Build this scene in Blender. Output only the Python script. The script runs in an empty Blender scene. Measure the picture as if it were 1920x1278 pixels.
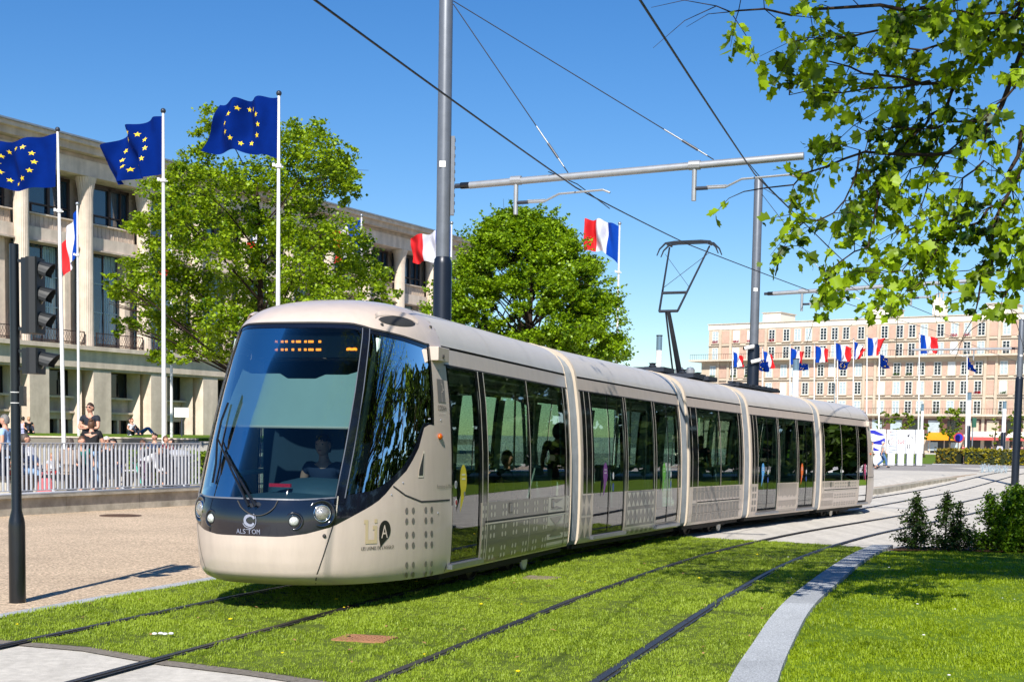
import bpy, bmesh, math, random
import numpy as np
from mathutils import Vector, Matrix, noise
random.seed(7)
R = math.radians
scene = bpy.context.scene
COL = scene.collection
# ------------------------------------------------------------------ surveyed camera
FPX, TH, RO, CXP, HYP, CH = 2600., .0752, .0168, 960., 815., 1.8
CYP = HYP + FPX*math.tan(TH)
_w = Vector((0, math.cos(TH), -math.sin(TH))); _u0 = Vector((0, math.sin(TH), math.cos(TH))); _x0 = Vector((1, 0, 0))
_r = _x0*math.cos(RO) + _u0*math.sin(RO); _u = -_x0*math.sin(RO) + _u0*math.cos(RO)
def ray(px, py):
    return _w + _r*((px-CXP)/FPX) + _u*((CYP-py)/FPX)
def at(px, py, D):                      # world point seen at photo position (px, py), D metres ahead
    d = ray(px, py); return Vector((d.x/d.y*D, D, CH + d.z/d.y*D))
def proj(p):
    d = Vector(p) - Vector((0, 0, CH)); k = d.dot(_w)
    return CXP + FPX*d.dot(_r)/k, CYP - FPX*d.dot(_u)/k
# ------------------------------------------------------------------ tracks and terrain
def r2x(Y):                              # right rail of the left track
    if Y < 19: return -.08 + .32*(Y-19)
    if Y < 33:
        t = Y-19; return -.08 + .32*t + .5*(.495-.32)/14*t*t
    return -.08 + .4075*14 + .495*(Y-33)
def r2s(Y): return .32 if Y < 19 else (.495 if Y > 33 else .32 + .175*(Y-19)/14)
def off(Y, o):                           # point at lateral offset o (right +) from rail 2, on the normal at Y
    s = r2s(Y); n = math.hypot(1, s)
    return r2x(Y) + o/n, Y - o*s/n
def trackline(o, y0, y1, step=.5):
    pts = []; y = y0
    while y <= y1:
        pts.append(off(y, o)); y += step if y < 40 else step*3
    return pts
def dip(Y):
    if Y < 15: return 0
    if Y < 42: return -.0135*(Y-15)
    if Y < 58: return -.3645
    if Y < 88:
        t = (Y-58)/30; return -.3645*(1-t*t*(3-2*t))
    return 0
def gz(X, Y):
    e = r2x(Y)-3.4
    t = max(0, min(1, (X-e)/1.2))
    return dip(Y)*t
def gnd(px, py):
    d = ray(px, py); Y = -CH/d.z*d.y
    for i in range(40): Y = .5*Y + .5*(gz(d.x/d.y*Y, Y)-CH)/d.z*d.y
    return Vector((d.x/d.y*Y, Y, gz(d.x/d.y*Y, Y)))
# ------------------------------------------------------------------ materials
MATS = {}
def nt(name):
    m = bpy.data.materials.new(name); m.use_nodes = True
    return m, m.node_tree, m.node_tree.nodes['Principled BSDF']
def lnk(t, a, b): t.links.new(a, b)
def N(t, ty, **k):
    n = t.nodes.new(ty)
    for a, v in k.items(): setattr(n, a, v)
    return n
def srgb(r, g, b):
    f = lambda c: c/12.92 if c <= .04045 else ((c+.055)/1.055)**2.4
    return (f(r), f(g), f(b))
def pm(name, col, rough=.6, metal=0, var=.12, scale=4, bump=0, bscale=60, spec=.5, coat=0, col2=None, det=6, coords='Object', stretch=None, emit=None, trans=0, bdist=.02):
    if name in MATS: return MATS[name]
    m, t, p = nt(name)
    p.inputs['Roughness'].default_value = rough; p.inputs['Metallic'].default_value = metal
    p.inputs['Specular IOR Level'].default_value = spec
    if coat: p.inputs['Coat Weight'].default_value = coat; p.inputs['Coat Roughness'].default_value = .05
    tc = N(t, 'ShaderNodeTexCoord'); co = tc.outputs[coords]
    if stretch:
        mp = N(t, 'ShaderNodeMapping'); mp.inputs['Scale'].default_value = stretch; lnk(t, co, mp.inputs[0]); co = mp.outputs[0]
    if var or col2:
        nz = N(t, 'ShaderNodeTexNoise'); nz.inputs['Scale'].default_value = scale; nz.inputs['Detail'].default_value = det
        nz.inputs['Roughness'].default_value = .65; lnk(t, co, nz.inputs['Vector'])
        cr = N(t, 'ShaderNodeValToRGB'); e = cr.color_ramp.elements
        e[0].position = .3; e[1].position = .7
        c2 = col2 or [min(1, c*(1+var)) for c in col]
        c1 = col if col2 else [c*(1-var) for c in col]
        e[0].color = (*c1, 1); e[1].color = (*c2, 1)
        lnk(t, nz.outputs['Fac'], cr.inputs[0]); lnk(t, cr.outputs[0], p.inputs['Base Color'])
    else: p.inputs['Base Color'].default_value = (*col, 1)
    if bump:
        nb = N(t, 'ShaderNodeTexNoise'); nb.inputs['Scale'].default_value = bscale; nb.inputs['Detail'].default_value = 4
        lnk(t, co, nb.inputs['Vector'])
        b = N(t, 'ShaderNodeBump'); b.inputs['Strength'].default_value = bump; b.inputs['Distance'].default_value = bdist
        lnk(t, nb.outputs['Fac'], b.inputs['Height']); lnk(t, b.outputs[0], p.inputs['Normal'])
    if emit:
        p.inputs['Emission Color'].default_value = (*col, 1); p.inputs['Emission Strength'].default_value = emit
    MATS[name] = m
    return m
def leafmat(name, c1, c2, tr=.45, rough=.45, scale=1.2):
    m, t, p = nt(name)
    g = N(t, 'ShaderNodeNewGeometry'); 
    nz = N(t, 'ShaderNodeTexNoise'); nz.inputs['Scale'].default_value = scale; lnk(t, g.outputs['Position'], nz.inputs['Vector'])
    a = N(t, 'ShaderNodeMath', operation='ADD'); lnk(t, nz.outputs['Fac'], a.inputs[0])
    b = N(t, 'ShaderNodeMath', operation='MULTIPLY'); b.inputs[1].default_value = .7; lnk(t, g.outputs['Random Per Island'], b.inputs[0])
    lnk(t, b.outputs[0], a.inputs[1])
    cr = N(t, 'ShaderNodeValToRGB'); e = cr.color_ramp.elements; e[0].position = .45; e[1].position = 1.15 if False else 1.0
    e[0].color = (*c1, 1); e[1].color = (*c2, 1); lnk(t, a.outputs[0], cr.inputs[0])
    lnk(t, cr.outputs[0], p.inputs['Base Color']); p.inputs['Roughness'].default_value = rough
    p.inputs['Specular IOR Level'].default_value = .35
    tl = N(t, 'ShaderNodeBsdfTranslucent'); mx = N(t, 'ShaderNodeMixShader'); mx.inputs[0].default_value = tr
    hs = N(t, 'ShaderNodeHueSaturation'); hs.inputs['Value'].default_value = 1.5; hs.inputs['Saturation'].default_value = 1.15; hs.inputs['Hue'].default_value = .485
    lnk(t, cr.outputs[0], hs.inputs['Color']); lnk(t, hs.outputs[0], tl.inputs[0])
    lnk(t, p.outputs[0], mx.inputs[1]); lnk(t, tl.outputs[0], mx.inputs[2])
    lnk(t, mx.outputs[0], t.nodes['Material Output'].inputs[0])
    MATS[name] = m
    return m
def glassmat(name, tint, ior=1.5, rough=.0, mul=1.0, gcol=(1, 1, 1)):
    m, t, p = nt(name); t.nodes.remove(p)
    tr = N(t, 'ShaderNodeBsdfTransparent'); tr.inputs[0].default_value = (*tint, 1)
    gl = N(t, 'ShaderNodeBsdfGlossy'); gl.inputs['Roughness'].default_value = rough; gl.inputs[0].default_value = (*gcol, 1)
    fr = N(t, 'ShaderNodeFresnel'); fr.inputs['IOR'].default_value = ior
    ml = N(t, 'ShaderNodeMath', operation='MULTIPLY'); ml.inputs[1].default_value = mul; ml.use_clamp = True
    lnk(t, fr.outputs[0], ml.inputs[0])
    mx = N(t, 'ShaderNodeMixShader'); lnk(t, ml.outputs[0], mx.inputs[0]); lnk(t, tr.outputs[0], mx.inputs[1]); lnk(t, gl.outputs[0], mx.inputs[2])
    lnk(t, mx.outputs[0], t.nodes['Material Output'].inputs[0])
    MATS[name] = m
    return m
# ------------------------------------------------------------------ mesh builder
class MB:
    def __init__(s): s.v = []; s.f = []; s.m = []; s.mats = []
    def mi(s, mat):
        if mat not in s.mats: s.mats.append(mat)
        return s.mats.index(mat)
    def add(s, vs, fs, mat=None):
        o = len(s.v); k = s.mi(mat); s.v.extend([tuple(v) for v in vs])
        s.f.extend([tuple(i+o for i in f) for f in fs]); s.m.extend([k]*len(fs)); return s
    def box(s, c, d, mat=None, rz=0, M=None):
        x, y, z = d[0]/2, d[1]/2, d[2]/2
        vs = [Vector((a*x, b*y, e*z)) for a in (-1, 1) for b in (-1, 1) for e in (-1, 1)]
        T = M or (Matrix.Translation(c) @ Matrix.Rotation(rz, 4, 'Z'))
        if M: T = M
        return s.add([T @ v for v in vs], [(0, 1, 3, 2), (4, 6, 7, 5), (0, 4, 5, 1), (2, 3, 7, 6), (0, 2, 6, 4), (1, 5, 7, 3)], mat)
    def bar(s, a, b, w, h, mat=None):    # box beam from a to b
        a = Vector(a); b = Vector(b); d = b-a; L = d.length
        q = d.to_track_quat('X', 'Z').to_matrix().to_4x4()
        return s.box(None, (L, w, h), mat, M=Matrix.Translation((a+b)/2) @ q)
    def tube(s, pts, r, n=8, mat=None, cap=True):
        pts = [Vector(p) for p in pts]; rr = r if isinstance(r, (list, tuple)) else [r]*len(pts)
        vs = []; fs = []; up = None
        for i, p in enumerate(pts):
            d = (pts[min(i+1, len(pts)-1)] - pts[max(i-1, 0)]).normalized()
            if up is None: up = Vector((0, 0, 1)) if abs(d.z) < .9 else Vector((1, 0, 0))
            x = d.cross(up).normalized(); y = x.cross(d).normalized(); up = y
            for k in range(n):
                t = 2*math.pi*k/n; vs.append(p + (x*math.cos(t)+y*math.sin(t))*rr[i])
        for i in range(len(pts)-1):
            for k in range(n):
                a = i*n+k; b = i*n+(k+1) % n; fs.append((a, b, b+n, a+n))
        if cap: fs.append(tuple(range(n))[::-1]); fs.append(tuple(range((len(pts)-1)*n, len(pts)*n)))
        return s.add(vs, fs, mat)
    def lathe(s, prof, c=(0, 0, 0), n=16, mat=None, ax='Z', cap=True):
        vs = []; fs = []
        for r, z in prof:
            for k in range(n):
                t = 2*math.pi*k/n; q = (r*math.cos(t), r*math.sin(t), z)
                if ax == 'X': q = (q[2], q[0], q[1])
                if ax == 'Y': q = (q[0], q[2], q[1])
                vs.append((q[0]+c[0], q[1]+c[1], q[2]+c[2]))
        for i in range(len(prof)-1):
            for k in range(n): a = i*n+k; b = i*n+(k+1) % n; fs.append((a, b, b+n, a+n))
        if cap: fs.append(tuple(range(n))[::-1]); fs.append(tuple(range((len(prof)-1)*n, len(prof)*n)))
        return s.add(vs, fs, mat)
    def ell(s, c, r, n=12, m=8, mat=None):
        prof = [(math.sin(math.pi*i/m), -math.cos(math.pi*i/m)) for i in range(m+1)]
        vs = []; fs = []
        for a, z in prof:
            for k in range(n):
                t = 2*math.pi*k/n; vs.append((c[0]+r[0]*a*math.cos(t), c[1]+r[1]*a*math.sin(t), c[2]+r[2]*z))
        for i in range(m):
            for k in range(n): a = i*n+k; b = i*n+(k+1) % n; fs.append((a, b, b+n, a+n))
        return s.add(vs, fs, mat)
    def grid(s, P, nu, nv, mat=None, skip=None):   # P(i,j) -> point
        vs = [P(i, j) for i in range(nu+1) for j in range(nv+1)]
        fs = [(i*(nv+1)+j, (i+1)*(nv+1)+j, (i+1)*(nv+1)+j+1, i*(nv+1)+j+1) for i in range(nu) for j in range(nv) if not (skip and skip(i, j))]
        return s.add(vs, fs, mat)
    def prism(s, poly, h, mat=None, M=None):       # poly (x,y) extruded up by h from z0
        n = len(poly); vs = [Vector((x, y, 0)) for x, y in poly] + [Vector((x, y, h)) for x, y in poly]
        if M: vs = [M @ v for v in vs]
        fs = [tuple(range(n))[::-1], tuple(range(n, 2*n))] + [(i, (i+1) % n, (i+1) % n+n, i+n) for i in range(n)]
        return s.add(vs, fs, mat)
    def obj(s, name, mat=None, parent=None, smooth=False, o=(0, 0, 0), weld=False, auto=None):
        me = bpy.data.meshes.new(name)
        vs = s.v
        if tuple(o) != (0, 0, 0): vs = [(a-o[0], b-o[1], c-o[2]) for a, b, c in vs]
        me.from_pydata(vs, [], s.f)
        mats = s.mats or [mat]
        for m in mats: me.materials.append(m or mat)
        if len(mats) > 1: me.polygons.foreach_set('material_index', s.m)
        if weld or True:
            bm = bmesh.new(); bm.from_mesh(me)
            if weld: bmesh.ops.remove_doubles(bm, verts=bm.verts, dist=1e-4)
            bmesh.ops.recalc_face_normals(bm, faces=bm.faces) if len(bm.faces) < 60000 and s.__dict__.get('rn', True) else None
            bm.to_mesh(me); bm.free()
        if smooth:
            me.polygons.foreach_set('use_smooth', [True]*len(me.polygons))
            if auto is not None:
                try: me.set_sharp_from_angle(angle=R(auto))
                except Exception: pass
        ob = bpy.data.objects.new(name, me); COL.objects.link(ob)
        if parent is not None: ob.parent = parent
        return ob
def tag(o, label=None, cat=None, group=None, kind=None):
    if label: o['label'] = label
    if cat: o['category'] = cat
    if group: o['group'] = group
    if kind: o['kind'] = kind
    return o
def root(name, label, cat, loc=(0, 0, 0), rz=0, group=None):
    o = bpy.data.objects.new(name, None); COL.objects.link(o); o.empty_display_size = .2
    o.location = loc; o.rotation_euler = (0, 0, rz); return tag(o, label, cat, group)
def struct(ob): ob['kind'] = 'structure'; return ob
def place(ob, loc, rz=0): ob.location = loc; ob.rotation_euler = (0, 0, rz); return ob
def copy_tree(o, parent=None):
    c = o.copy(); COL.objects.link(c)
    if parent is not None: c.parent = parent
    for ch in [x for x in bpy.data.objects if x.parent == o]: copy_tree(ch, c)
    return c
def text_poly(txt, size=1., font_res=2, shear=0):
    cu = bpy.data.curves.new('t', 'FONT'); cu.body = txt; cu.size = size; cu.resolution_u = font_res; cu.shear = shear
    cu.align_x = 'CENTER'
    ob = bpy.data.objects.new('t', cu); COL.objects.link(ob)
    dg = bpy.context.evaluated_depsgraph_get(); dg.update()
    me = bpy.data.meshes.new_from_object(ob.evaluated_get(dg))
    vs = [tuple(v.co) for v in me.vertices]; fs = [tuple(p.vertices) for p in me.polygons]
    bpy.data.objects.remove(ob); bpy.data.curves.remove(cu); bpy.data.meshes.remove(me)
    return vs, fs
# shared materials
CREAM = pm('tram_paint', srgb(.79, .73, .68), .32, 0, .055, 3, coat=.35, spec=.5, stretch=(3, 3, .5))
ROOFP = pm('tram_roof_paint', srgb(.78, .75, .71), .42, 0, .05, 3, coat=.15)
GAP = pm('dark_rubber', (.012, .012, .013), .7, 0, .1)
BLK = pm('black_gloss', srgb(.07, .085, .13), .12, 0, .08, 3, coat=.8)
FRAME = pm('black_frame', (.012, .013, .015), .07, 0, .1)
STEEL = pm('galvanised_steel', srgb(.62, .64, .66), .42, .7, .15, 8)
DSTEEL = pm('dark_steel', srgb(.2, .22, .26), .45, .3, .15, 8)
WHITE = pm('white_paint', (.8, .8, .8), .35, 0, .04)
CHROME = pm('chrome', (.85, .85, .87), .12, 1, .02)
# ================================================================== GROUND
def noise_ground(name, c1, c2, sc, bump, bsc, rough=.9, c3=None, vor=None, bdist=.01, lsc=.35, lvar=.14, streak=None, vst=False, orand=False):
    m, t, p = nt(name); p.inputs['Roughness'].default_value = rough; p.inputs['Specular IOR Level'].default_value = .25
    g = N(t, 'ShaderNodeNewGeometry'); co = g.outputs['Position']
    nz = N(t, 'ShaderNodeTexNoise'); nz.inputs['Scale'].default_value = sc; nz.inputs['Detail'].default_value = 8; nz.inputs['Roughness'].default_value = .7
    lnk(t, co, nz.inputs['Vector'])
    cr = N(t, 'ShaderNodeValToRGB'); e = cr.color_ramp.elements; e[0].position = .32; e[1].position = .68; e[0].color = (*c1, 1); e[1].color = (*c2, 1)
    lnk(t, nz.outputs['Fac'], cr.inputs[0]); out = cr.outputs[0]
    if vor:
        v = N(t, 'ShaderNodeTexVoronoi'); v.inputs['Scale'].default_value = vor; lnk(t, co, v.inputs['Vector'])
        hs = N(t, 'ShaderNodeSeparateColor'); lnk(t, v.outputs['Color'], hs.inputs[0])
        mx = N(t, 'ShaderNodeMix', data_type='RGBA', blend_type='MULTIPLY'); mx.inputs[0].default_value = 1
        r2 = N(t, 'ShaderNodeMapRange'); r2.inputs[3].default_value = .55; r2.inputs[4].default_value = 1.25; lnk(t, hs.outputs[0], r2.inputs[0])
        lnk(t, out, mx.inputs[6]); lnk(t, r2.outputs[0], mx.inputs[7]); out = mx.outputs[2]
    nl = N(t, 'ShaderNodeTexNoise'); nl.inputs['Scale'].default_value = lsc; nl.inputs['Detail'].default_value = 5
    co2 = co
    if streak:
        mp = N(t, 'ShaderNodeMapping'); mp.inputs['Rotation'].default_value = (0, 0, streak); mp.inputs['Scale'].default_value = (4, .25, 1); lnk(t, co, mp.inputs[0]); co2 = mp.outputs[0]
    if vst:
        mp = N(t, 'ShaderNodeMapping'); mp.inputs['Scale'].default_value = (2.2, 2.2, .22); lnk(t, co, mp.inputs[0]); co2 = mp.outputs[0]
    lnk(t, co2, nl.inputs['Vector'])
    mr = N(t, 'ShaderNodeMapRange'); mr.inputs[1].default_value = .3; mr.inputs[2].default_value = .7; mr.inputs[3].default_value = 1-lvar; mr.inputs[4].default_value = 1+lvar
    lnk(t, nl.outputs['Fac'], mr.inputs[0])
    if orand:
        oi = N(t, 'ShaderNodeObjectInfo'); mo = N(t, 'ShaderNodeMapRange'); mo.inputs[3].default_value = .86; mo.inputs[4].default_value = 1.08; lnk(t, oi.outputs['Random'], mo.inputs[0])
        mm = N(t, 'ShaderNodeMath', operation='MULTIPLY'); lnk(t, mr.outputs[0], mm.inputs[0]); lnk(t, mo.outputs[0], mm.inputs[1]); mr = mm
    m2 = N(t, 'ShaderNodeMix', data_type='RGBA', blend_type='MULTIPLY'); m2.inputs[0].default_value = 1
    lnk(t, out, m2.inputs[6]); lnk(t, mr.outputs[0], m2.inputs[7]); lnk(t, m2.outputs[2], p.inputs['Base Color'])
    if bump:
        nb = N(t, 'ShaderNodeTexNoise'); nb.inputs['Scale'].default_value = bsc; nb.inputs['Detail'].default_value = 5; lnk(t, co, nb.inputs['Vector'])
        b = N(t, 'ShaderNodeBump'); b.inputs['Strength'].default_value = bump; b.inputs['Distance'].default_value = bdist
        lnk(t, nb.outputs['Fac'], b.inputs['Height']); lnk(t, b.outputs[0], p.inputs['Normal'])
    MATS[name] = m; return m
G_CONC = noise_ground('pale_track_concrete', srgb(.70, .68, .64), srgb(.83, .805, .76), 9, .35, 70, lsc=.8, lvar=.10, streak=-.35)
G_AGG = noise_ground('pinkish_exposed_aggregate', srgb(.66, .57, .48), srgb(.90, .81, .69), 30, .6, 160, vor=45, lvar=.11, lsc=.5)
G_SOIL = noise_ground('turf_soil', srgb(.24, .31, .08), srgb(.40, .45, .14), 10, .8, 90, lsc=.9, lvar=.25)
G_LAWN = noise_ground('mown_turf', srgb(.28, .38, .05), srgb(.42, .52, .10), 14, .8, 90, lsc=.5, lvar=.15)
G_GRAN = noise_ground('grey_granite', srgb(.60, .615, .63), srgb(.77, .785, .80), 60, .15, 200, vor=140, lsc=1.2, lvar=.09, orand=True)
G_EDGE = noise_ground('worn_brown_grey_edge', srgb(.40, .37, .33), srgb(.56, .53, .49), 25, .4, 100)
G_MULCH = noise_ground('bark_mulch', srgb(.28, .20, .14), srgb(.55, .42, .30), 30, 1, 90, vor=30)
G_PLAZA = noise_ground('grey_plaza_paving', srgb(.50, .48, .465), srgb(.66, .64, .62), 5, .2, 60, lsc=.25, lvar=.12)
G_TAN = noise_ground('tan_plaza_paving', srgb(.62, .55, .48), srgb(.74, .67, .585), 8, .2, 60, lsc=.3, lvar=.08)
G_FAR = noise_ground('far_ground', srgb(.52, .5, .48), srgb(.62, .6, .57), .4, 0, 10)
G_PATH = noise_ground('brown_paving', srgb(.42, .36, .38), srgb(.55, .48, .49), 8, .2, 60)
G_WCON = noise_ground('weathered_concrete', srgb(.58, .555, .50), srgb(.74, .715, .655), 3, .4, 60, lsc=1.6, lvar=.22)
# base terrain: one sheet, dipping where the tracks dip, reaching the horizon
b = MB(); b.rn = False
xs = [-2500, -600, -200, -80] + list(np.arange(-40, 60.1, 1.)) + [90, 200, 600, 2500]
ys = [-300, -80, -20] + list(np.arange(0, 100.1, 1.)) + [130, 200, 600, 3000]
P = [[(x, y, gz(x, y)) for y in ys] for x in xs]
b.grid(lambda i, j: P[i][j], len(xs)-1, len(ys)-1, G_CONC)
struct(b.obj('ground', smooth=True))
def sheet(name, poly, z, mat, h=None, step=1., kind='structure', zf=None):
    """polygon laid on the terrain (z above it); optional thickness h downwards as real edge"""
    bm = bmesh.new(); vs = [bm.verts.new((x, y, 0)) for x, y in poly]; bm.faces.new(vs)
    for ax in (0, 1):
        lo = min(p[ax] for p in poly); hi = max(p[ax] for p in poly)
        k = math.ceil(lo/step)*step
        while k < hi:
            co = Vector((0, 0, 0)); co[ax] = k; no = Vector((0, 0, 0)); no[ax] = 1
            bmesh.ops.bisect_plane(bm, geom=bm.verts[:]+bm.edges[:]+bm.faces[:], plane_co=co, plane_no=no)
            k += step if (hi-lo) < 60 or k < 60 else step*4
    bmesh.ops.triangulate(bm, faces=bm.faces[:])
    f = zf or gz
    if h:
        r = bmesh.ops.extrude_face_region(bm, geom=bm.faces[:]); new = set(v for v in r['geom'] if isinstance(v, bmesh.types.BMVert))
        for v in bm.verts: v.co.z = f(v.co.x, v.co.y) + (z if v in new else z-h)
    else:
        for v in bm.verts: v.co.z = f(v.co.x, v.co.y) + z
    bmesh.ops.recalc_face_normals(bm, faces=bm.faces[:])
    if not h:
        for fc in bm.faces:
            if fc.normal.z < 0: fc.normal_flip()
    me = bpy.data.meshes.new(name); bm.to_mesh(me); bm.free(); me.materials.append(mat)
    ob = bpy.data.objects.new(name, me); COL.objects.link(ob)
    if kind: ob['kind'] = kind
    return ob
def strip(o0, o1, y0, y1, step=.5):
    return trackline(o0, y0, y1, step) + trackline(o1, y0, y1, step)[::-1]
OL = -2.62   # lateral offset of left kerb (inner edge)
kerb_in = trackline(OL, 2, 33)
# forecourt of exposed aggregate left of the track
sheet('forecourt_paving', trackline(OL-.2, 2, 46) + [(-60, 46), (-60, -5), (-10, -5)], .006, G_AGG, step=2.)
sheet('kerb_strip_left', strip(OL-.19, OL, 2, 36), .012, G_GRAN)
# right granite kerb: curved band standing a little proud
KL = [(.45, 4.0), (.95, 7.), (1.56, 9.81), (2.05, 11.67), (2.75, 14.2), (3.83, 17.59), (4.99, 21.0), (5.75, 23.1), (6.55, 25.1)]
KR = [(.80, 4.0), (1.28, 7.), (1.92, 9.85), (2.42, 11.8), (3.10, 14.24), (4.03, 17.1), (5.16, 20.5), (5.98, 22.75), (6.92, 25.1)]
def smoothpl(p, n=6):
    out = []
    for i in range(len(p)-1):
        a = p[max(i-1, 0)]; b_ = p[i]; c = p[i+1]; d = p[min(i+2, len(p)-1)]
        for k in range(n):
            t = k/n
            out.append(tuple(.5*((2*b_[q]) + (-a[q]+c[q])*t + (2*a[q]-5*b_[q]+4*c[q]-d[q])*t*t + (-a[q]+3*b_[q]-3*c[q]+d[q])*t**3) for q in (0, 1)))
    out.append(p[-1]); return out
KLs, KRs = smoothpl(KL), smoothpl(KR)
kerb = root('granite_kerb', 'long curved band of pale grey granite between tram turf and lawn', 'kerb', (0, 0, 0))
step = 5
for i in range(0, len(KLs)-1, step):
    j = min(i+step, len(KLs)-1)
    a, c = KLs[i:j+1], KRs[i:j+1]
    # 6 mm joint
    poly = a + c[::-1]
    poly = [(x, y-.010 if k in (0, len(poly)-1) else y) for k, (x, y) in enumerate(poly)]
    ob = sheet('kerb_stone', [(x, y+(.006 if k in (0, len(poly)-1) else 0)) for k, (x, y) in enumerate(poly)], .065, G_GRAN, h=.2, kind=None)
    ob.parent = kerb
# turf between and beside the rails
near = [(-4.9, 11.75), (-4.31, 11.6), (-3.41, 11.26), (-2.64, 10.67), (-1.9, 10.28), (-1.33, 9.9), (-.6, 9.3), (.5, 8.0)]
kl = [p for p in KLs if p[1] > 7.4 and p[1] < 25.3]
far_edge = [(6.45, 25.0), (5.6, 25.9), (4.6, 26.6), (3.24, 27.4)] + [off(27.4, -.9), off(27.4, -2.3)]
turf_poly = [p for p in near] + kl + far_edge + [p for p in trackline(OL, 12.2, 27)][::-1]
turf = sheet('turf_soil', turf_poly, .01, G_SOIL, step=1.)
turf.name = 'tram_turf'
# worn edging strip between concrete slab and turf
sheet('slab_edging_strip', near + [(x-.05, y-.17) for x, y in near[::-1]], .008, G_EDGE)
# lawn on the right of the kerb
lawn_poly = [p for p in KRs if p[1] > 3.9 and p[1] <= 24.2] + [(7.2, 24.15), (9.5, 24.3), (14, 24.3), (40, 26), (40, 2), (0, 2)]
lawn = sheet('lawn', lawn_poly, .014, G_LAWN, step=2.)
sheet('mulch_bed', [(6.55, 24.2), (9.5, 24.3), (20, 24.5), (20, 26.6), (12, 26.3), (9, 25.6), (7.1, 25.2)], .03, G_MULCH)
sheet('brown_path', [(8.2, 26.2), (20, 26.8), (26, 28.4), (12.5, 28.4)], .012, G_PATH)
# lawn out of view to the right (mirrored in the tram windows)
lawn2 = sheet('side_lawn', [(17, 27.5), (60, 27.5), (90, 90), (36, 84), (26, 58)], .012, G_LAWN, step=3.)
# ---------------------------------------------------------------- rails
RSTEEL = pm('rail_steel', srgb(.36, .34, .33), .38, .75, .25, 20)
RRUB = noise_ground('rail_rubber_filler', srgb(.15, .15, .16), srgb(.26, .26, .27), 30, .5, 100, rough=.75)
def rail(o, lab):
    rt = root('tram_rail', lab, 'rail', (0, 0, 0), group='rails of the two tram tracks')
    def band(o0, o1, z, mat, nm, y0=3, y1=92):
        b = MB(); A_ = trackline(o0, y0, y1, .5); B_ = trackline(o1, y0, y1, .5)
        b.grid(lambda i, j: ((A_[i][0] if j == 0 else B_[i][0]), (A_[i][1] if j == 0 else B_[i][1]), gz(*(A_[i] if j == 0 else B_[i]))+z), len(A_)-1, 1, mat)
        return b.obj(nm, parent=rt)
    band(o-.055, o+.06, .019, RRUB, 'rubber_filler')
    b = MB(); cl = trackline(o, 3, 92, .5)
    L_ = trackline(o-.028, 3, 92, .5); R_ = trackline(o+.028, 3, 92, .5)
    n = len(cl)-1
    prof = lambda i, j: [(L_[i], .018), (L_[i], .028), (R_[i], .028), (R_[i], .018)][j]
    b.grid(lambda i, j: (prof(i, j)[0][0], prof(i, j)[0][1], gz(*prof(i, j)[0])+prof(i, j)[1]), n, 3, RSTEEL); b.obj('rail_head', parent=rt)
    band(o+.05, o+.065, .0215, RSTEEL, 'groove_lip')
rail(-1.5, 'steel tram rail nearest the forecourt, left one under the tram')
rail(0., 'steel tram rail under the window side of the tram')
rail(1.92, 'steel rail in the turf next to the tram, left rail of the empty track')
rail(3.42, 'steel rail in the turf nearest the granite kerb')
# ---------------------------------------------------------------- raised plaza left of the far track + its low wall
def pz(x, y): return -.13 + .13*max(0, min(1, (y-62)/25))
PW = [(11.6, 50.), (14.08, 55.2), (18.6, 64.6), (23.2, 73.6)]
sheet('plaza_paving', PW + [(27, 81), (31, 90), (31, 100), (-20, 100), (-20, 47), (9.5, 47)], .0, G_TAN, step=4., zf=pz, h=.05)
def pz2(x, y): return pz(x, y)+.006
sheet('plaza_asphalt_band', [(-18, 74), (19.6, 69.5), (25.6, 79.5), (30.8, 89), (30.8, 99.9), (-19, 99.9)], .006, G_PLAZA, step=4., zf=pz)
b = MB(); WT = .32
for i in range(len(PW)-1):
    a, c = Vector((*PW[i], 0)), Vector((*PW[i+1], 0)); d = (c-a).normalized(); n_ = Vector((d.y, -d.x, 0))
    m_ = int((c-a).length/1.6)+1
    for k in range(m_):
        p, q = a.lerp(c, k/m_), a.lerp(c, (k+1)/m_)-d*.012
        zt = lambda v: pz(v.x, v.y)+.03
        vs = []
        for v in (p, q):
            for s_ in (0, 1):
                w_ = v + n_*(WT*s_); vs += [(w_.x, w_.y, -.6), (w_.x, w_.y, zt(v))]
        b.add(vs, [(0, 1, 3, 2), (4, 6, 7, 5), (0, 4, 5, 1), (2, 3, 7, 6), (1, 5, 7, 3)], G_WCON)
tag(b.obj('retaining_wall'), 'low concrete retaining wall rising beside the track behind the tram tail', 'wall')
# far asphalt plaza with pale kerb and hedge lawns
sheet('far_plaza', [(-40, 100), (31, 100), (100, 100), (130, 150), (-60, 150)], .004, G_PLAZA, step=20.)
sheet('far_promenade', [(34, 118), (110, 118), (130, 150), (36, 150)], .012, G_TAN, step=20.)
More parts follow.
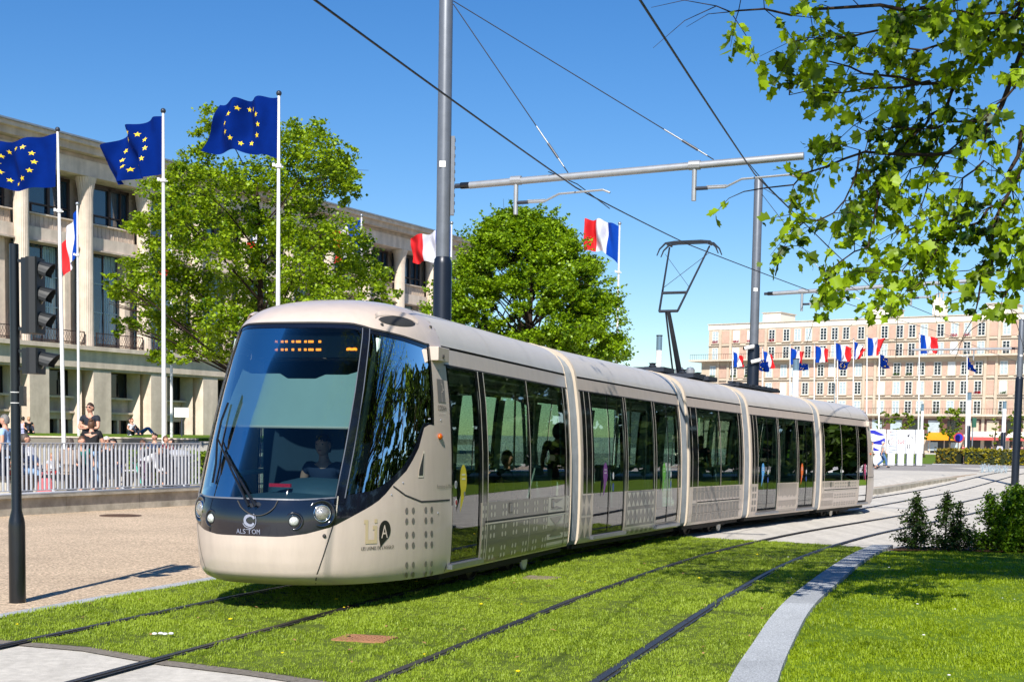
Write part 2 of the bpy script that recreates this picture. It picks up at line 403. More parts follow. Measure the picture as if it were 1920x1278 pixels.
# ================================================================== SKY, SUN, CAMERA
w = bpy.data.worlds.new('World'); scene.world = w; w.use_nodes = True
t = w.node_tree; bg = t.nodes['Background']
sky = t.nodes.new('ShaderNodeTexSky'); sky.sky_type = 'NISHITA'; sky.sun_disc = False
SUN_EL = R(40); SUN_AZ = (-.13, -.99)
sky.sun_elevation = SUN_EL; sky.sun_rotation = math.atan2(SUN_AZ[0], SUN_AZ[1])
sky.air_density = 1.0; sky.dust_density = 0; sky.ozone_density = 4; sky.altitude = 0
hs = t.nodes.new('ShaderNodeHueSaturation'); hs.inputs['Saturation'].default_value = 1.3; hs.inputs['Value'].default_value = 1.0; hs.inputs['Hue'].default_value = .507
t.links.new(sky.outputs[0], hs.inputs['Color']); t.links.new(hs.outputs[0], bg.inputs[0]); bg.inputs[1].default_value = .085
sd = bpy.data.lights.new('sun', 'SUN'); sd.energy = 4.7; sd.angle = R(.53); sd.color = (1, .945, .86)
so = bpy.data.objects.new('sun', sd); COL.objects.link(so)
v = Vector((SUN_AZ[0], SUN_AZ[1], 0)).normalized()*math.cos(SUN_EL) + Vector((0, 0, math.sin(SUN_EL)))
so.rotation_euler = v.to_track_quat('Z', 'Y').to_euler()
cd = bpy.data.cameras.new('camera'); cam = bpy.data.objects.new('camera', cd); COL.objects.link(cam); scene.camera = cam
cam.matrix_world = Matrix(((_r.x, _u.x, -_w.x, 0), (_r.y, _u.y, -_w.y, 0), (_r.z, _u.z, -_w.z, CH), (0, 0, 0, 1)))
cd.sensor_width = 36; cd.sensor_fit = 'HORIZONTAL'; cd.lens = 36*FPX/1920; cd.shift_y = (CYP-639)/1920; cd.shift_x = 0
cd.clip_start = .1; cd.clip_end = 6000
scene.view_settings.view_transform = 'Standard'; scene.view_settings.look = 'None'; scene.view_settings.gamma = 1
scene.view_settings.exposure = .58
scene.cycles.max_bounces = 6; scene.cycles.transparent_max_bounces = 16; scene.cycles.caustics_reflective = False; scene.cycles.caustics_refractive = False
scene.cycles.sample_clamp_indirect = 6
# ================================================================== TRAM
def interp(tab, x):
    if x <= tab[0][0]: return tab[0][1]
    for (a, p), (c, q) in zip(tab, tab[1:]):
        if x <= c: return p + (q-p)*(x-a)/(c-a) if c > a else q
    return tab[-1][1]
HWT = [(.27, 1.145), (.33, 1.175), (.5, 1.19), (.75, 1.198), (1.0, 1.2), (1.3, 1.197), (1.6, 1.19), (1.9, 1.172), (2.2, 1.148), (2.5, 1.11), (2.75, 1.07), (2.86, 1.04), (2.95, .995), (3.03, .93), (3.10, .84), (3.16, .72), (3.21, .55), (3.24, .35), (3.25, .15)]
HW = lambda z: interp(HWT, z)
def sd(side, s, z, o=0.): return (s, side*(HW(z)+o), z)
TNT = [(.27, 2.06), (.32, 2.22), (.38, 2.31), (.5, 2.355), (.65, 2.385), (.8, 2.40), (1.0, 2.40), (1.17, 2.35), (1.5, 2.2), (2.0, 1.97), (2.5, 1.73), (2.85, 1.55), (2.93, 1.48), (3.0, 1.38), (3.07, 1.24), (3.13, 1.06), (3.18, .84), (3.22, .6), (3.25, .3)]
TN = lambda z: interp(TNT, z)
def nose(th, z, o=0.):                    # th degrees: 0 = right flank (local -y), 90 = tip, 180 = left flank
    a = R(th); c = math.cos(a); s_ = max(0, math.sin(a)); h = HW(z)
    y = -h*math.copysign(abs(c)**.77, c); x = -TN(z)*s_**.91
    if o:
        e = .6
        p1 = nose(max(0, th-e), z); p2 = nose(min(180, th+e), z); p3 = nose(th, min(3.24, z+.02)); p4 = nose(th, max(.28, z-.02))
        n_ = (Vector(p2)-Vector(p1)).cross(Vector(p3)-Vector(p4)).normalized()
        if n_.dot(Vector((x+.2, y, 0))) < 0: n_ = -n_
        return (x+n_.x*o, y+n_.y*o, z+n_.z*o)
    return (x, y, z)
MODS = [('M', 17.35, 5.2), ('C', 21.3, 6.05), ('N', 24.2, 4.15), ('C', 27., 5.65), ('M', 27.6, 5.2)]
hd = lambda a: Vector((math.sin(R(a)), math.cos(R(a)), 0))
lfv = lambda a: Vector((-math.cos(R(a)), math.sin(R(a)), 0))
cur = Vector((-.70, 15.29, 0)) + lfv(17.35)*1.2
FR = []
for k, (n_, a, L) in enumerate(MODS):
    if k: cur = cur + hd(a)*.27
    e = cur + hd(a)*L
    z0, z1 = dip(max(cur.y, 15)), dip(e.y)
    zo = -.0135*0
    X = Vector((e.x-cur.x, e.y-cur.y, z1-z0)).normalized(); Y = lfv(a); Z = X.cross(Y)
    Mx = Matrix(((X.x, Y.x, Z.x, cur.x), (X.y, Y.y, Z.y, cur.y), (X.z, Y.z, Z.z, z0), (0, 0, 0, 1)))
    FR.append((Mx, L, a)); cur = e + hd(a)*.27
TROOT = Vector((FR[0][0][0][3], FR[0][0][1][3], 0))
tram = root('tram', 'long cream five-section tram with black glazed nose on the grassy track', 'tram', TROOT)
T_INV = Matrix.Translation(-TROOT)
M1W = FR[0][0]
def nose_inv(px, py, th0=None):
    best = None
    def er(th, z):
        q = proj(M1W @ Vector(nose(th, z))); return (q[0]-px)**2+(q[1]-py)**2
    for th in range(0, 140, 4):
        for k in range(0, 30):
            z = .28+k*.1
            if z > 3.2: break
            e = er(th, z)
            if best is None or e < best[0]: best = (e, th, z)
    e, th, z = best; st, sz = 2., .05
    for _ in range(24):
        im = False
        for a, c in ((st, 0), (-st, 0), (0, sz), (0, -sz)):
            t2, z2 = min(180, max(0, th+a)), min(3.24, max(.27, z+c)); e2 = er(t2, z2)
            if e2 < e: e, th, z, im = e2, t2, z2, True
        if not im: st /= 2; sz /= 2
    return th, z
def side_inv(k, px, py, side=-1):
    Mx = FR[k][0]; best = None; s_, z = 2., 1.2; st, sz = 1., .4
    er = lambda s, z: (lambda q: (q[0]-px)**2+(q[1]-py)**2)(proj(Mx @ Vector(sd(side, s, z))))
    e = er(s_, z)
    for _ in range(200):
        im = False
        for a, c in ((st, 0), (-st, 0), (0, sz), (0, -sz)):
            e2 = er(s_+a, z+c)
            if e2 < e: e, s_, z, im = e2, s_+a, z+c, True
        if not im:
            st /= 2; sz /= 2
            if st < 1e-4: break
    return s_, z
INTER = pm('pale_interior_lining', srgb(.74, .82, .78), .6, 0, .04)
CEIL = pm('white_interior_ceiling', (.5, .52, .5), .7, 0, .03)
SEATM = pm('grey_green_seat', srgb(.50, .60, .57), .6, 0, .1)
FLOORM = pm('tram_floor', (.05, .055, .06), .7, 0, .1)
FILM = pm('taupe_film', srgb(.39, .375, .345), .3, 0, .05, coat=.4)
FILML = pm('pale_print', srgb(.78, .75, .69), .35, 0, .03, coat=.3)
PRINT = pm('grey_print', srgb(.46, .44, .42), .35, 0, .03, coat=.3)
PRINTD = pm('dark_print', srgb(.30, .29, .28), .4, 0, .03)
ALU = pm('brushed_aluminium', srgb(.60, .62, .66), .3, .8, .1, 12)
SEAM = pm('panel_seam', (.03, .03, .03), .7, 0, .1)
HOOP = pm('hoop_paint', srgb(.775, .72, .65), .5, 0, .03)
LIP = pm('pale_trim', srgb(.86, .82, .75), .35, 0, .03)
BELL = pm('grey_bellows', srgb(.46, .48, .50), .6, .1, .15, 6)
UNDER = pm('underframe', (.018, .017, .016), .8, 0, .2)
WHEELM = pm('wheel_steel', srgb(.30, .28, .26), .5, .5, .2)
GLASS = glassmat('tram_glass', (.44, .60, .52), 1.55, 0, 1.35)
WSG = glassmat('windscreen_glass', (.40, .52, .55), 1.5, .01, .72)
SWG = glassmat('cab_side_glass', (.10, .14, .16), 1.5, .0, 1.15)
ZB = [.27, .30, .34, .37, .45, .55, .65, .75, .88, 1.02, 1.2, 1.4, 1.6, 1.8, 2.0, 2.2, 2.4, 2.56, 2.66, 2.745]
ZT = [2.775, 2.82, 2.86, 2.91, 2.95, 2.99, 3.03, 3.07, 3.10, 3.13, 3.16, 3.19, 3.21, 3.23, 3.24, 3.25]
PROF = [(-HW(z), z) for z in ZB+ZT] + [(HW(z), z) for z in (ZB+ZT)[::-1]]
def strip_decal(b, side, s0, s1, z0, z1, o, mat):
    zs = [z0] + [z for z in ZB if z0+.001 < z < z1-.001] + [z1]; n = max(1, int((s1-s0)/2))
    b.grid(lambda i, j: sd(side, s0+(s1-s0)*i/n, zs[j], o), n, len(zs)-1, mat)
def poly_decal(b, side, pts, o, mat): b.add([sd(side, s, z, o) for s, z in pts], [tuple(range(len(pts)))], mat)
def disc(b, side, s, z, rs, rz_, o, mat, n=12): poly_decal(b, side, [(s+rs*math.cos(2*math.pi*k/n), z+rz_*math.sin(2*math.pi*k/n)) for k in range(n)], o, mat)
STK = {}
def sticker(parent, side, s, z, col, nm):
    m = pm('sticker_'+nm, col, .4, 0, .03)
    b = MB(); pts = []
    for k in range(15):
        t = k/14*math.pi*1.5 - math.pi*.25
        pts.append((s+.115*math.cos(t), z+.12+.19*math.sin(t)*(.9)))
    pts.append((s-.10, z-.25))
    poly_decal(b, side, pts, .012, m)
    for q in (.17, .12):
        for j in range(5): poly_decal(b, side, [(s-.06+j*.025, z+q), (s-.043+j*.025, z+q), (s-.043+j*.025, z+q+.018), (s-.06+j*.025, z+q+.018)], .014, WHITE)
    disc(b, side, s+.03, z-.04, .03, .03, .016, STEEL)
    ob = b.obj('door_sticker', parent=parent); ob['label'] = nm+' leaf-shaped door sticker'
def text_side(b, side, s, z, size, txt, mat, o=.006, flip=1, shear=0):
    vs, fs = text_poly(txt, size, shear=shear); b.add([sd(side, s+flip*v[0], z+v[1], o) for v in vs], fs, mat)
def add_door(car, side, s0, s1, leaves, z0=.37, z1=2.56):
    n = leaves
    for k in range(n):
        a = s0+(s1-s0)*k/n; c = s0+(s1-s0)*(k+1)/n
        b = MB(); strip_decal(b, side, a+.025, c-.025, z0+.03, z1-.02, -.012, GLASS)
        for (p, q) in ((a, a+.03), (c-.03, c)): strip_decal(b, side, p, q, z0, z1, -.004, FRAME)
        strip_decal(b, side, a, c, z0, z0+.035, -.003, FRAME); strip_decal(b, side, a, c, z1-.025, z1, -.003, FRAME)
        b.rn = False; b.obj('door', parent=car)
    b = MB(); b.box(((s0+s1)/2, side*(HW(.33)+.02), .335), (s1-s0+.12, .07, .05), ALU); b.obj('door_sill', parent=car)
def carriage(kind, L, idx):
    """local frame: x rearwards from the front portal, y left, z up"""
    if kind == 'M': wins = [(1.35, 3.07), (3.13, 4.88)]; doors = [(.10, 1.08, 1)]; dark = [(1.08, 1.36), (3.05, 3.15), (4.86, 5.12)]; lo = .06; hi = 5.12
    elif kind == 'C':
        k = L/6.05; wins = [(2.50*k, 4.08*k)]; doors = [(.65*k, 2.30*k, 2), (4.3*k, 5.83*k, 2)]; dark = [(.14, .66*k), (2.29*k, 2.51*k), (4.07*k, 4.31*k), (5.82*k, L-.06)]; lo = .14; hi = L-.06
    else: wins = [(.68, 2.22), (2.29, 3.72)]; doors = []; dark = [(.1, .69), (2.2, 2.3), (3.7, 4.08)]; lo = .1; hi = 4.08
    br = sorted(set([0., L] + [x for w_ in wins for x in w_] + [x for d_ in doors for x in d_[:2]] + [lo, hi]))
    b = MB(); b.rn = False
    for side in (-1, 1):
        def skip(i, j):
            s = (br[i]+br[i+1])/2; z = (ZB[j]+ZB[j+1])/2
            if any(a < s < c for a, c in wins) and 1.02 < z < 2.56: return True
            return any(d_[0] < s < d_[1] for d_ in doors) and .37 < z < 2.56
        def blk(i, j):
            s = (br[i]+br[i+1])/2; z = (ZB[j]+ZB[j+1])/2; return 1.02 < z < 2.56 and lo < s < hi
        b.grid(lambda i, j: sd(side, br[i], ZB[j]), len(br)-1, len(ZB)-1, CREAM, lambda i, j: skip(i, j) or blk(i, j))
        b.grid(lambda i, j: sd(side, br[i], ZB[j]), len(br)-1, len(ZB)-1, FRAME, lambda i, j: skip(i, j) or not blk(i, j))
        b.grid(lambda i, j: sd(side, [0, L][i], [2.745, 2.775][j], -.03), 1, 1, SEAM)
    car = b.obj('carriage', parent=tram, smooth=True, auto=40)
    # roof skin
    b = MB(); ss = [.0] + [L*k/3 for k in (1, 2)] + [L]; RP = [(-HW(z), z) for z in ZT] + [(HW(z), z) for z in ZT[::-1]]
    b.grid(lambda i, j: (ss[i], RP[j][0], RP[j][1]), len(ss)-1, len(RP)-1, ROOFP)
    for s in ss[1:-1]:
        for side in (-1, 1):
            b.grid(lambda i, j: (s-.006+.012*i, side*(HW(ZT[j])+.002), ZT[j]+.002), 1, len(ZT)-1, SEAM if side > 0 else FILML)
    b.obj('roof', parent=car, smooth=True, auto=35)
    for side in (-1, 1):
        for (a, c) in wins:
            b = MB(); b.rn = False; strip_decal(b, side, a, c, 1.02, 2.56, -.006, GLASS); b.obj('window', parent=car)
        for d_ in doors: add_door(car, side, d_[0], d_[1], d_[2])
        # pale vertical trim between panes, dark gutters, panel seams
        b = MB(); b.rn = False
        vl = []
        if kind == 'M': vl = [(1.13, .33), (1.33, .33), (3.10, 1.0), (4.90, .60), (5.08, .50)]
        elif kind == 'C': vl = [(.30, .34), (.56, .34), (2.35*L/6.05, .4), (2.47*L/6.05, .4), (4.1*L/6.05, .4), (4.25*L/6.05, .4), (5.9*L/6.05, .4)]
        else: vl = [(.25, .4), (.62, .4), (2.255, 1.0), (3.76, .5), (3.98, .5)]
        for s, zl in vl: strip_decal(b, side, s-.011, s+.011, zl, 2.56, .006, LIP)
        strip_decal(b, side, 0, L, 2.558, 2.575, .004, SEAM)
        if kind in 'MN':
            a, c = ((1.25, 4.9) if kind == 'M' else (.6, 3.8))
            zz = .775 if kind == 'M' else .70
            strip_decal(b, side, a, c, zz, zz+.022, .006, SEAM); strip_decal(b, side, a, c, zz-.018, zz-.004, .006, LIP)
            if kind == 'M':
                strip_decal(b, side, 3.09, 3.105, .33, .76, .006, LIP); strip_decal(b, side, 1.25, 1.265, .3, .76, .006, LIP); strip_decal(b, side, 4.86, 4.872, .36, 1., .006, LIP)
                for s in (2.25, 4.2):
                    strip_decal(b, side, s-.07, s+.07, .86, .99, .006, SEAM); strip_decal(b, side, s-.06, s+.062, .868, .982, .008, FILM); strip_decal(b, side, s+.01, s+.05, .88, .95, .01, ALU)
            else: strip_decal(b, side, 2.25, 2.265, .3, .70, .005, LIP)
        else: strip_decal(b, side, 2.40*L/6.05, 4.2*L/6.05, .40, .415, .005, LIP)
        b.obj('panel_trim', parent=car)
        # printed livery
        b = MB(); b.rn = False; rr = random.Random(idx*7+side)
        if idx == 0:
            strip_decal(b, side, 1.14, 5.12, .29, 1.018, .002, FILM)
            for z, q in ((.955, 0), (.865, 0), (.71, 0), (.61, 0), (.44, 0), (.345, 0)):
                for g_ in range(6):
                    for e in (0, .13):
                        s = 1.42+g_*.46+e+.06
                        if s < 3.95: disc(b, side, s, z, .032, .032, .004, FILML)
                for e in (1.17, 1.27): disc(b, side, e, z, .028, .03, .004, FILML)
            for (s0, s1) in ((3.98, 4.82), (4.9, 5.1)):
                for (z0, z1) in ((.80, 1.01), (.42, .76)):
                    poly_decal(b, side, [(s0, z0), (s1, z0), (s1, z1), (s0, z1)], .004, FILML)
                    m_ = (s0+s1)/2; h = (z0+z1)/2
                    for tri in (((s0+.08, z0+.04), (s1-.08, z0+.04), (m_, h-.02)), ((s0+.08, z1-.03), (s1-.08, z1-.03), (m_, h+.02))): poly_decal(b, side, tri, .006, FILM)
                strip_decal(b, side, s0, s1, .31, .38, .004, FILML)
        elif idx == 1:
            strip_decal(b, side, 2.42, 4.22, .42, 1.015, .002, PRINT)
            for (z0, z1) in ((.46, .70), (.76, .99)):
                for c_ in range(7):
                    s0 = 2.47+c_*.245; s1 = s0+.20; m_ = (s0+s1)/2; h = (z0+z1)/2
                    poly_decal(b, side, [(s0, z0), (s1, z0), (m_, h-.01)], .005, FILML); poly_decal(b, side, [(s0, z1), (s1, z1), (m_, h+.01)], .005, FILML)
            for (z0, z1) in ((.36, .66), (.7, 1.0)):
                for (s0, s1) in ((.1, .28), (.33, .54)):
                    poly_decal(b, side, [(s0, z0), (s1, z0), ((s0+s1)/2, (z0+z1)/2)], .004, PRINT); poly_decal(b, side, [(s0, z1), (s1, z1), ((s0+s1)/2, (z0+z1)/2)], .004, PRINT)
            for c_ in range(6): strip_decal(b, side, 2.5+c_*.29, 2.66+c_*.29, .30, .37, .004, PRINT)
        elif idx == 2:
            for c_ in range(13):
                s0 = .32+c_*.27
                for (z0, z1) in ((.92, 1.0), (.76, .9), (.5, .66), (.33, .46)): strip_decal(b, side, s0, s0+.19, z0, z1, .003, PRINT)
                strip_decal(b, side, s0+.21, s0+.235, .32, 1.0, .003, PRINT)
            for z in (.48, .68, .91): strip_decal(b, side, .28, 3.9, z, z+.014, .0045, FILM)
        elif idx == 3:
            for c_ in range(19):
                s0 = 2.24+c_*.085; e = rr.uniform(0, .06)
                strip_decal(b, side, s0, s0+.038, .66+e, 1.0, .003, PRINT); strip_decal(b, side, s0+.01, s0+.045, .42+e, .60, .003, PRINT); strip_decal(b, side, s0, s0+.03, .3, .37, .003, PRINT)
            for q in range(2):
                for z in (.4, .55, .7, .85): strip_decal(b, side, .18+q*.18, .3+q*.18, z, z+.1, .003, PRINT)
        else:
            for c_ in range(14):
                for (z0, z1) in ((.86, .99), (.58, .70), (.36, .5)): strip_decal(b, side, 5.05-c_*.085, 5.08-c_*.085, z0, z1, .003, PRINT)
            for g_ in range(9):
                for z in (.95, .86, .64, .57, .42, .36):
                    for e in (0, .1): disc(b, side, 1.5+g_*.27+e, z, .03, .022, .003, PRINT, 8)
        b.obj('livery_print', parent=car)
        # interior
        b = MB(); b.rn = False
        ins = [(x0, x1) for x0, x1 in dark]
        for x0, x1 in ins: strip_decal(b, side, x0-.03, x1+.03, .4, 2.5, -.07, INTER)
        for x0, x1 in wins: strip_decal(b, side, x0, x1, .4, 1.02, -.07, INTER)
        b.obj('interior_lining', parent=car)
    b = MB(); b.box((L/2, 0, .36), (L-.02, 2.26, .04), FLOORM); b.obj('floor', parent=car)
    b = MB(); b.box((L/2, 0, 2.62), (L-.02, 2.06, .03), CEIL)
    for y in (-.55, .55): b.box((L/2, y, 2.59), (L-.3, .12, .03), WHITE)
    b.obj('ceiling', parent=car)
    # seats by the windows
    seats = {'M': [(1.75, 1), (2.65, -1), (3.55, 1), (4.45, -1)], 'C': [(2.85, 1), (3.75, -1)], 'N': [(1.05, 1), (1.95, -1), (2.5, 1), (3.4, -1)]}[kind]
    for s, dr in seats:
        for y in (-.82, .82):
            b = MB(); b.box((s, y, .78), (.44, .42, .09), SEATM)
            prof_ = [(-.03, .8), (-.06, 1.1), (-.10, 1.38), (-.03, 1.40), (.01, 1.1), (.04, .82)]
            Mx = Matrix.Translation((s-dr*.22, y+.21, 0)) @ Matrix(((dr, 0, 0, 0), (0, 0, -1, 0), (0, 1, 0, 0), (0, 0, 0, 1)))
            b.prism([(p, q) for p, q in prof_], .42, SEATM, Mx); b.box((s, y, .56), (.3, .3, .4), FLOORM)
            b.obj('passenger_seat', parent=car)
    poles = {'M': [1.2, 3.1], 'C': [1.48, 2.4, 4.2, 5.05], 'N': [2.26]}[kind]
    for s in poles:
        for y in (-.45, .45):
            b = MB(); b.tube([(s, y, .38), (s, y, 2.6)], .018, 8, LIP); b.obj('grab_pole', parent=car)
    # gable hoops + underframe
    for s, w_ in ((0, .065), (L, -.03)):
        if kind == 'M' and s == 0: continue
        b = MB()
        pts = PROF; n = len(pts)-1
        b.grid(lambda i, j: (s+[0, 0, w_, w_][i], pts[j][0]*[.94, 1.003, 1.006, 1.0][i], pts[j][1]+[-.05, .005, .008, 0][i]*(1 if pts[j][1] > 1.5 else 0)), 3, n, HOOP)
        b.obj('gable_hoop', parent=car, smooth=True, auto=50)
    b = MB()
    b.box((L/2, 0, .25), (L-.1, 2.14, .12), UNDER)
    b.box((L/2, 0, .17), (L*.6, 1.3, .12), UNDER); b.obj('underframe', parent=car)
    bog = {'M': [1.9, 3.5], 'C': [], 'N': [1.2, 2.9]}[kind]
    for s in bog:
        for y in (-.76, .76):
            b = MB(); sg = 1 if y > 0 else -1
            b.lathe([(.29, -.05), (.30, -.03), (.275, 0), (.275, .06), (.24, .065), (.22, .03), (.10, .03), (.09, .08), (.0, .08)], (s, y, .29), 28, WHEELM, 'Y', cap=False)
            if sg < 0:
                b = MB(); b.lathe([(.29, .05), (.30, .03), (.275, 0), (.275, -.06), (.24, -.065), (.22, -.03), (.10, -.03), (.09, -.08), (.0, -.08)], (s, y, .29), 28, WHEELM, 'Y', cap=False)
            b.obj('wheel', parent=car, smooth=True, auto=40)
    if bog:
        b = MB(); s0, s1 = bog
        for y in (-1.0, 1.0):
            b.box(((s0+s1)/2, y, .21), (s1-s0+.7, .06, .10), UNDER); b.lathe([(.0, -.02), (.12, -.02), (.13, 0), (.12, .02), (0, .02)], ((s0+s1)/2+.75*(1 if y < 0 else 1), y*1.02, .17), 16, LIP, 'Y')
        b.obj('bogie_frame', parent=car)
    return car
cars = []
for k, (kind, a, L) in enumerate(MODS):
    car = carriage(kind, L, k); Mx = T_INV @ FR[k][0]
    if k == 4: Mx = Mx @ Matrix.Translation((L, 0, 0)) @ Matrix.Rotation(math.pi, 4, 'Z')
    car.matrix_local = Mx; cars.append(car)
# bellows between the carriages
for k in range(4):
    A_ = T_INV @ FR[k][0] @ Matrix.Translation((FR[k][1]-.05, 0, 0)); B_ = T_INV @ FR[k+1][0] @ Matrix.Translation((.05, 0, 0))
    b = MB(); nr = 17; pr = PROF
    def P(i, j):
        t_ = i/nr; sc = .975 if i % 2 else .945
        if i in (0, nr): sc = .99
        p = A_ @ Vector((0, pr[j][0]*sc, .3+(pr[j][1]-.3)*(1-(1-sc)*.6))); q = B_ @ Vector((0, pr[j][0]*sc, .3+(pr[j][1]-.3)*(1-(1-sc)*.6)))
        return p.lerp(q, t_)
    b.grid(P, nr, len(pr)-1, BELL); b.obj('bellows', parent=tram)
# ---------------------------------------------------------------- cab nose (both ends)
LOWP = [(529, 1006), (574, 1000.4), (624, 987), (658.8, 968.6), (692, 950.5), (718, 932.5), (736, 909), (764.7, 879.5), (785, 840.7), (797, 795.5)]
GLP = [(560, 935.5), (600, 933.5), (633, 931), (648, 928), (697, 920), (720, 908), (737, 894), (762, 868), (781, 833), (793, 792)]
TOPP = [(560, 605.4), (660, 607), (685, 613), (694.8, 616.5), (757, 631), (797, 645)]
cv = lambda L_: sorted([nose_inv(*p) for p in L_])
LT = cv(LOWP); GT = cv(GLP); UT = cv(TOPP)
th_r = (LT[0][0]+UT[0][0])/2
print('nose tables', [tuple(round(x, 2) for x in p) for p in LT], [tuple(round(x, 2) for x in p) for p in GT], [tuple(round(x, 2) for x in p) for p in UT])
TH0 = 10.5; THP = nose_inv(640, 930)[0]; THQ = nose_inv(688, 616)[0]
print('pillar', THP, THQ, nose_inv(590, 1095), nose_inv(468, 985))
def fit(tab, ph): return interp(tab, min(ph, 90))
def pil(z): return THP + (THQ-THP)*(z-1.15)/(2.87-1.15)     # pillar between windscreen and side glass
def cab(car, right, real=True):
    zr = lambda a, c, n: [a+(c-a)*k/n for k in range(n+1)]
    cols = sorted(set([0, 3, 6, 9] + [TH0+k*(90-TH0)/26 for k in range(27)])); cols = cols + [180-c for c in cols[::-1][1:]]
    nC = len(cols)-1
    lo_ = lambda th: interp(LT, min(th, 180-th)) if min(th, 180-th) >= LT[0][0] else LT[0][1]
    up_ = lambda th: interp(UT, min(th, 180-th)) if min(th, 180-th) >= UT[0][0] else UT[0][1]
    ins = lambda th: min(th, 180-th) >= TH0-.01
    b = MB(); b.rn = False
    nl = 14
    b.grid(lambda i, j: nose(cols[i], .27+(min(lo_(cols[i]), lo_(cols[i]))-.27)*j/nl if ins(cols[i]) else .27+(lo_(TH0)-.27)*j/nl), nC, nl, CREAM)
    top = [0, .04, .1, .18, .26, .35, .44, .53, .62, .7, .78, .85, .91, .96, 1.]
    b.grid(lambda i, j: nose(cols[i], (up_(cols[i]) if ins(cols[i]) else up_(TH0))*(1-top[j])+3.25*top[j]), nC, len(top)-1, CREAM)
    cap = [nose(c, 3.25) for c in cols]; b.add(cap, [tuple(range(len(cap)))], CREAM)
    bl = [cols.index(c) for c in cols if c <= TH0+.01]; k0 = max(bl); k1 = nC-k0
    for (i0, i1) in ((0, k0), (k1, nC)):
        b.grid(lambda i, j: nose(cols[i0+i], lo_(TH0)+(up_(TH0)-lo_(TH0))*j/8), i1-i0, 8, CREAM)
    body = b.obj('nose_shell', parent=car, smooth=True, auto=45)
    # inner backing under the shell so that nothing shows through
    # black mask: lower edge .. glass
    def gl_(th):
        ph = min(th, 180-th); return max(lo_(th)+.02, interp(GT, ph))
    b = MB(); b.rn = False; W = cols[k0:k1+1]; nW = len(W)-1
    b.grid(lambda i, j: nose(W[i], lo_(W[i])+(gl_(W[i])-lo_(W[i]))*j/4, -.002), nW, 4, BLK)
    # frames as bands in the opening: top band, pillar band
    ut = lambda th: up_(th)-.05
    b.grid(lambda i, j: nose(W[i], [ut(W[i]), up_(W[i])][j], -.002), nW, 1, BLK)
    for sg in (0, 1):
        zs = zr(1.08, 2.86, 14)
        b.grid(lambda i, j: nose((lambda c: 180-c if sg else c)(pil(zs[j])+[-1.6, 2.6][i]), zs[j], .004), 1, 14, BLK)
        b.grid(lambda i, j: nose((lambda c: 180-c if sg else c)([TH0-.2, TH0+1.2][i]), lo_(TH0)+(up_(TH0)-lo_(TH0))*j/8, .003), 1, 8, FRAME)
    b.obj('black_mask', parent=car, smooth=True, auto=45)
    # glass: windscreen and two side panes share the opening, split at the pillars
    def pane(nm, f0, f1, mat, n=22):
        b = MB(); b.rn = False; m_ = 16
        def P(i, j):
            q = j/m_; z = 1.1; 
            for _ in range(3):
                th = f0(z)+(f1(z)-f0(z))*i/n; th = min(180, max(0, th)); z = gl_(th)+(ut(th)-gl_(th))*q
            return nose(th, z, -.006)
        b.grid(P, n, m_, mat); return b.obj(nm, parent=car, smooth=True)
    pane('windscreen', lambda z: pil(z)+.5, lambda z: 180-pil(z)-.5, WSG, 26)
    pane('cab_side_window', lambda z: TH0+.3, lambda z: pil(z)+.2, SWG)
    pane('cab_side_window', lambda z: 180-TH0-.3, lambda z: 180-pil(z)-.2, SWG)
    # thin bright edge line round the windscreen
    b = MB(); b.rn = False; GR = pm('grey_seal', srgb(.40, .42, .46), .4, 0, .05)
    zs = zr(1.14, 2.85, 16)
    for sg in (0, 1):
        for dth in (2.3, -1.7):
            b.grid(lambda i, j: nose((lambda c: 180-c if sg else c)(pil(zs[j])+dth+[0, .45][i]), zs[j], .007), 1, 16, GR)
    Ww = [THP+2+k*(180-2*THP-4)/30 for k in range(31)]
    b.grid(lambda i, j: nose(Ww[i], gl_(Ww[i])-.012+.014*j, .004), 30, 1, GR)
    b.obj('glazing_seal', parent=car)
    # seams
    b = MB(); b.rn = False
    s_end = 1 if right else 1
    zs = zr(.29, .97, 12); 
    for sg in (0, 1):
        thA = nose_inv(592, 1093)[0]; thB = nose_inv(631, 972)[0]
        b.grid(lambda i, j: nose((lambda c: 180-c if sg else c)(thA+(thB-thA)*(j/12)**.7+[0, .5][i]), zs[j], .003), 1, 12, SEAM)
        b.grid(lambda i, j: nose((lambda c: 180-c if sg else c)(thB+[0, .5][i]), .97+.19*j/3, .003), 1, 3, LIP)
        # panel line from the side glass down to the door
        pts = [(737, 911), (760, 928), (790, 940), (832, 940.5)]
        tz = [nose_inv(*p) for p in pts[:3]]; tz.append((0, tz[-1][1]))
        for (p, q) in zip(tz, tz[1:]):
            b.grid(lambda i, j: nose((lambda c: 180-c if sg else c)(p[0]+(q[0]-p[0])*i/4), p[1]+(q[1]-p[1])*i/4+[-.009, .009][j], .003), 4, 1, SEAM)
    b.grid(lambda i, j: nose(W[i], up_(W[i])+[-.006, .012][j], .004), nW, 1, SEAM)
    b.obj('panel_seam', parent=car)
    # scoop above the side glass, camera housing at the door pillar
    for sg in (0, 1):
        fl = lambda c: 180-c if sg else c
        b = MB(); b.rn = False
        t0, z0 = nose_inv(708, 592); t1, z1 = nose_inv(778, 606); t0, t1 = max(t0, t1), min(t0, t1)
        n = 16
        def lens(i, j, g_=1.):
            q = i/n; zc = 2.965+(q-.5)*-.01; h = .055*g_*math.sin(math.pi*min(1, max(0, q)))**.5
            return nose(fl(t1+(t0-t1)*q), zc+h*[-1, -.5, 0, .55, 1.0][j], [.004, .0075, .0075, .006, .004][j])
        b.grid(lens, n, 4, SEAM)
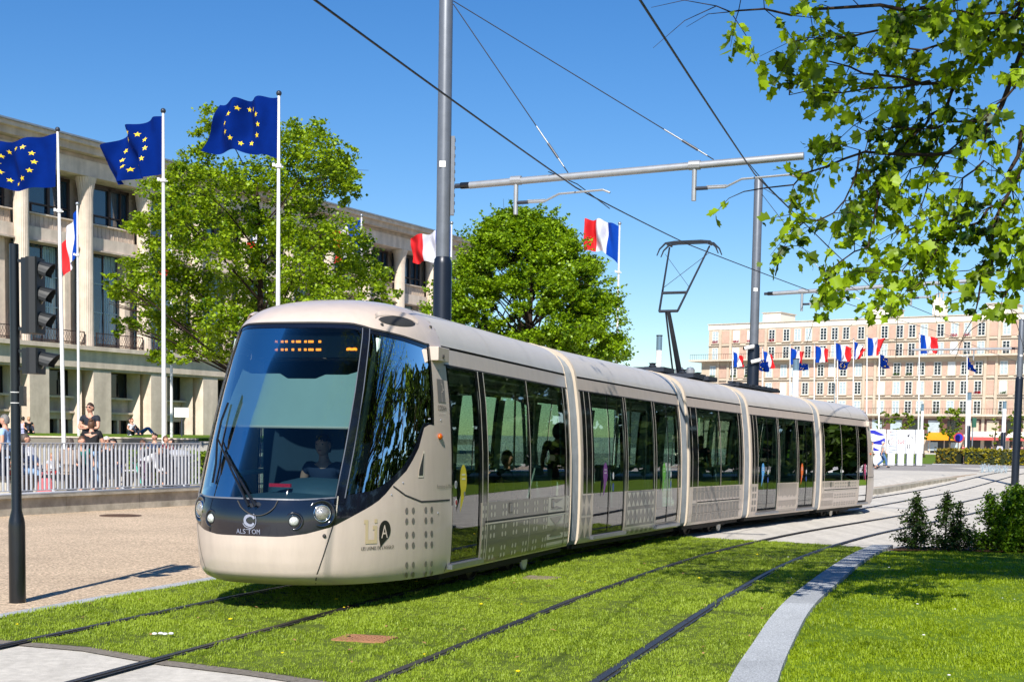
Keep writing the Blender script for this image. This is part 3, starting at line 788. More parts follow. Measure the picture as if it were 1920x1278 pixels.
        b.grid(lambda i, j: nose(fl(t1-2+(t0-t1+4)*i/n), 2.965+.06*math.sin(math.pi*i/n)**.5+[0, .035, .05][j], [.004, .03, .006][j]), n, 2, CREAM)
        b.obj('air_scoop', parent=car, smooth=True)
        b = MB(); sy = 1 if sg else -1
        b.box((-.17, sy*(HW(2.65)+.02), 2.665), (.34, .12, .15), CREAM); b.lathe([(.0, -.01), (.022, -.01), (.022, .01), (0, .01)], (-.2, sy*(HW(2.65)+.085), 2.64), 10, SEAM, 'Y')
        ob = b.obj('camera_housing', parent=car); bev = ob.modifiers.new('b', 'BEVEL'); bev.width = .025; bev.segments = 3
        # door handle recess, amber side lamp, bolts
        th, z = nose_inv(790, 871); b = MB(); b.rn = False
        hw_ = 1.2
        b.add([nose(fl(th+a), z+c, .005) for a, c in ((-1.4, -.13), (-1.4, .14), (-.6, .15), (1.6, -.05), (1.7, -.13))], [(0, 1, 2, 3, 4)], LIP)
        b.add([nose(fl(th+a), z+c, .008) for a, c in ((-.9, -.11), (-.9, .12), (-.6, .12), (1.3, -.05), (1.4, -.11))], [(0, 1, 2, 3, 4)], SEAM)
        b.obj('door_handle', parent=car)
        th, z = nose_inv(824, 818)
        b = MB(); q = nose(fl(th), z, .012); b.ell(q, (.05, .025, .035), 12, 8, pm('amber_lamp', srgb(.75, .35, .05), .2, 0, .1, coat=.5)); b.obj('side_lamp', parent=car, smooth=True)
    # headlights
    LENS = pm('headlamp_lens', (.42, .40, .36), .08, .5, .5, 25, bump=.4, bscale=60, coat=1); LED_ = pm('led_cluster', (.6, .62, .6), .25, .2, .5, 60)
    for (px, py, r_, nm) in ((604, 962, .086, 'headlight'), (551, 977, .056, 'led_lamp')):
        th, z = nose_inv(px, py)
        for sg in (0, 1):
            fl = lambda c: 180-c if sg else c
            c = Vector(nose(fl(th), z)); n_ = (Vector(nose(fl(th), z, .05))-c).normalized()
            fwd = (n_*.8 + Vector((-1, 0, 0))*.2).normalized()
            q = fwd.to_track_quat('Z', 'Y').to_matrix().to_4x4(); Mt = Matrix.Translation(c - fwd*.012) @ q
            b = MB(); b.lathe([(r_*1.75, -.03), (r_*1.65, .008), (r_*1.45, .012), (r_*1.15, .004), (r_*1.02, -.02), (r_*1.0, -.06)], (0, 0, 0), 24, BLK, cap=False); b.v = [tuple(Mt @ Vector(p)) for p in b.v]
            b2 = MB(); b2.lathe([(r_*.86, -.005), (r_*.8, .014), (r_*.5, .03), (0, .036)], (0, 0, 0), 24, LENS if nm == 'headlight' else LED_, cap=False)
            b2.lathe([(r_, .0), (r_*.97, .018), (r_*.86, .012), (r_*.85, -.01)], (0, 0, 0), 24, CHROME if nm == 'headlight' else FRAME, cap=False); b2.v = [tuple(Mt @ Vector(p)) for p in b2.v]
            b.obj('lamp_housing', parent=car, smooth=True); b2.obj(nm, parent=car, smooth=True)
    # cab interior
    DASH = pm('dashboard', srgb(.25, .36, .42), .6, 0, .08)
    b = MB(); b.ell((-1.25, 0, .95), (.85, .95, .22), 28, 10, DASH); b.ell((-1.05, -.1, 1.12), (.45, .55, .2), 24, 8, DASH); b.obj('dashboard', parent=car, smooth=True)
    b = MB(); b.box((-1.52, .1, 1.235), (.03, .24, .035), pm('red_lamp_bar', (.7, .02, .05), .3, 0, .3, 60, emit=.12)); b.obj('red_lamp_bar', parent=car)
    b = MB(); b.box((-.05, 0, 1.5), (.05, 2.1, 2.2), pm('cab_bulkhead', srgb(.18, .26, .32), .7, 0, .1)); b.obj('cab_bulkhead', parent=car)
    b = MB(); b.box((-.7, 0, .36), (1.4, 1.7, .04), FLOORM); b.obj('cab_floor', parent=car)
    BL = pm('pale_teal_blind', srgb(.66, .74, .71), .8, 0, .03)
    b = MB(); pr_ = [(-.78, 0), (.70, 0), (.66, .60), (.55, .565), (.30, .565), (.2, .52), (-.12, .52), (-.22, .575), (-.55, .575), (-.66, .62)]
    Mx = Matrix(((0, -.43, 0, -1.98), (1, 0, 0, 0), (0, .9, 1, 1.87), (0, 0, 0, 1)))
    Mx = Matrix(((0, .42, 0, -1.56), (-1, 0, 0, 0), (0, .95, 0, 1.84), (0, 0, 0, 1)))
    vs = [Mx @ Vector((x, y, 0)) for x, y in pr_]; vb = [v + Vector((.008, 0, 0)) for v in vs]; n = len(vs)
    b.add(vs+vb, [tuple(range(n)), tuple(range(n, 2*n))[::-1]]+[(i, (i+1) % n, (i+1) % n+n, i+n) for i in range(n)], BL)
    b.tube([Mx @ Vector((-.74, -.01, 0)), Mx @ Vector((.74, -.01, 0))], .014, 8, LIP); b.obj('roller_blind', parent=car)
    for sg in (-1, 1):
        b = MB(); b.tube([(-1.75, sg*.78, 1.2), (-1.35, sg*.80, 2.2), (-1.15, sg*.8, 2.75)], .035, 8, INTER); b.tube([(-1.95, sg*.74, 1.15), (-1.0, sg*1.0, 1.32), (-.1, sg*1.05, 1.35)], .03, 8, INTER); b.obj('cab_pillar', parent=car)
    # destination display
    b = MB(); b.box((-1.02, 0, 2.70), (.10, 1.36, .26), FRAME); b.obj('destination_display', parent=car)
    if real:
        ORG = pm('orange_led', (1., .27, .02), .5, 0, 0, emit=2.6)
        b = MB()
        def dot(px, py, w_=.026):
            # place on the display front plane x=-1.36 in cab frame
            o = M1W.inverted() @ Vector((0, 0, CH)); d = (M1W.inverted().to_3x3() @ ray(px, py)); t_ = (-1.078-o.x)/d.x; p = o+d*t_
            b.box((p.x, p.y, p.z), (.01, w_, .024), ORG)
        f1 = lambda x: 370+x/3.993; f2 = lambda y: 540+y/3.993
        for x in (591, 635, 666, 715, 748, 765, 810, 840, 860, 917): dot(f1(x), f2(400))
        for x in (591, 635, 666, 715, 765, 808, 840, 860, 897, 917): dot(f1(x), f2(460))
        for k_, x in enumerate((1124, 1131, 1138, 1145, 1152, 1164, 1170, 1176, 1182, 1188)): dot(f1(x), f2(458-4*(1-abs(k_ % 5-2)/2.)), .02)
        b.obj('display_letters', parent=car)
    return th_r
cab(cars[0], True); cab(cars[4], False, False)
# two cab seats
# ---------------------------------------------------------------- lettering and marks on the first carriage
def nose_text(b, px, py, size, txt, mat, o=.006, shear=0, sx=1.):
    th, z = nose_inv(px, py); p = Vector(nose(th+1, z)); q = Vector(nose(th-1, z)); k = 2/(p-q).length   # deg per metre
    vs, fs = text_poly(txt, size, shear=shear); b.add([nose(max(0, min(180, th-v[0]*k*sx)), z+v[1], o) for v in vs], fs, mat); return th, z, k
car = cars[0]
SILV = pm('silver_badge', srgb(.72, .75, .85), .2, .7, .05)
BEI = pm('beige_print', srgb(.76, .69, .55), .4, 0, .03); BK = pm('black_print', (.015, .015, .017), .35, 0, .05)
b = MB(); b.rn = False; nose_text(b, 468, 1000, .066, 'ALSTOM', SILV, .006, sx=1.3)
th, z = nose_inv(470, 975); k = 1.0/(Vector(nose(th+.5, z))-Vector(nose(th-.5, z))).length
for (r0, r1, a0, a1) in ((.036, .062, 20, 330), (.070, .078, 200, 420)):
    n = 24
    b.grid(lambda i, j: nose(th-(r0 if j == 0 else r1)*math.cos(R(a0+(a1-a0)*i/n))*k, z+(r0 if j == 0 else r1)*math.sin(R(a0+(a1-a0)*i/n)), .006), n, 1, SILV)
b.obj('maker_badge', parent=car)
b = MB(); b.rn = False
thl, zl = nose_inv(696, 996); kl_ = .9/(Vector(nose(thl+.5, zl))-Vector(nose(thl-.5, zl))).length
for (x0, x1, z0, z1) in ((-.10, -.055, -.12, .12), (-.12, -.10, .08, .12), (-.055, .02, -.12, -.08), (.045, .09, -.12, .06), (.02, .045, .02, .06), (.045, .09, .085, .125), (.02, .045, -.12, -.08)): b.add([nose(thl-x*kl_, zl+z, .005) for x, z in ((x0, z0), (x1, z0), (x1, z1), (x0, z1))], [(0, 1, 2, 3)], BEI)
th, z = nose_inv(721, 993); k = .8/(Vector(nose(th+.5, z))-Vector(nose(th-.5, z))).length
drop = [(-.085, -.20)] + [(-.085 if t_ < 0 else .0, 0) for t_ in ()] + [(.115*math.cos(R(a)), .115*math.sin(R(a))) for a in range(-60, 181, 12)] + [(-.115, -.10)]
b.add([nose(max(0, th-x*k), z+y*.85, .005) for x, y in drop], [tuple(range(len(drop)))], BK)
th_, z_ = nose_inv(720, 1004); vs, fs = text_poly('A', .19); b.add([nose(max(0, th_-v[0]*k), z_+v[1]-.02, .008) for v in vs], fs, CREAM)
nose_text(b, 708, 1029, .048, "LES LIGNES DE L'AGGLO", BK, .005, sx=.95)
b.obj('network_logo', parent=car)
b = MB(); b.rn = False
vs, fs = text_poly('Fontaine-la-Mallet', .062); th, z = nose_inv(812, 915.5)
k2 = 1/(Vector(nose(th+.5, z))-Vector(nose(th-.5, z))).length
def wrap(x, z_, o):                       # x metres rearwards of the cab door post on the right flank
    if x >= 0: return sd(-1, x, z_, o)
    k_ = max(0, min(60, -x*k2)); return nose(k_, z_, o)
b.add([wrap(v[0]-.12, z+v[1], .005) for v in vs], fs, PRINT)
for px in (762, 774.3, 797.8, 808.9, 825.5, 836.5):
    for py in (955, 974.6, 1000, 1020, 1056.5, 1075.5):
        if px > 822 and False: continue
        if px < 822:
            th, z = nose_inv(px, py-(px-800)*.05); kk = k2
            if th <= 0: continue
            b.add([nose(max(0, th+.033*kk*math.cos(R(a))), max(.275, z+.033*math.sin(R(a))), .004) for a in range(0, 360, 30)], [tuple(range(12))], PRINT)
b.obj('livery_dots', parent=car)
b = MB(); b.rn = False
s_, z = side_inv(0, 838, 668); text_side(b, -1, .02, 2.63, .10, '004', BK, .006)
b.obj('fleet_number', parent=car)
b = MB(); b.rn = False
th, z = nose_inv(822, 731)
sq = lambda x0, x1, z0, z1, o, m_: b.add([wrap(x, z_, o) for x, z_ in ((x0, z0), (x1, z0), (x1, z1), (x0, z1))], [(0, 1, 2, 3)], m_)
sq(-.30, -.06, z-.13, z+.12, .005, PRINT)
for q in ((-.17, -.16, .12, .07), (-.17, -.13, .07, .06), (-.14, -.13, .07, -.02), (-.18, -.13, -.02, -.01), (-.18, -.17, -.01, -.13), (-.13, -.09, .01, .0), (-.1, -.09, .03, 0)): sq(q[0], q[1], z+min(q[2], q[3]), z+max(q[2], q[3]), .008, CREAM)
vs, fs = text_poly('CODAH', .085); b.add([wrap(v[0]*.85-.18, z-.22+v[1], .005) for v in vs], fs, BK)
vs, fs = text_poly('Communaute de l\'agglomeration', .016); b.add([wrap(v[0]-.18, z-.27+v[1], .005) for v in vs], fs, PRINT)
b.obj('authority_mark', parent=car)
# bolts
b = MB(); b.rn = False
for p in ((716, 608.5), (807, 613), (608, 1004), (626, 949)):
    th, z = nose_inv(*p); b.ell(nose(th, z, .0), (.02, .02, .02), 8, 6, SEAM)
for p in ((734, 927), (755.5, 904.5), (806, 785), (826, 787), (822, 694), (821, 961)):
    th, z = nose_inv(*p); b.ell(nose(th, z, .0), (.010, .010, .010), 8, 6, ALU)
b.obj('body_bolt', parent=car)
# wipers: pivot at the mask, two arms and a blade on the left of the screen
b = MB()
def np_(px, py, o): th, z = nose_inv(px, py); return Vector(nose(th, z, o))
for (p, q) in (((469, 950), (414, 826)), ((482, 950), (425, 850))):
    b.tube([np_(*p, .03), np_((p[0]+q[0])/2, (p[1]+q[1])/2, .06), np_(*q, .03)], [.016, .011, .009], 6, FRAME)
b.tube([np_(430, 756, .015), np_(420, 790, .03), np_(412, 826, .03), np_(408, 870, .02), np_(401, 905, .015)], .012, 6, FRAME)
for p in ((470, 948), (484, 946)): b.lathe([(.0, 0), (.028, 0), (.028, .1), (.015, .12), (0, .12)], np_(*p, 0), 12, DSTEEL, 'X')
b.obj('wiper', parent=cars[0])
b = MB(); c0 = nose_inv(446, 940); c1 = nose_inv(521, 940)
pts = [np_(446+75*k/14, 938+28*math.sin(math.pi*k/14)**.6, .004) for k in range(15)]
b.tube(pts, .007, 5, SEAM); b.obj('wiper_cover_seam', parent=cars[0])
# stickers and buttons on the doors (window side)
sticker(cars[0], -1, .42, 1.18, srgb(.85, .78, .05), 'yellow'); 
for ob_, (s, z), kk in ((0, (.17, 1.25), 0), (0, (.18, 1.05), 0)):
    b = MB(); disc(b, -1, s, z, .045, .045, .012, WHITE); disc(b, -1, s, z, .03, .03, .015, STEEL if z > 1.1 else pm('sticker_red', srgb(.7, .2, .2), .5, 0, 0)); b.obj('door_button', parent=cars[0])
sticker(cars[1], -1, 1.20, 1.2, srgb(.48, .18, .55), 'purple'); sticker(cars[1], -1, 4.72, 1.2, srgb(.35, .72, .12), 'green')
sticker(cars[3], -1, .92, 1.2, srgb(.35, .65, .88), 'light blue'); sticker(cars[3], -1, 4.25, 1.2, srgb(.92, .42, .10), 'orange'); sticker(cars[4], 1, .45, 1.2, srgb(.80, .20, .45), 'pink')
for c_, s, sg in ((1, 1.62, -1), (1, 5.2, -1), (3, 1.32, -1), (3, 4.65, -1)):
    b = MB(); disc(b, sg, s, 1.28, .04, .06, .012, WHITE); disc(b, sg, s, 1.1, .045, .07, .012, pm('sticker_blue', srgb(.15, .3, .6), .5, 0, 0)); b.obj('door_button', parent=cars[c_])
# roof kit: boxes and pantograph
b = MB()
for s in (.6, 2.6, 3.7):
    b.box((s, 0, 3.30), (.7, 1.1, .09), DSTEEL); b.lathe([(.05, 0), (.08, .03), (.05, .06), (.08, .09), (.0, .1)], (s-.3, -.3, 3.33), 10, DSTEEL)
b.obj('roof_equipment', parent=cars[2])
for k_ in (3,):
    b = MB(); b.box((FR[k_][1]*.5, 0, 3.285), (FR[k_][1]*.6, 1.0, .06), DSTEEL)
    for q in range(8): b.box((.9+q*.5, -.4, 3.33), (.25, .12, .05), DSTEEL)
    b.obj('roof_equipment', parent=cars[k_])
TI = lambda p: tuple(Vector(p)-TROOT)
# pantograph: a part of the tram
PM = pm('pantograph_steel', srgb(.22, .24, .27), .45, .5, .15)
Mn = FR[2][0]
base = Mn @ Vector((3.05, 0, 3.36))
kx = Mn @ Vector((2.15, 0, 3.3))
knee = Vector((kx.x, kx.y, at(1247, 583, kx.y).z))
hp = Mn @ Vector((3.5, 0, 3.3)); head = Vector((hp.x, hp.y, at(1290, 463, hp.y).z))
print('panto', proj(base), proj(knee), proj(head), head)
L3 = lfv(24.2); D3 = hd(24.2)
pb = MB(); pb.tube([TI(base), TI(base.lerp(knee, .5)), TI(knee)], [.065, .055, .042], 8, PM)
pb.tube([TI(base+L3*.12-D3*.1), TI(knee+L3*.06)], .02, 6, PM)
pb.box(TI(base-Vector((0, 0, .02))), (.9, .9, .06), PM, rz=math.pi/2-R(24.2))
for a in (-.4, .4):
    for c in (-.4, .4): pb.tube([TI(base+L3*a+D3*c-Vector((0, 0, .12))), TI(base+L3*a+D3*c)], .05, 8, DSTEEL)
pan = pb.obj('pantograph', parent=tram)
pb = MB(); w0, w1 = .20, .45
for s_ in (-1, 1):
    pb.tube([TI(knee+L3*s_*w0), TI(head+L3*s_*w1)], [.024, .019], 8, PM)
for t_ in (0, .28):
    p = knee.lerp(head, t_); w_ = w0+(w1-w0)*t_; pb.tube([TI(p+L3*w_), TI(p-L3*w_)], .03, 8, PM)
a_, c_ = knee.lerp(head, .35), knee.lerp(head, .9)
for s_ in (-1, 1): pb.tube([TI(a_+L3*s_*(w0+.1)), TI(c_-L3*s_*.5)], .006, 4, PM)
pb.obj('upper_frame', parent=pan)
pb = MB()
for dq in (-.14, .14):
    o = head + D3*dq + Vector((0, 0, .08))
    pts = [o+L3*.69-Vector((0, 0, .26)), o+L3*.63-Vector((0, 0, .12)), o+L3*.50, o+L3*.3+Vector((0, 0, .02)), o-L3*.3+Vector((0, 0, .02)), o-L3*.50, o-L3*.63-Vector((0, 0, .12)), o-L3*.69-Vector((0, 0, .26))]
    pb.tube([TI(p) for p in pts], [.012, .018, .024, .026, .026, .024, .018, .012], 6, PM)
for s_ in (-1, 1): pb.tube([TI(head+L3*s_*w1+D3*.16+Vector((0, 0, .05))), TI(head+L3*s_*w1-D3*.16+Vector((0, 0, .05)))], .022, 6, PM)
pb.obj('collector_head', parent=pan)
# ================================================================== CATENARY
POLEG = pm('grey_pole_paint', srgb(.43, .45, .48), .4, .35, .1, 6); POLED = pm('dark_pole_sleeve', srgb(.10, .13, .18), .35, .2, .1, 6)
ARMG = pm('pale_grey_arm', srgb(.66, .67, .68), .4, .5, .1, 8); WIRE = pm('dark_wire', srgb(.12, .13, .16), .5, .6, .1)
LABELW = pm('white_label', (.7, .7, .68), .5, 0, .05)
def cpole(x, y, h, hs, r, lab, z0=None, bracket=None):
    z0 = gz(x, y) if z0 is None else z0
    t = root('catenary_pole', lab, 'pole', (x, y, z0), group='catenary poles of the tram line')
    b = MB(); b.lathe([(r, hs), (r*.97, h-.03), (r*.9, h), (0, h)], n=28, cap=False); b.obj('mast', POLEG, t, smooth=True, auto=40)
    b = MB(); b.lathe([(r*1.32, 0), (r*1.32, hs-.12), (r*1.22, hs-.05), (r*1.02, hs)], n=28, cap=False); b.obj('sleeve', POLED, t, smooth=True, auto=40)
    b = MB(); b.box((-.02, -r*1.0, 6.35), (r*.9, .012, .1), LABELW); b.obj('label_plate', parent=t)
    if bracket:
        b = MB(); b.box((r+.03, 0, bracket), (.06, .1, 1.3), POLEG)
        for k in range(10): b.box((r+.065, 0, bracket-.58+k*.13), (.012, .05, .05), DSTEEL)
        b.obj('bracket_plate', parent=t)
    return t
def arm(x, y, z, L, az, lab, drops, zw, rise=.03):
    """cross arm starting at the pole; local x along the arm"""
    t = root('cross_arm', lab, 'cross arm', (x, y, z), rz=az, group='cross arms over the tracks')
    b = MB(); b.tube([(.42, 0, 0), (L, 0, L*rise)], .058, 14); b.obj('arm_tube', ARMG, t, smooth=True, auto=40)
    b = MB(); b.tube([(.16, 0, 0), (.26, 0, 0)], .04, 8); b.tube([(.26, 0, 0), (.42, 0, 0)], .055, 10, FRAME); b.obj('insulator', DSTEEL, t)
    for q in drops:
        b = MB(); zt = q*rise
        b.tube([(q, 0, zt-.02), (q, 0, zt-.55)], .038, 10); b.tube([(q-.09, 0, zt), (q+.09, 0, zt)], .075, 10)
        b.tube([(q, 0, zt-.36), (q+.22, 0, zt-.36)], .03, 8, DSTEEL); b.tube([(q+.22, 0, zt-.36), (q+.5, 0, zt-.36)], .022, 6); b.tube([(q+.2, 0, zt-.33), (q+.52, 0, zt-.33)], .01, 6)
        b.tube([(q+.5, 0, zt-.36), (q+.75, 0, zt-.25), (q+1.5, 0, zt-.22), (q+1.62, 0, zt-.27)], .018, 6)
        b.obj('steady_arm', ARMG, t)
    return t
def perp(Y): s = r2s(Y); return math.atan2(-s/math.hypot(1, s), 1/math.hypot(1, s))
P1 = at(829, 585, 23.7); P2 = at(1411, 730, 40.)
cpole(P1.x, P1.y, 11.5, at(829, 482, 23.7).z-gz(P1.x, P1.y), .118, 'tall grey catenary pole with dark sleeve rising behind the tram roof in the middle', bracket=at(850, 330, 23.7).z-gz(P1.x, P1.y))
cp2 = cpole(P2.x, P2.y, at(1413, 336, 40).z-gz(P2.x, P2.y), at(1410, 645, 40).z-gz(P2.x, P2.y), .128, 'grey catenary pole with two small cameras behind the rear of the tram')
for dz, dx in ((.05, -.2), (-.33, .0)):
    z_ = at(1410, 655, 40).z-gz(P2.x, P2.y)+dz; b = MB(); b.tube([(dx-.1, -.22, z_-.04), (dx+.16, -.26, z_+.03)], .055, 12, WHITE); b.lathe([(.04, -.02), (.05, .02), (0, .02)], (dx-.12, -.22, z_-.04), 10, FRAME, 'X'); b.tube([(dx+.05, -.24, z_-.02), (0, -.1, z_-.02)], .025, 6); b.obj('security_camera', WHITE, cp2, smooth=True, auto=40)
P3 = at(1903, 900, 68.5)
cpole(P3.x, P3.y, at(1908, 598, 68.5).z-gz(P3.x, P3.y), at(1906, 706, 68.5).z-gz(P3.x, P3.y), .14, 'slim grey and black catenary pole between the tracks at the right edge')
A1 = at(850, 349, 23.65); az1 = perp(24); arm(P1.x+.05, P1.y, A1.z, 5.95, az1, 'long cross arm on the tall middle pole, nearest over the tracks', (1.25, 4.25), 5.8)
A2 = at(1422, 551, 40); arm(P2.x+.1, P2.y, A2.z, 5.95, perp(40), 'cross arm on the pole with cameras, farther along over the tracks', (1.25, 4.25), 5.8)
# span pair on the far pole
A3 = at(1903, 653, 68.5); t3 = arm(P3.x, P3.y, A3.z, 5.2, perp(70)+math.pi, 'thin cross arm reaching left from the pole at the right edge', (2.2,), 5.8, rise=0)
def wire(pts, r, lab, name='overhead_wire', mat=WIRE, grp='overhead wires and stays'):
    b = MB(); b.tube(pts, r, 6, mat); return tag(b.obj(name), lab, 'wire', grp)
def catw(pts, sag=.0, n=8):
    out = []
    for a, c in zip(pts, pts[1:]):
        for k in range(n):
            t_ = k/n; p = a.lerp(c, t_); p.z -= sag*4*t_*(1-t_); out.append(p)
    out.append(pts[-1]); return out
# contact wire over the left track: through the steady arm points and the collector
W1 = [at(590, 0, 12.4), at(1080, 352, 22.9), at(1290, 458, 30.7), at(1560, 560, 41.5), at(1760, 622, 70.), at(1912, 680, 95)]
W1[0] = at(590, 0, 11.6); p_ = W1[0]-(W1[1]-W1[0])*.6; W1 = [p_]+W1
wire(catw(W1, .015), .011, 'dark contact wire over the left track touching the pantograph')
W2 = [at(1200, 0, 10.5), at(1416, 328, 21.9), at(1640, 545, 38.5), at(1800, 610, 62.)]
W2 = [W2[0]-(W2[1]-W2[0])*.6]+W2
wire(catw(W2, .015), .011, 'dark contact wire over the empty right track passing the arm tip')
wire(catw([at(1028, 322, 22.95), at(1082, 345, 23.1), at(1143, 391, 25.2)], .0), .008, 'short bridle wire under the near cross arm')
wire(catw([at(1395, 296, 21.9), at(1440, 350, 24.2), at(1560, 470, 30)], .0), .008, 'bridle wire slanting from the arm tip through the leaves')
def stay(a, c, lab):
    b = MB(); b.tube([a, c], .009, 6, WIRE)
    d = (c-a).normalized(); L = (c-a).length; q = c-d*.95
    b.tube([q, c-d*.12], .012, 8, POLEG); b.tube([c-d*.6, c-d*.3], .02, 8, DSTEEL); tag(b.obj('stay_wire'), lab, 'wire', 'overhead wires and stays')
top1 = at(850, 8, 23.6); az = Vector((math.cos(az1), math.sin(az1), 0)); o1 = Vector((P1.x+.05, P1.y, A1.z))
stay(top1, o1+az*2.15+Vector((0, 0, .12)), 'steep thin stay from the tall pole to the middle of its arm')
stay(top1+Vector((0, 0, .05)), o1+az*4.55+Vector((0, 0, .2)), 'long thin stay from the tall pole to the outer part of its arm')
top2 = at(1414, 345, 40); az2 = Vector((math.cos(perp(40)), math.sin(perp(40)), 0)); o2 = Vector((P2.x+.1, P2.y, A2.z))
stay(top2, o2+az2*2.15+Vector((0, 0, .1)), 'steep thin stay from the camera pole to its arm')
stay(top2+Vector((0, 0, .04)), o2+az2*4.5+Vector((0, 0, .16)), 'long thin stay from the camera pole to its arm, behind the leaves')
# ================================================================== TRAFFIC SIGNAL
g = gnd(33, 1130); TS = root('traffic_signal', 'black traffic signal pole with two side-on signal heads at the left edge', 'traffic signal', g)
SB = pm('signal_black', srgb(.075, .085, .10), .32, .1, .12, 6, coat=.3); SG = pm('signal_grey', srgb(.10, .115, .125), .55, 0, .1, 20)
zz = lambda y: at(30, y, 14.1).z-g.z
b = MB(); b.lathe([(.083, 0), (.083, zz(985)), (.078, zz(975)), (.052, zz(955)), (.048, zz(700)), (.045, zz(458)), (.04, zz(457)), (0, zz(457))], n=24, cap=False); b.obj('pole', SB, TS, smooth=True, auto=35)
def shead(y0, y1, n, nm):
    b = MB(); z0, z1 = zz(y1), zz(y0); h = z1-z0
    x0 = .085
    b.box((.08+.03, .02, (z0+z1)/2), (.06, .12, h), SB)
    # rounded housing
    pr_ = [(.145, -.09), (.16, -.125), (.20, -.14), (.27, -.14), (.285, -.12), (.285, .12), (.27, .14), (.2, .14), (.16, .125), (.145, .09)]
    b.prism([(x*.9+.012, y) for x, y in pr_], h, SG, Matrix.Translation((0, 0, z0)))
    b.box((.085, .0, z1-.03), (.1, .04, .03), SB); b.box((.085, .0, z0+.05), (.1, .04, .03), SB)
    hd_ = b.obj('signal_head', parent=TS)
    for k in range(n):
        zc = z0+h*(k+.5)/n; b = MB(); r_ = min(.1, h/n*.44)
        def P(i, j):
            a = R(-20+220*i/12); L = [.0, .15 if n == 3 else .19][j]*(.55+.45*max(0, math.sin(a)))
            return (.262+L, r_*math.cos(a)*1.0, zc+r_*math.sin(a)-(.03 if j else 0))
        b.grid(P, 12, 1); ob = b.obj('visor', SG, hd_); so_ = ob.modifiers.new('s', 'SOLIDIFY'); so_.thickness = .006
        b = MB(); b.lathe([(r_*.85, 0), (r_*.6, .015), (0, .025)], (.266, 0, zc), 16, pm('signal_lens', (.03, .035, .03), .15, 0, .1), 'X'); b.obj('lens', parent=hd_)
shead(483, 625, 3, 0); shead(652, 700, 1, 1)
b = MB(); b.box((.075, -.0, zz(742)), (.045, .09, .2), SB); b.obj('push_button_box', parent=TS)
b = MB()
for y_ in (735, 755): b.lathe([(.0505, zz(y_)-.004), (.0505, zz(y_)+.004)], n=20, mat=LABELW)
b.obj('reflective_band', parent=TS)
# ================================================================== FLAGS
POLEW = pm('white_pole_paint', srgb(.88, .88, .87), .3, 0, .03, 5, coat=.3)
EUB = pm('flag_blue_fabric', srgb(.0, .14, .45), .95, 0, .10, 3, spec=.1); FRB = pm('flag_mid_blue_fabric', srgb(.04, .26, .66), .9, 0, .06, 3, spec=.15)
FRW = pm('flag_white_fabric', srgb(.90, .90, .93), .8, 0, .04, 3); FRR = pm('flag_red_fabric', srgb(.86, .10, .13), .75, 0, .06, 3); STY = pm('flag_star_yellow', srgb(.95, .82, .15), .6, 0, .05)
def cloth(mm):
    if mm.name.endswith('_c'): return mm
    t = mm.node_tree
    p = t.nodes['Principled BSDF']; tl = N(t, 'ShaderNodeBsdfTranslucent'); mx = N(t, 'ShaderNodeMixShader'); mx.inputs[0].default_value = .25
    src = p.inputs['Base Color'].links[0].from_socket; lnk(t, src, tl.inputs[0]); lnk(t, p.outputs[0], mx.inputs[1]); lnk(t, tl.outputs[0], mx.inputs[2]); lnk(t, mx.outputs[0], t.nodes['Material Output'].inputs[0])
for m_ in (EUB, FRB, FRW, FRR): cloth(m_)
def flag(kind, ht, hb, ft, fb, D, lab, seed=0, amp=.12, dd=0., grp='french flags', waves=2.2, sagt=0, sagb=0, mid=None):
    """ht,hb,ft,fb: hoist top/bottom, fly top/bottom (photo px); D distance; dd: how much farther the fly end is"""
    rr = random.Random(seed); HT, HB = at(*ht, D), at(*hb, D); FT, FB = at(*ft, D+dd), at(*fb, D+dd)
    p1, p2 = rr.uniform(0, 6), rr.uniform(0, 6)
    U = (FT-HT); Lh = max(.3, (FT-HT).length); nrm = Vector((-U.y, U.x, 0)).normalized() if Vector((U.x, U.y, 0)).length > .01 else Vector((0, 1, 0))
    px2m = D/FPX
    def S(u, v, o=0):
        p = HT.lerp(FT, u).lerp(HB.lerp(FB, u), v)
        p.z += (sagt*(1-v)+sagb*v)*px2m*4*u*(1-u)
        a = amp*min(1, u*2.2)
        w_ = 1.35*a*(math.sin(waves*2*math.pi*u+p1+2.6*v)+.45*math.sin(5.1*math.pi*u-3.0*v+p2)+.3*math.sin(9*u+7*v+p1)+.35*abs(math.sin(5.5*u+3.2*v+p2))+.12*math.sin(23*u-9*v))
        p = p + nrm*(w_+o); p.z += a*.35*math.sin(waves*2*math.pi*u+p2+1.2*v)
        return p
    o = HT
    b = MB(); b.rn = False; nu, nv = 40, 18
    cols = [EUB] if kind == 'eu' else [FRB, FRW, FRR]
    for k, c in enumerate(cols):
        a0, a1 = k/len(cols), (k+1)/len(cols); n = nu//len(cols)
        b.grid(lambda i, j: S(a0+(a1-a0)*i/n, j/nv), n, nv, c)
    if kind == 'eu':
        for k in range(12):
            cu, cv_ = .5+.235*math.cos(R(30*k)), .5+.345*math.sin(R(30*k)); st = []
            for q in range(10):
                rr_ = .052 if q % 2 == 0 else .021; a = R(-90+36*q); st.append((cu+rr_*math.cos(a)*.67, cv_+rr_*math.sin(a)))
            for o_ in (-.012, .012):
                vs = [S(x, y, o_) for x, y in st] + [S(cu, cv_, o_)]
                b.add(vs, [(q, (q+1) % 10, 10) for q in range(10)], STY)
    ob = b.obj('eu_flag' if kind == 'eu' else 'french_flag', smooth=True, o=tuple(o)); ob.location = o
    ob.data.set_sharp_from_angle(angle=R(60)) if hasattr(ob.data, 'set_sharp_from_angle') else None

    return tag(ob, lab, 'flag', grp)
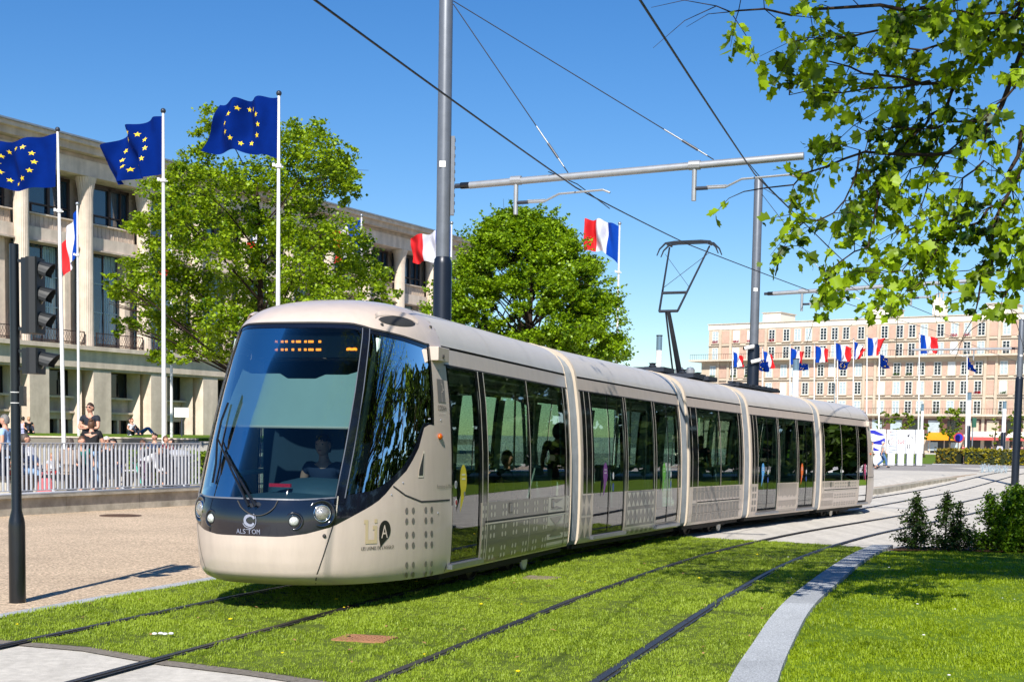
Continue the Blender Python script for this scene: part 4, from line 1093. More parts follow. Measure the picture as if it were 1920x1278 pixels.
def fpole(px, ytop, D, lab, ybase=None, lean=0., r=.075, grp='flagpoles in front of the town hall', clamp=None, z0=.3):
    T = at(px, ytop, D); base = Vector((T.x + lean*T.z, T.y, z0)); t = root('flagpole', lab, 'flagpole', base, group=grp)
    h = T.z-z0; dx = -lean*T.z
    b = MB(); b.tube([(0, 0, 0), (dx*.5, 0, h*.5), (dx, 0, h-.12)], [r, r*.88, r*.55], 12); b.obj('pole_shaft', POLEW, t, smooth=True, auto=40)
    b = MB(); b.ell((dx, 0, h-.05), (.085, .085, .085), 12, 8); b.obj('ball_finial', DSTEEL if D < 60 else STEEL, t, smooth=True)
    if clamp:
        zc = at(px, clamp, D).z-z0; b = MB(); b.tube([(dx*.7-.16, 0, zc+.02), (dx*.7+.14, 0, zc-.03)], .02, 6); b.box((dx*.72-.15, 0, zc+.03), (.07, .07, .1)); b.lathe([(.1, zc-.05), (.1, zc+.05)], (dx*.72, 0, 0), 10); b.obj('halyard_clamp', POLEW, t)
    return t
fpole(108, 240, 48.2, 'white flagpole at the far left carrying the leftmost blue flag', clamp=395, lean=.012)
fpole(306, 205, 45.1, 'white flagpole with the second blue flag, above the kids at the railing', clamp=338)
fpole(523, 172, 42.5, 'tall white flagpole rising above the tram windscreen', clamp=311)
flag('eu', (106, 250), (104, 350), (-38, 268), (-42, 352), 48.2, 'dark blue flag with yellow stars cut by the left edge', 3, .16, .8, 'blue starred flags', sagt=-4, sagb=-4)
flag('eu', (304, 218), (303, 327), (197, 284), (214, 348), 45.1, 'dark blue starred flag with its fly end folding down, second from left', 8, .17, 1.2, 'blue starred flags', sagt=14, sagb=2)
flag('eu', (521, 183), (522, 298), (410, 194), (384, 288), 42.5, 'large dark blue starred flag flying over the plane tree', 5, .15, .6, 'blue starred flags', sagt=3, sagb=8)
fpole(145, 380, 64, 'short white flagpole with a limp french flag left of the plane tree', clamp=478, r=.07)
fpole(321, 428, 64.7, 'white flagpole half hidden behind the left side of the plane tree', r=.07)
fpole(501, 420, 65.3, 'white flagpole deep behind the plane tree crown', r=.07)
fpole(678, 402, 66, 'white flagpole at the right side of the plane tree', r=.07)
fpole(847, 416, 67, 'white flagpole peeking out right of the tall grey pole', r=.07)
fpole(1162, 417, 67.6, 'white flagpole right of the round green tree', clamp=510, r=.07)
flag('fr', (145, 392), (146, 470), (118, 462), (122, 522), 64, 'limp french flag hanging nearly straight down by the left pole', 2, .08, .6, sagt=6, sagb=-2)
flag('fr', (321, 440), (321, 478), (302, 520), (312, 548), 64.7, 'limp french flag glimpsed behind the plane tree on its left side', 4, .1, .5)
flag('fr', (500, 418), (501, 462), (466, 456), (478, 474), 65.3, 'small french flag seen through gaps in the plane tree crown', 6, .12, .5)
flag('fr', (677, 410), (676, 470), (618, 444), (630, 492), 66, 'french flag whose blue part shows beside the plane tree', 9, .14, .8, sagt=3)
flag('fr', (845, 424), (845, 486), (768, 444), (774, 492), 67, 'french flag with red fly end left of the tall grey pole', 12, .15, .6, sagt=-3, sagb=-2)
flag('fr', (1160, 424), (1158, 494), (1098, 412), (1096, 474), 67.6, 'french flag above the right shoulder of the round tree', 15, .14, .5, sagt=5, sagb=12)
# cluster in front of the apartment block
RG = 'flagpoles before the apartment block'
def rp(px, yt, zt, lab, lean=.028):
    D = (zt-1.8)*FPX/((HYP+RO*(px-960))-yt); fpole(px, yt, D, lab, r=.085, grp=RG, lean=lean, z0=0.); return D
names = ['first', 'second', 'third', 'fourth', 'fifth', 'sixth', 'seventh', 'eighth']
FLG = [(1373.5, 650, [(1375, 658), (1376, 688), (1394, 670), (1396, 687)]), (1430, 651, [(1431, 657), (1434, 688), (1451, 668), (1450, 690)]), (1481.5, 646, [(1483, 652), (1482, 683), (1509, 660), (1505, 682)]), (1527, 645, [(1529, 648), (1529, 680), (1556, 655), (1554, 679)]), (1565.5, 637, [(1567, 643), (1568, 676), (1598, 652), (1597, 678)]), (1600.5, 634, [(1602, 640), (1602, 673), (1624, 654), (1610, 672)]), (1626, 629, [(1627, 633), (1627, 667), (1659, 635), (1650, 665)]), (1724, 624, [(1726, 627), (1726, 663), (1758, 634), (1760, 662)])]
for k, (px, yt, q) in enumerate(FLG):
    D = rp(px, yt, 12.2, 'white pole of the %s french flag from the left before the apartment block' % names[k])
    flag('fr', *[q[0], q[1], q[2], q[3]], D, '%s french flag from the left before the apartment block' % names[k], 20+k, .16, .6, 'french flags before the apartment block')
for k, (px, yt, q, nm) in enumerate([(1421, 664, [(1422, 670), (1422, 694), (1440, 678), (1441, 697)], 'first'), (1496.5, 678, [(1497, 680), (1498, 694), (1513, 683), (1515, 694)], 'second'), (1570.5, 674, [(1571, 676), (1572, 692), (1592, 679), (1588, 692)], 'third'), (1649, 660, [(1650, 662), (1651, 688), (1665, 676), (1666, 690)], 'fourth'), (1813.5, 660, [(1814, 668), (1813, 692), (1826, 690), (1829, 698)], 'last')]):
    D = rp(px, yt, 10., 'shorter white pole of the %s blue starred flag before the apartment block' % nm)
    flag('eu', *q, D, '%s small blue starred flag from the left before the apartment block' % nm, 40+k, .14, .5, 'small blue starred flags')
# ================================================================== LAMP COLUMNS
LGL = pm('lamp_opal', srgb(.90, .91, .92), .4, 0, .02); LCL = pm('lamp_clear_collar', srgb(.45, .55, .62), .2, .3, .1)
def lampcol(px, yt, D, lab, zt=6.9, r=.15):
    T = at(px, yt, D); z0 = pz(T.x, T.y) if D < 100 else 0; t = root('street_lamp', lab, 'street lamp', (T.x, D, z0), group='cylindrical street lamps'); h = T.z-z0
    b = MB(); b.lathe([(r*1.15, 0), (r*1.15, h-3.2), (r*.9, h-3.1)], n=16, cap=False); b.obj('column', POLED, t, smooth=True, auto=40)
    b = MB(); b.lathe([(r, h-3.1), (r, h-.75)], n=16); b.obj('opal_tube', LGL, t, smooth=True, auto=40)
    b = MB(); b.lathe([(r*.96, h-.75), (r*.96, h-.05)], n=16, mat=LCL); b.lathe([(r*1.05, h-.05), (r*1.05, h), (0, h)], n=16, mat=DSTEEL); b.obj('lamp_head', parent=t, smooth=True, auto=40)
lampcol(1236.5, 628, 69, 'white cylindrical lamp rising behind the tram roof beside the pantograph')
lampcol(1493, 672, 88, 'white cylindrical lamp among the flagpoles above the tram tail', r=.2)
lampcol(1730, 757, 150, 'distant slim lamp left of the leafy street tree')
lampcol(1817.5, 735, 130, 'black column lamp with white top beside the woman in pink', r=.22)
lampcol(1884, 752, 140, 'black column lamp with white top near the right edge', r=.2)
# ================================================================== TOWN HALL (left)
CONC = noise_ground('board_marked_concrete', srgb(.68, .62, .56), srgb(.79, .73, .665), 1.2, .25, 40, lsc=.7, lvar=.2, vst=True, bdist=.02)
CONL = noise_ground('light_concrete', srgb(.76, .70, .635), srgb(.86, .80, .735), 1.2, .2, 40, lsc=.7, lvar=.15, vst=True)
CONP = noise_ground('ribbed_concrete', srgb(.67, .61, .55), srgb(.78, .72, .655), 2, .3, 30, lsc=.8, lvar=.2, vst=True)
BRN = pm('brown_window_frame', srgb(.22, .17, .15), .5, 0, .1); IRON = pm('iron_railing', srgb(.25, .19, .17), .6, .2, .2)
HGL = pm('hall_glass', srgb(.13, .24, .32), .06, 0, .15, .4, spec=.9, coat=1); CURT = pm('blue_grey_curtain', srgb(.56, .69, .73), .8, 0, .12, 1.5, stretch=(14, 1, .15)); DGL = pm('dark_hall_glass', srgb(.10, .13, .15), .08, 0, .3, .7, spec=.7)
k0 = (42.6-960)/FPX; P0 = Vector((k0*82, 82, 0)); TD = Vector((.472, .882, 0)).normalized(); rz_h = math.atan2(TD.y, TD.x)
hall = root('town_hall', 'long columned concrete building behind the flags and plane tree', 'building', P0, rz_h)
BW = 5.07; n0, n1 = -3, 10; X0, X1 = n0*BW-1, n1*BW+1.2
def part(nm, fn, mat=None, parent=None, smooth=False):
    b = MB(); fn(b); return b.obj(nm, mat, parent or hall, smooth=smooth, auto=35 if smooth else None)
part('main_wall', lambda b: b.box(((X0+X1)/2, 8.5, 9.2), (X1-X0, 14.4, 18.2), CONC))
part('entablature', lambda b: (b.box(((X0+X1)/2, .35, 17.55), (X1-X0+.4, 1.8, .95), CONL), b.box(((X0+X1)/2, .40, 18.16), (X1-X0+.4, 1.64, .28), CONC)))
def cor(b):
    b.box(((X0+X1)/2, 4.2, 18.52), (X1-X0+1.2, 10.6, .42), CONC); b.box(((X0+X1)/2, 4.1, 18.86), (X1-X0+1.9, 11., .26), CONL); b.box(((X0+X1)/2, 4.1, 19.04), (X1-X0+2.1, 11.3, .10), STEEL)
part('roof_cornice', cor)
def ledge(b):
    b.box(((X0+X1)/2, .2, 6.66), (X1-X0+.6, 2.4, .26), CONL); b.box(((X0+X1)/2, .25, 6.0), (X1-X0+.4, 1.9, 1.06), CONL); b.box(((X0+X1)/2, .25, 5.4), (X1-X0+.3, 1.7, .14), CONC)
part('first_floor_ledge', ledge)
part('plinth', lambda b: b.box(((X0+X1)/2, .3, 1.1), (X1-X0+.4, 1.9, .5), CONC))
colm = None
for n in range(n0, n1+1):
    x = n*BW
    if colm is None:
        b = MB(); prof = [(.47, 6.8), (.455, 9), (.44, 13), (.45, 15.9), (.49, 16.3), (.56, 16.7), (.68, 17.06)]; vs = []; fs = []; m_ = 48
        for r_, z in prof:
            for q in range(m_):
                a = 2*math.pi*q/m_; rr_ = r_*(1-.045*(q % 2)); vs.append((rr_*math.cos(a), rr_*math.sin(a), z))
        for i in range(len(prof)-1):
            for q in range(m_): a = i*m_+q; c = i*m_+(q+1) % m_; fs.append((a, c, c+m_, a+m_))
        b.add(vs, fs, CONL); colm = b.obj('column', parent=hall); colm.location = (x, 0, 0)
    else: c = colm.copy(); COL.objects.link(c); c.parent = hall; c.location = (x, 0, 0)
protos = {}
def rep(key, n, make):
    if key not in protos:
        protos[key] = make(); return protos[key]
    src = protos[key]; o = src.copy(); COL.objects.link(o); o.parent = hall; o.location = (n*BW, 0, 0)
    for ch in [q for q in bpy.data.objects if q.parent == src]: c = ch.copy(); COL.objects.link(c); c.parent = o
    return o
for n in range(n0, n1):
    def spandrel():
        b = MB(); b.box((BW/2, .75, 14.0), (BW-.7, .5, .8), CONP)
        for q in range(13): b.box((.5+q*.34, .49, 14.0), (.025, .03, .76), CONC)
        b.box((BW/2, .65, 14.42), (BW-.7, .7, .08), CONL); b.box((BW/2, .6, 13.17), (BW-.7, .9, .86), CONL); b.box((BW/2, .5, 12.78), (BW-.7, 1.0, .1), CONC)
        o = b.obj('spandrel', parent=hall); return o
    def upwin():
        b = MB(); y = .95
        b.box((BW/2, y+.1, 15.7), (BW-.8, .04, 2.5), HGL); o = b.obj('upper_window', parent=hall)
        b = MB()
        for (x, w_, z, h) in ((BW/2, BW-.8, 14.55, .12), (BW/2, BW-.8, 16.85, .18), (BW/2, BW-.8, 15.1, .09), (.5, .16, 15.7, 2.5), (BW-.5, .16, 15.7, 2.5), (2.95, .2, 15.7, 2.5), (1.6, .09, 14.8, .6), (3.9, .1, 15.7, 2.5)): b.box((x, y, z), (w_, .12, h), BRN)
        b.obj('window_frame', parent=o); return o
    def bigwin():
        b = MB(); b.box((BW/2-.3, 1.22, 9.9), (BW-1.3, .04, 5.8), HGL); o = b.obj('tall_window', parent=hall)
        b = MB()
        for (x, w_, z, h) in ((BW/2-.3, BW-1.3, 9.1, .06), (BW/2-.3, BW-1.3, 10.9, .06), (2.6, .07, 9.8, 5.8), (.55, .1, 9.9, 5.8)): b.box((x, 1.17, z), (w_, .06, h), CURT if w_ > 1 else BRN)
        b.obj('window_frame', parent=o)
        b = MB()
        for (xa, xb, w0, w1) in ((.6, 1.75, .9, .3), (3.7, 2.1, .9, 1.5)):
            def P(i, j):
                zq = 12.7-5.6*j/10; q = i/14; wid = w0+(w1-w0)*(1-abs(j/10-.55)*1.1)*.0+ (w1-w0)*(j/10); x0 = xa if xa < 2 else xa-wid
                return (x0+wid*q, 1.195-.02*math.sin(q*40), zq)
            b.grid(P, 14, 10, CURT)
        b.obj('curtain', parent=o); return o
    def pil_():
        b = MB(); b.box((4.1, .9, 9.8), (.45, .7, 6.1), CONL); b.box((4.62, 1.1, 9.8), (.5, .3, 6.1), CONP); return b.obj('pilaster', parent=hall)
    def rail_():
        b = MB(); xs_ = [.55+q*.2 for q in range(20)]; y = -.35
        b.box((2.5, y, 7.66), (4.1, .05, .05), IRON); b.box((2.5, y, 6.9), (4.1, .04, .04), IRON)
        for q in range(20):
            x = .55+q*.205
            for s_ in (-1, 1):
                pts = [(x+s_*.10*math.sin(k*math.pi/3), y, 6.9+.76*k/6) for k in range(7)]; b.tube(pts, .012, 4, IRON, cap=False)
        for x in (.5, 4.55): b.box((x, y, 7.28), (.05, .05, .8), IRON)
        b.box((2.5, y-.0, 7.0), (4.0, .05, .06), IRON)
        return b.obj('balcony_railing', parent=hall)
    def pier():
        b = MB(); b.box((.72, .1, 3.32), (1.5, 1.4, 4.05), CONL)
        o = b.obj('ground_floor_pier', parent=hall); b = MB()
        b.prism([(4.3, .8), (4.62, .8), (4.66, .2), (4.55, -.1)], 4.02, CONL, Matrix.Translation((0, 0, 1.32)))
        b.obj('splayed_jamb', parent=o); return o
    def gwin():
        b = MB(); b.box((2.9, .95, 4.5), (2.9, .04, 1.6), DGL); o = b.obj('ground_floor_window', parent=hall)
        b = MB(); [b.box(q, s_, BRN if 0 else FRAME) for q, s_ in (((2.9, .9, 5.27), (2.9, .1, .1)), ((2.9, .9, 3.78), (2.9, .1, .08)), ((2.55, .9, 4.5), (.07, .1, 1.5)), ((3.6, .9, 4.2), (.06, .1, 1.0)), ((1.5, .9, 4.5), (.08, .1, 1.5)), ((4.3, .9, 4.5), (.08, .1, 1.5)))]
        b.obj('window_frame', parent=o); return o
    def panel():
        b = MB(); b.box((2.9, .65, 3.68), (3.0, .6, .12), CONL); b.box((2.9, .95, 3.2), (2.9, .5, .85), CONP); b.box((2.9, .65, 2.75), (3.0, .6, .12), CONL); b.box((2.9, .85, 2.5), (2.9, .6, .38), CONC)
        for x in (2.2, 3.3): b.box((x, .8, 1.8), (.16, .4, 1.0), CONL)
        return b.obj('ribbed_panel', parent=hall)
    def lwin():
        b = MB(); b.box((2.9, .98, 1.8), (2.9, .04, 1.0), DGL); o = b.obj('basement_window', parent=hall); b = MB()
        [b.box((x, .94, 1.8), (.09, .06, 1.0), FRAME) for x in (1.5, 2.1, 2.35, 3.15, 3.45, 4.3)]; b.obj('window_frame', parent=o); return o
    def tall():
        b = MB(); b.box((2.9, .98, 3.3), (2.9, .04, 4.0), DGL); o = b.obj('entrance_glazing', parent=hall); b = MB()
        [b.box((x, .92, 3.3), (.12, .1, 4.0), FRAME) for x in (1.5, 2.2, 2.9, 3.6, 4.3)]; b.box((2.9, .92, 3.9), (2.9, .08, .1), FRAME); b.obj('window_frame', parent=o); return o
    ks = [('sp', spandrel), ('up', upwin), ('big', bigwin), ('pil', pil_), ('rl', rail_), ('pier', pier)] + ([('gw', gwin), ('pn', panel), ('lw', lwin)] if n < 3 else [('tall', tall)])
    for key, f in ks:
        o = rep(key, n, f); o.location = (n*BW, 0, 0)
# ================================================================== APARTMENT BLOCK (right)
AP = noise_ground('beige_render', srgb(.72, .66, .58), srgb(.79, .73, .65), .6, 0, 10, lsc=.15, lvar=.05)
APK = noise_ground('pink_brick_panel', srgb(.72, .60, .53), srgb(.78, .66, .59), 1.6, 0, 10, lsc=.3, lvar=.05)
APW = noise_ground('cream_attic', srgb(.88, .85, .79), srgb(.93, .90, .84), .6, 0, 10, lsc=.2, lvar=.04)
SLAB = noise_ground('balcony_concrete', srgb(.74, .69, .62), srgb(.82, .77, .70), .6, 0, 10)
AGL = pm('apartment_glass', srgb(.12, .15, .18), .08, 0, .4, .5, spec=.8, det=2); AFR = pm('white_window_frame', srgb(.86, .86, .84), .5, 0, .04)
SHUT = pm('white_shutter', srgb(.85, .86, .86), .6, 0, .03); ACUR = pm('net_curtain', srgb(.66, .72, .74), .7, 0, .15, 2)
AD = Vector((.803, -.596, 0)).normalized(); AB = Vector((59.9, 235, 0)); t0 = -31.4; AO = AB + AD*t0; LA = 78.
flats = root('apartment_block', 'long pink and beige apartment block with rows of tall windows in the distance', 'building', AO, math.atan2(AD.y, AD.x))
def apx(px):                             # facade coordinate of a photo column
    k = (px-960)/FPX; return (k*AO.y-AO.x)/(AD.x-k*AD.y)
def fp(nm, fn, mat=None): b = MB(); fn(b); return b.obj(nm, mat, flats)
fp('lower_wall', lambda b: b.box((LA/2-.5, 6.2, 7.9), (LA+1, 12, 15.8), AP))
fp('upper_wall', lambda b: b.box((LA/2, 6.9, 18.55), (LA, 12, 5.7), AP))
fp('attic_band', lambda b: (b.box((LA/2, 6.9, 21.85), (LA+.2, 12.2, .95), APW), b.box((LA/2, 6.9, 22.38), (LA+.5, 12.6, .12), SLAB)))
fp('upper_balcony_slab', lambda b: b.box((LA/2-1.2, 5.4, 15.78), (LA+3.4, 13.4, .3), SLAB))
fp('lower_balcony_slab', lambda b: b.box((LA/2-1, 5.4, 6.18), (LA+3., 13.2, .34), SLAB))
GRP_ = [(1328,), (1367, 1393), (1433,), (1460, 1480.7, 1501), (1529, 1550, 1571, 1599), (1642.7,), (1671, 1694, 1716), (1746.7, 1772.7, 1797, 1823), (1870,), (1900, 1928, 1953)]
colx = [apx(p) for p in (1328, 1367, 1393, 1433, 1460, 1480.7, 1501, 1529, 1550, 1571, 1599, 1642.7, 1671, 1694, 1716, 1746.7, 1772.7, 1797, 1823, 1870, 1900)] + [62.5, 65.3, 68.1, 72.5]
rows = [(18.95, 21.1, .9), (15.95, 18.05, .9), (12.7, 14.8, .2), (9.6, 11.75, .2), (6.4, 8.6, .2)]
def pan(b):
    for (z0, z1, y) in rows:
        for a, c in zip(colx, colx[1:]):
            g_ = c-a
            if g_ > 3.6: b.box(((a+c)/2, y-.02, (z0+z1)/2), (g_-1.7, .1, z1-z0+.1), APK)
            elif g_ < 2.95: b.box(((a+c)/2, y-.02, (z0+z1)/2), (g_-1.62, .1, z1-z0+.1), APK)
            else:
                for s_ in (-1, 1): b.box(((a+c)/2+s_*(g_/2-1.05), y-.02, (z0+z1)/2), (.42, .1, z1-z0+.1), APK)
fp('pink_panels', pan)
def pils(b):
    for a, c in zip(colx, colx[1:]):
        if 2.95 <= c-a <= 3.6 or c-a > 3.6:
            for m_ in ([(a+c)/2] if c-a <= 3.6 else [a+1.1, c-1.1]): 
                b.box((m_, .06, 7.9), (.45, .3, 15.4), AP); b.box((m_, .78, 18.5), (.45, .3, 5.6), AP)
    for z in (12.25, 9.15, ): b.box((LA/2, .1, z), (LA+.8, .36, .14), SLAB)
    b.box((LA/2, .8, 18.5), (LA, .3, .14), SLAB)
fp('pilasters_and_bands', pils)
def awin(variant, h):
    b = MB(); w_ = 1.12
    b.box((0, 0, h/2), (w_, .05, h), {0: AGL, 1: ACUR, 2: SHUT}[variant]); o = b.obj('window', parent=flats)
    b = MB()
    for x in (-w_/2, 0, w_/2): b.box((x, -.05, h/2), (.10, .07, h), AFR)
    for z in (.0, h): b.box((0, -.05, z), (w_+.1, .07, .12), AFR)
    if variant != 2:
        for z in (h*.25, h*.5, h*.75): b.box((0, -.045, z), (w_, .05, .045), AFR)
    b.box((0, -.12, -.12), (w_+.5, .3, .12), SLAB); f = b.obj('window_frame', parent=o); return o
var = [awin(v_, 2.05) for v_ in (0, 1, 2)]
used = [0, 0, 0]; cnt = 0; rr = random.Random(5); rest = []
seen_from = {2: 0, 3: 1, 4: 6}
for ri, (z0, z1, y) in enumerate(rows):
    for ci, x in enumerate(colx):
        if ri == 4 and ci < 8: continue
        v_ = 0 if rr.random() < .6 else (1 if rr.random() < .8 else 2)
        if (ci > 20 or cnt >= 98) : rest.append((x, y, z0, v_)); continue
        src = var[v_]
        if used[v_]:
            o = src.copy(); COL.objects.link(o); o.parent = flats; f = [q for q in bpy.data.objects if q.parent == src][0].copy(); COL.objects.link(f); f.parent = o
        else: o = src; used[v_] = 1
        o.location = (x, y-.04, z0+.05); cnt += 1
b = MB()
for (x, y, z0, v_) in rest:
    b.box((x, y-.04, z0+1.08), (1.12, .05, 2.05), {0: AGL, 1: ACUR, 2: SHUT}[v_])
    for q in (-.56, 0, .56): b.box((x+q, y-.09, z0+1.08), (.1, .07, 2.05), AFR)
    for q in (.05, .55, 1.05, 1.55, 2.1): b.box((x, y-.085, z0+q), (1.12, .05, .05), AFR)
o = b.obj('window_group', parent=flats); o['kind'] = 'stuff'
FLW = leafmat('red_window_flowers', srgb(.45, .05, .08), srgb(.75, .15, .18)); FLG_ = leafmat('window_plants', srgb(.12, .22, .08), srgb(.3, .42, .12))
def boxes(b):
    rr = random.Random(3)
    for (ci, ri, m_) in [(0, 0, 1), (1, 0, 1), (2, 0, 1), (3, 0, 1), (17, 0, 1), (16, 0, 1), (0, 2, 0), (1, 2, 0), (2, 2, 0), (18, 3, 1), (20, 3, 1), (19, 3, 0), (15, 4, 0), (16, 4, 0), (17, 4, 0), (12, 2, 0), (13, 2, 0), (19, 4, 0), (14, 4, 0)]:
        x = colx[ci]; z0 = rows[ri][0]; y = rows[ri][2]
        for q in range(90):
            c = Vector((x+rr.uniform(-.55, .55), y-.3+rr.uniform(-.12, .12), z0+.05+rr.uniform(0, .38))); d = [Vector((rr.gauss(0, .07), rr.gauss(0, .07), rr.gauss(0, .07))) for _ in range(3)]
            b.add([c+e for e in d], [(0, 1, 2)], FLW if m_ else FLG_)
fp('window_flowers', boxes)
def rails(b):
    for (z, y, L0, L1, st) in ((16.85, -1.2, -2.6, LA+1, .45), (7.25, -1.1, 20, LA+1, .45)):
        b.box(((L0+L1)/2, y, z), (L1-L0, .05, .06), IRON)
        x = L0
        while x < L1: b.box((x, y, z-.45), (.035, .035, .95), IRON); x += st
fp('balcony_railing', rails)
AIN = Vector((-AD.y, AD.x, 0))
def apd(px, d):
    k = (px-960)/FPX; o = AO+AIN*d; return (k*o.y-o.x)/(AD.x-k*AD.y)
def roofb(b):
    for (xa, xb, yt) in ((1420, 1453, 590), (1615, 1657, 582), (1835, 1880, 573)):
        a, c = apd(xa, 5.2), apd(xb, 5.2); zt = CH+((HYP+RO*(xa-960))-yt)/FPX*(AO+AD*a+AIN*5.2).y; b.box(((a+c)/2, 8, (zt+22.4)/2), (c-a, 6, zt-22.3), APW); b.box(((a+c)/2, 8, zt+.05), (c-a+.4, 6.4, .12), SLAB)
fp('stair_house', roofb)
def chim(b):
    a, c = apd(1738, 5), apd(1756, 5); b.box(((a+c)/2-.4, 5, 24), (1.1, 1.6, 3.4), APW); b.box(((a+c)/2+.6, 5, 23.7), (.9, 1.6, 2.9), APW)
    for q in (-.6, -.1, .5): b.lathe([(.12, 25.6), (.12, 26.5)], ((a+c)/2+q, 5, 0), 8, SLAB)
fp('chimney', chim)
# mezzanine and shops
OR = pm('orange_awning', srgb(.90, .58, .06), .6, 0, .04); RD = pm('red_awning_trim', srgb(.74, .33, .31), .6, 0, .04); WA = pm('pale_awning', srgb(.83, .80, .76), .6, 0, .05); SHOP = pm('shop_dark', srgb(.14, .12, .11), .3, 0, .5, .6); MAR = pm('maroon_panel', srgb(.42, .30, .27), .6, 0, .1)
fp('mezzanine_recess', lambda b: b.box((LA/2, .15, 4.4), (LA-.4, .12, 2.4), MAR))
def mez(b):
    x = 1.
    rr = random.Random(2)
    while x < LA: b.box((x, .0, 4.3), (1.9, .3, 2.1), rr.choice([AP, AP, DGL, ACUR])); x += 3.2
fp('mezzanine_windows', mez)
a, c = apx(1736), apx(1795); ob = fp('orange_awning', lambda b: (b.add([(a, -.1, 3.4), (c, -.1, 3.4), (c, -1.6, 2.55), (a, -1.6, 2.55), (c, -1.6, 2.1), (a, -1.6, 2.1)], [(0, 1, 2, 3), (3, 2, 4, 5)], OR))); 
ob.modifiers.new('s', 'SOLIDIFY').thickness = .04
a2, c2 = apx(1806), apx(1872); a3, c3 = apx(1886), apx(1935)
for (p, q) in ((a2, c2), (a3, c3)):
    ob = fp('striped_awning', lambda b: (b.add([(p, -.1, 3.6), (q, -.1, 3.6), (q, -1.6, 2.7), (p, -1.6, 2.7)], [(0, 1, 2, 3)], WA), b.add([(p, -1.61, 2.7), (q, -1.61, 2.7), (q, -1.61, 2.2), (p, -1.61, 2.2)], [(0, 1, 2, 3)], RD))); ob.modifiers.new('s', 'SOLIDIFY').thickness = .04
def shops(b):
    for (p, q) in ((a+.2, c-.2), (a2, c2), (a3, c3)):
        b.box(((p+q)/2, .12, 1.2), (q-p, .14, 2.5), SHOP)
        n = int((q-p)/2.2)
        for k in range(n+1): b.box((p+(q-p)*k/n, .02, 1.2), (.18, .2, 2.5), SLAB)
    for q in (.14, .86): b.box((a+(c-a)*q, -.02, 1.1), (1.6, .1, 1.4), ACUR); 
fp('shop_front', shops)
# low dark building glimpsed over the tram roof
p = at(1292, 705, 230); lb = root('low_building', 'dark flat roofed building glimpsed over the tram beside the apartment block', 'building', (p.x, p.y, 0)); b = MB(); b.box((-4, 8, 6), (12, 12, 12.), pm('slate_wall', srgb(.35, .36, .38), .8, 0, .1)); b.box((-4, 7.8, 12.2), (12.6, 12.6, .4), SLAB); b.obj('wall', parent=lb)
b = MB(); [b.lathe([(.7, 12.3), (.8, 13.2), (.5, 13.6), (0, 13.7)], (x, 5, 0), 12, STEEL) for x in (-6.5, -1, .8)]; b.obj('roof_vent', parent=lb)
# ================================================================== VEGETATION
rng = np.random.default_rng(11)
BARK = noise_ground('tree_bark', srgb(.26, .22, .18), srgb(.40, .35, .28), 6, .8, 30)
BARKD = noise_ground('dark_bark', srgb(.14, .11, .09), srgb(.24, .19, .15), 6, .8, 30)
LF_PL = leafmat('plane_leaves', srgb(.22, .37, .03), srgb(.57, .67, .10), .30, .45, .9)
LF_HB = leafmat('hornbeam_leaves', srgb(.21, .36, .03), srgb(.54, .66, .09), .30, .45, .7)
LF_TU = leafmat('tulip_tree_leaves', srgb(.11, .23, .02), srgb(.57, .68, .09), .40, .45, 1.5)
LF_ST = leafmat('street_tree_leaves', srgb(.28, .38, .08), srgb(.54, .62, .16), .30, .5, .5)
LF_DK = leafmat('dark_tree_leaves', srgb(.08, .14, .03), srgb(.22, .30, .07), .25, .5, .4)
LF_YW = leafmat('yew_needles', srgb(.07, .12, .03), srgb(.22, .32, .06), .15, .5, 3)
LF_YL = leafmat('bright_shrub_leaves', srgb(.18, .30, .04), srgb(.42, .56, .08), .3, .45, 3)
LF_HG = leafmat('hedge_leaves', srgb(.22, .34, .05), srgb(.48, .58, .10), .25, .5, 2)
LF_HY = leafmat('ochre_hedge_leaves', srgb(.36, .36, .06), srgb(.62, .58, .12), .25, .5, .6)
def mesh_np(name, V, Fc, mat, parent=None, k=4):
    me = bpy.data.meshes.new(name); nv, nf = len(V), len(Fc)
    me.vertices.add(nv); me.vertices.foreach_set('co', np.asarray(V, dtype=np.float32).ravel())
    me.loops.add(nf*k); me.loops.foreach_set('vertex_index', np.asarray(Fc, dtype=np.int32).ravel())
    me.polygons.add(nf); me.polygons.foreach_set('loop_start', np.arange(0, nf*k, k, dtype=np.int32))
    me.materials.append(mat); me.update(calc_edges=True)
    ob = bpy.data.objects.new(name, me); COL.objects.link(ob)
    if parent is not None: ob.parent = parent
    return ob
def leaves(C, size, up=.5, jit=.35):
    """kite-shaped leaf faces at points C (n,3)"""
    n = len(C); nrm = rng.normal(size=(n, 3)); nrm[:, 2] = np.abs(nrm[:, 2])+up; nrm /= np.linalg.norm(nrm, axis=1)[:, None]
    a = rng.normal(size=(n, 3)); a -= (a*nrm).sum(1)[:, None]*nrm; a /= np.linalg.norm(a, axis=1)[:, None]; b = np.cross(nrm, a)
    s = (size*(1+jit*rng.uniform(-1, 1, n)))[:, None]
    V = np.stack([C-a*s*.5, C+b*s*.42-nrm*s*.08, C+a*s*.55, C-b*s*.42-nrm*s*.08], 1).reshape(-1, 3)
    return V, np.arange(n*4).reshape(-1, 4)
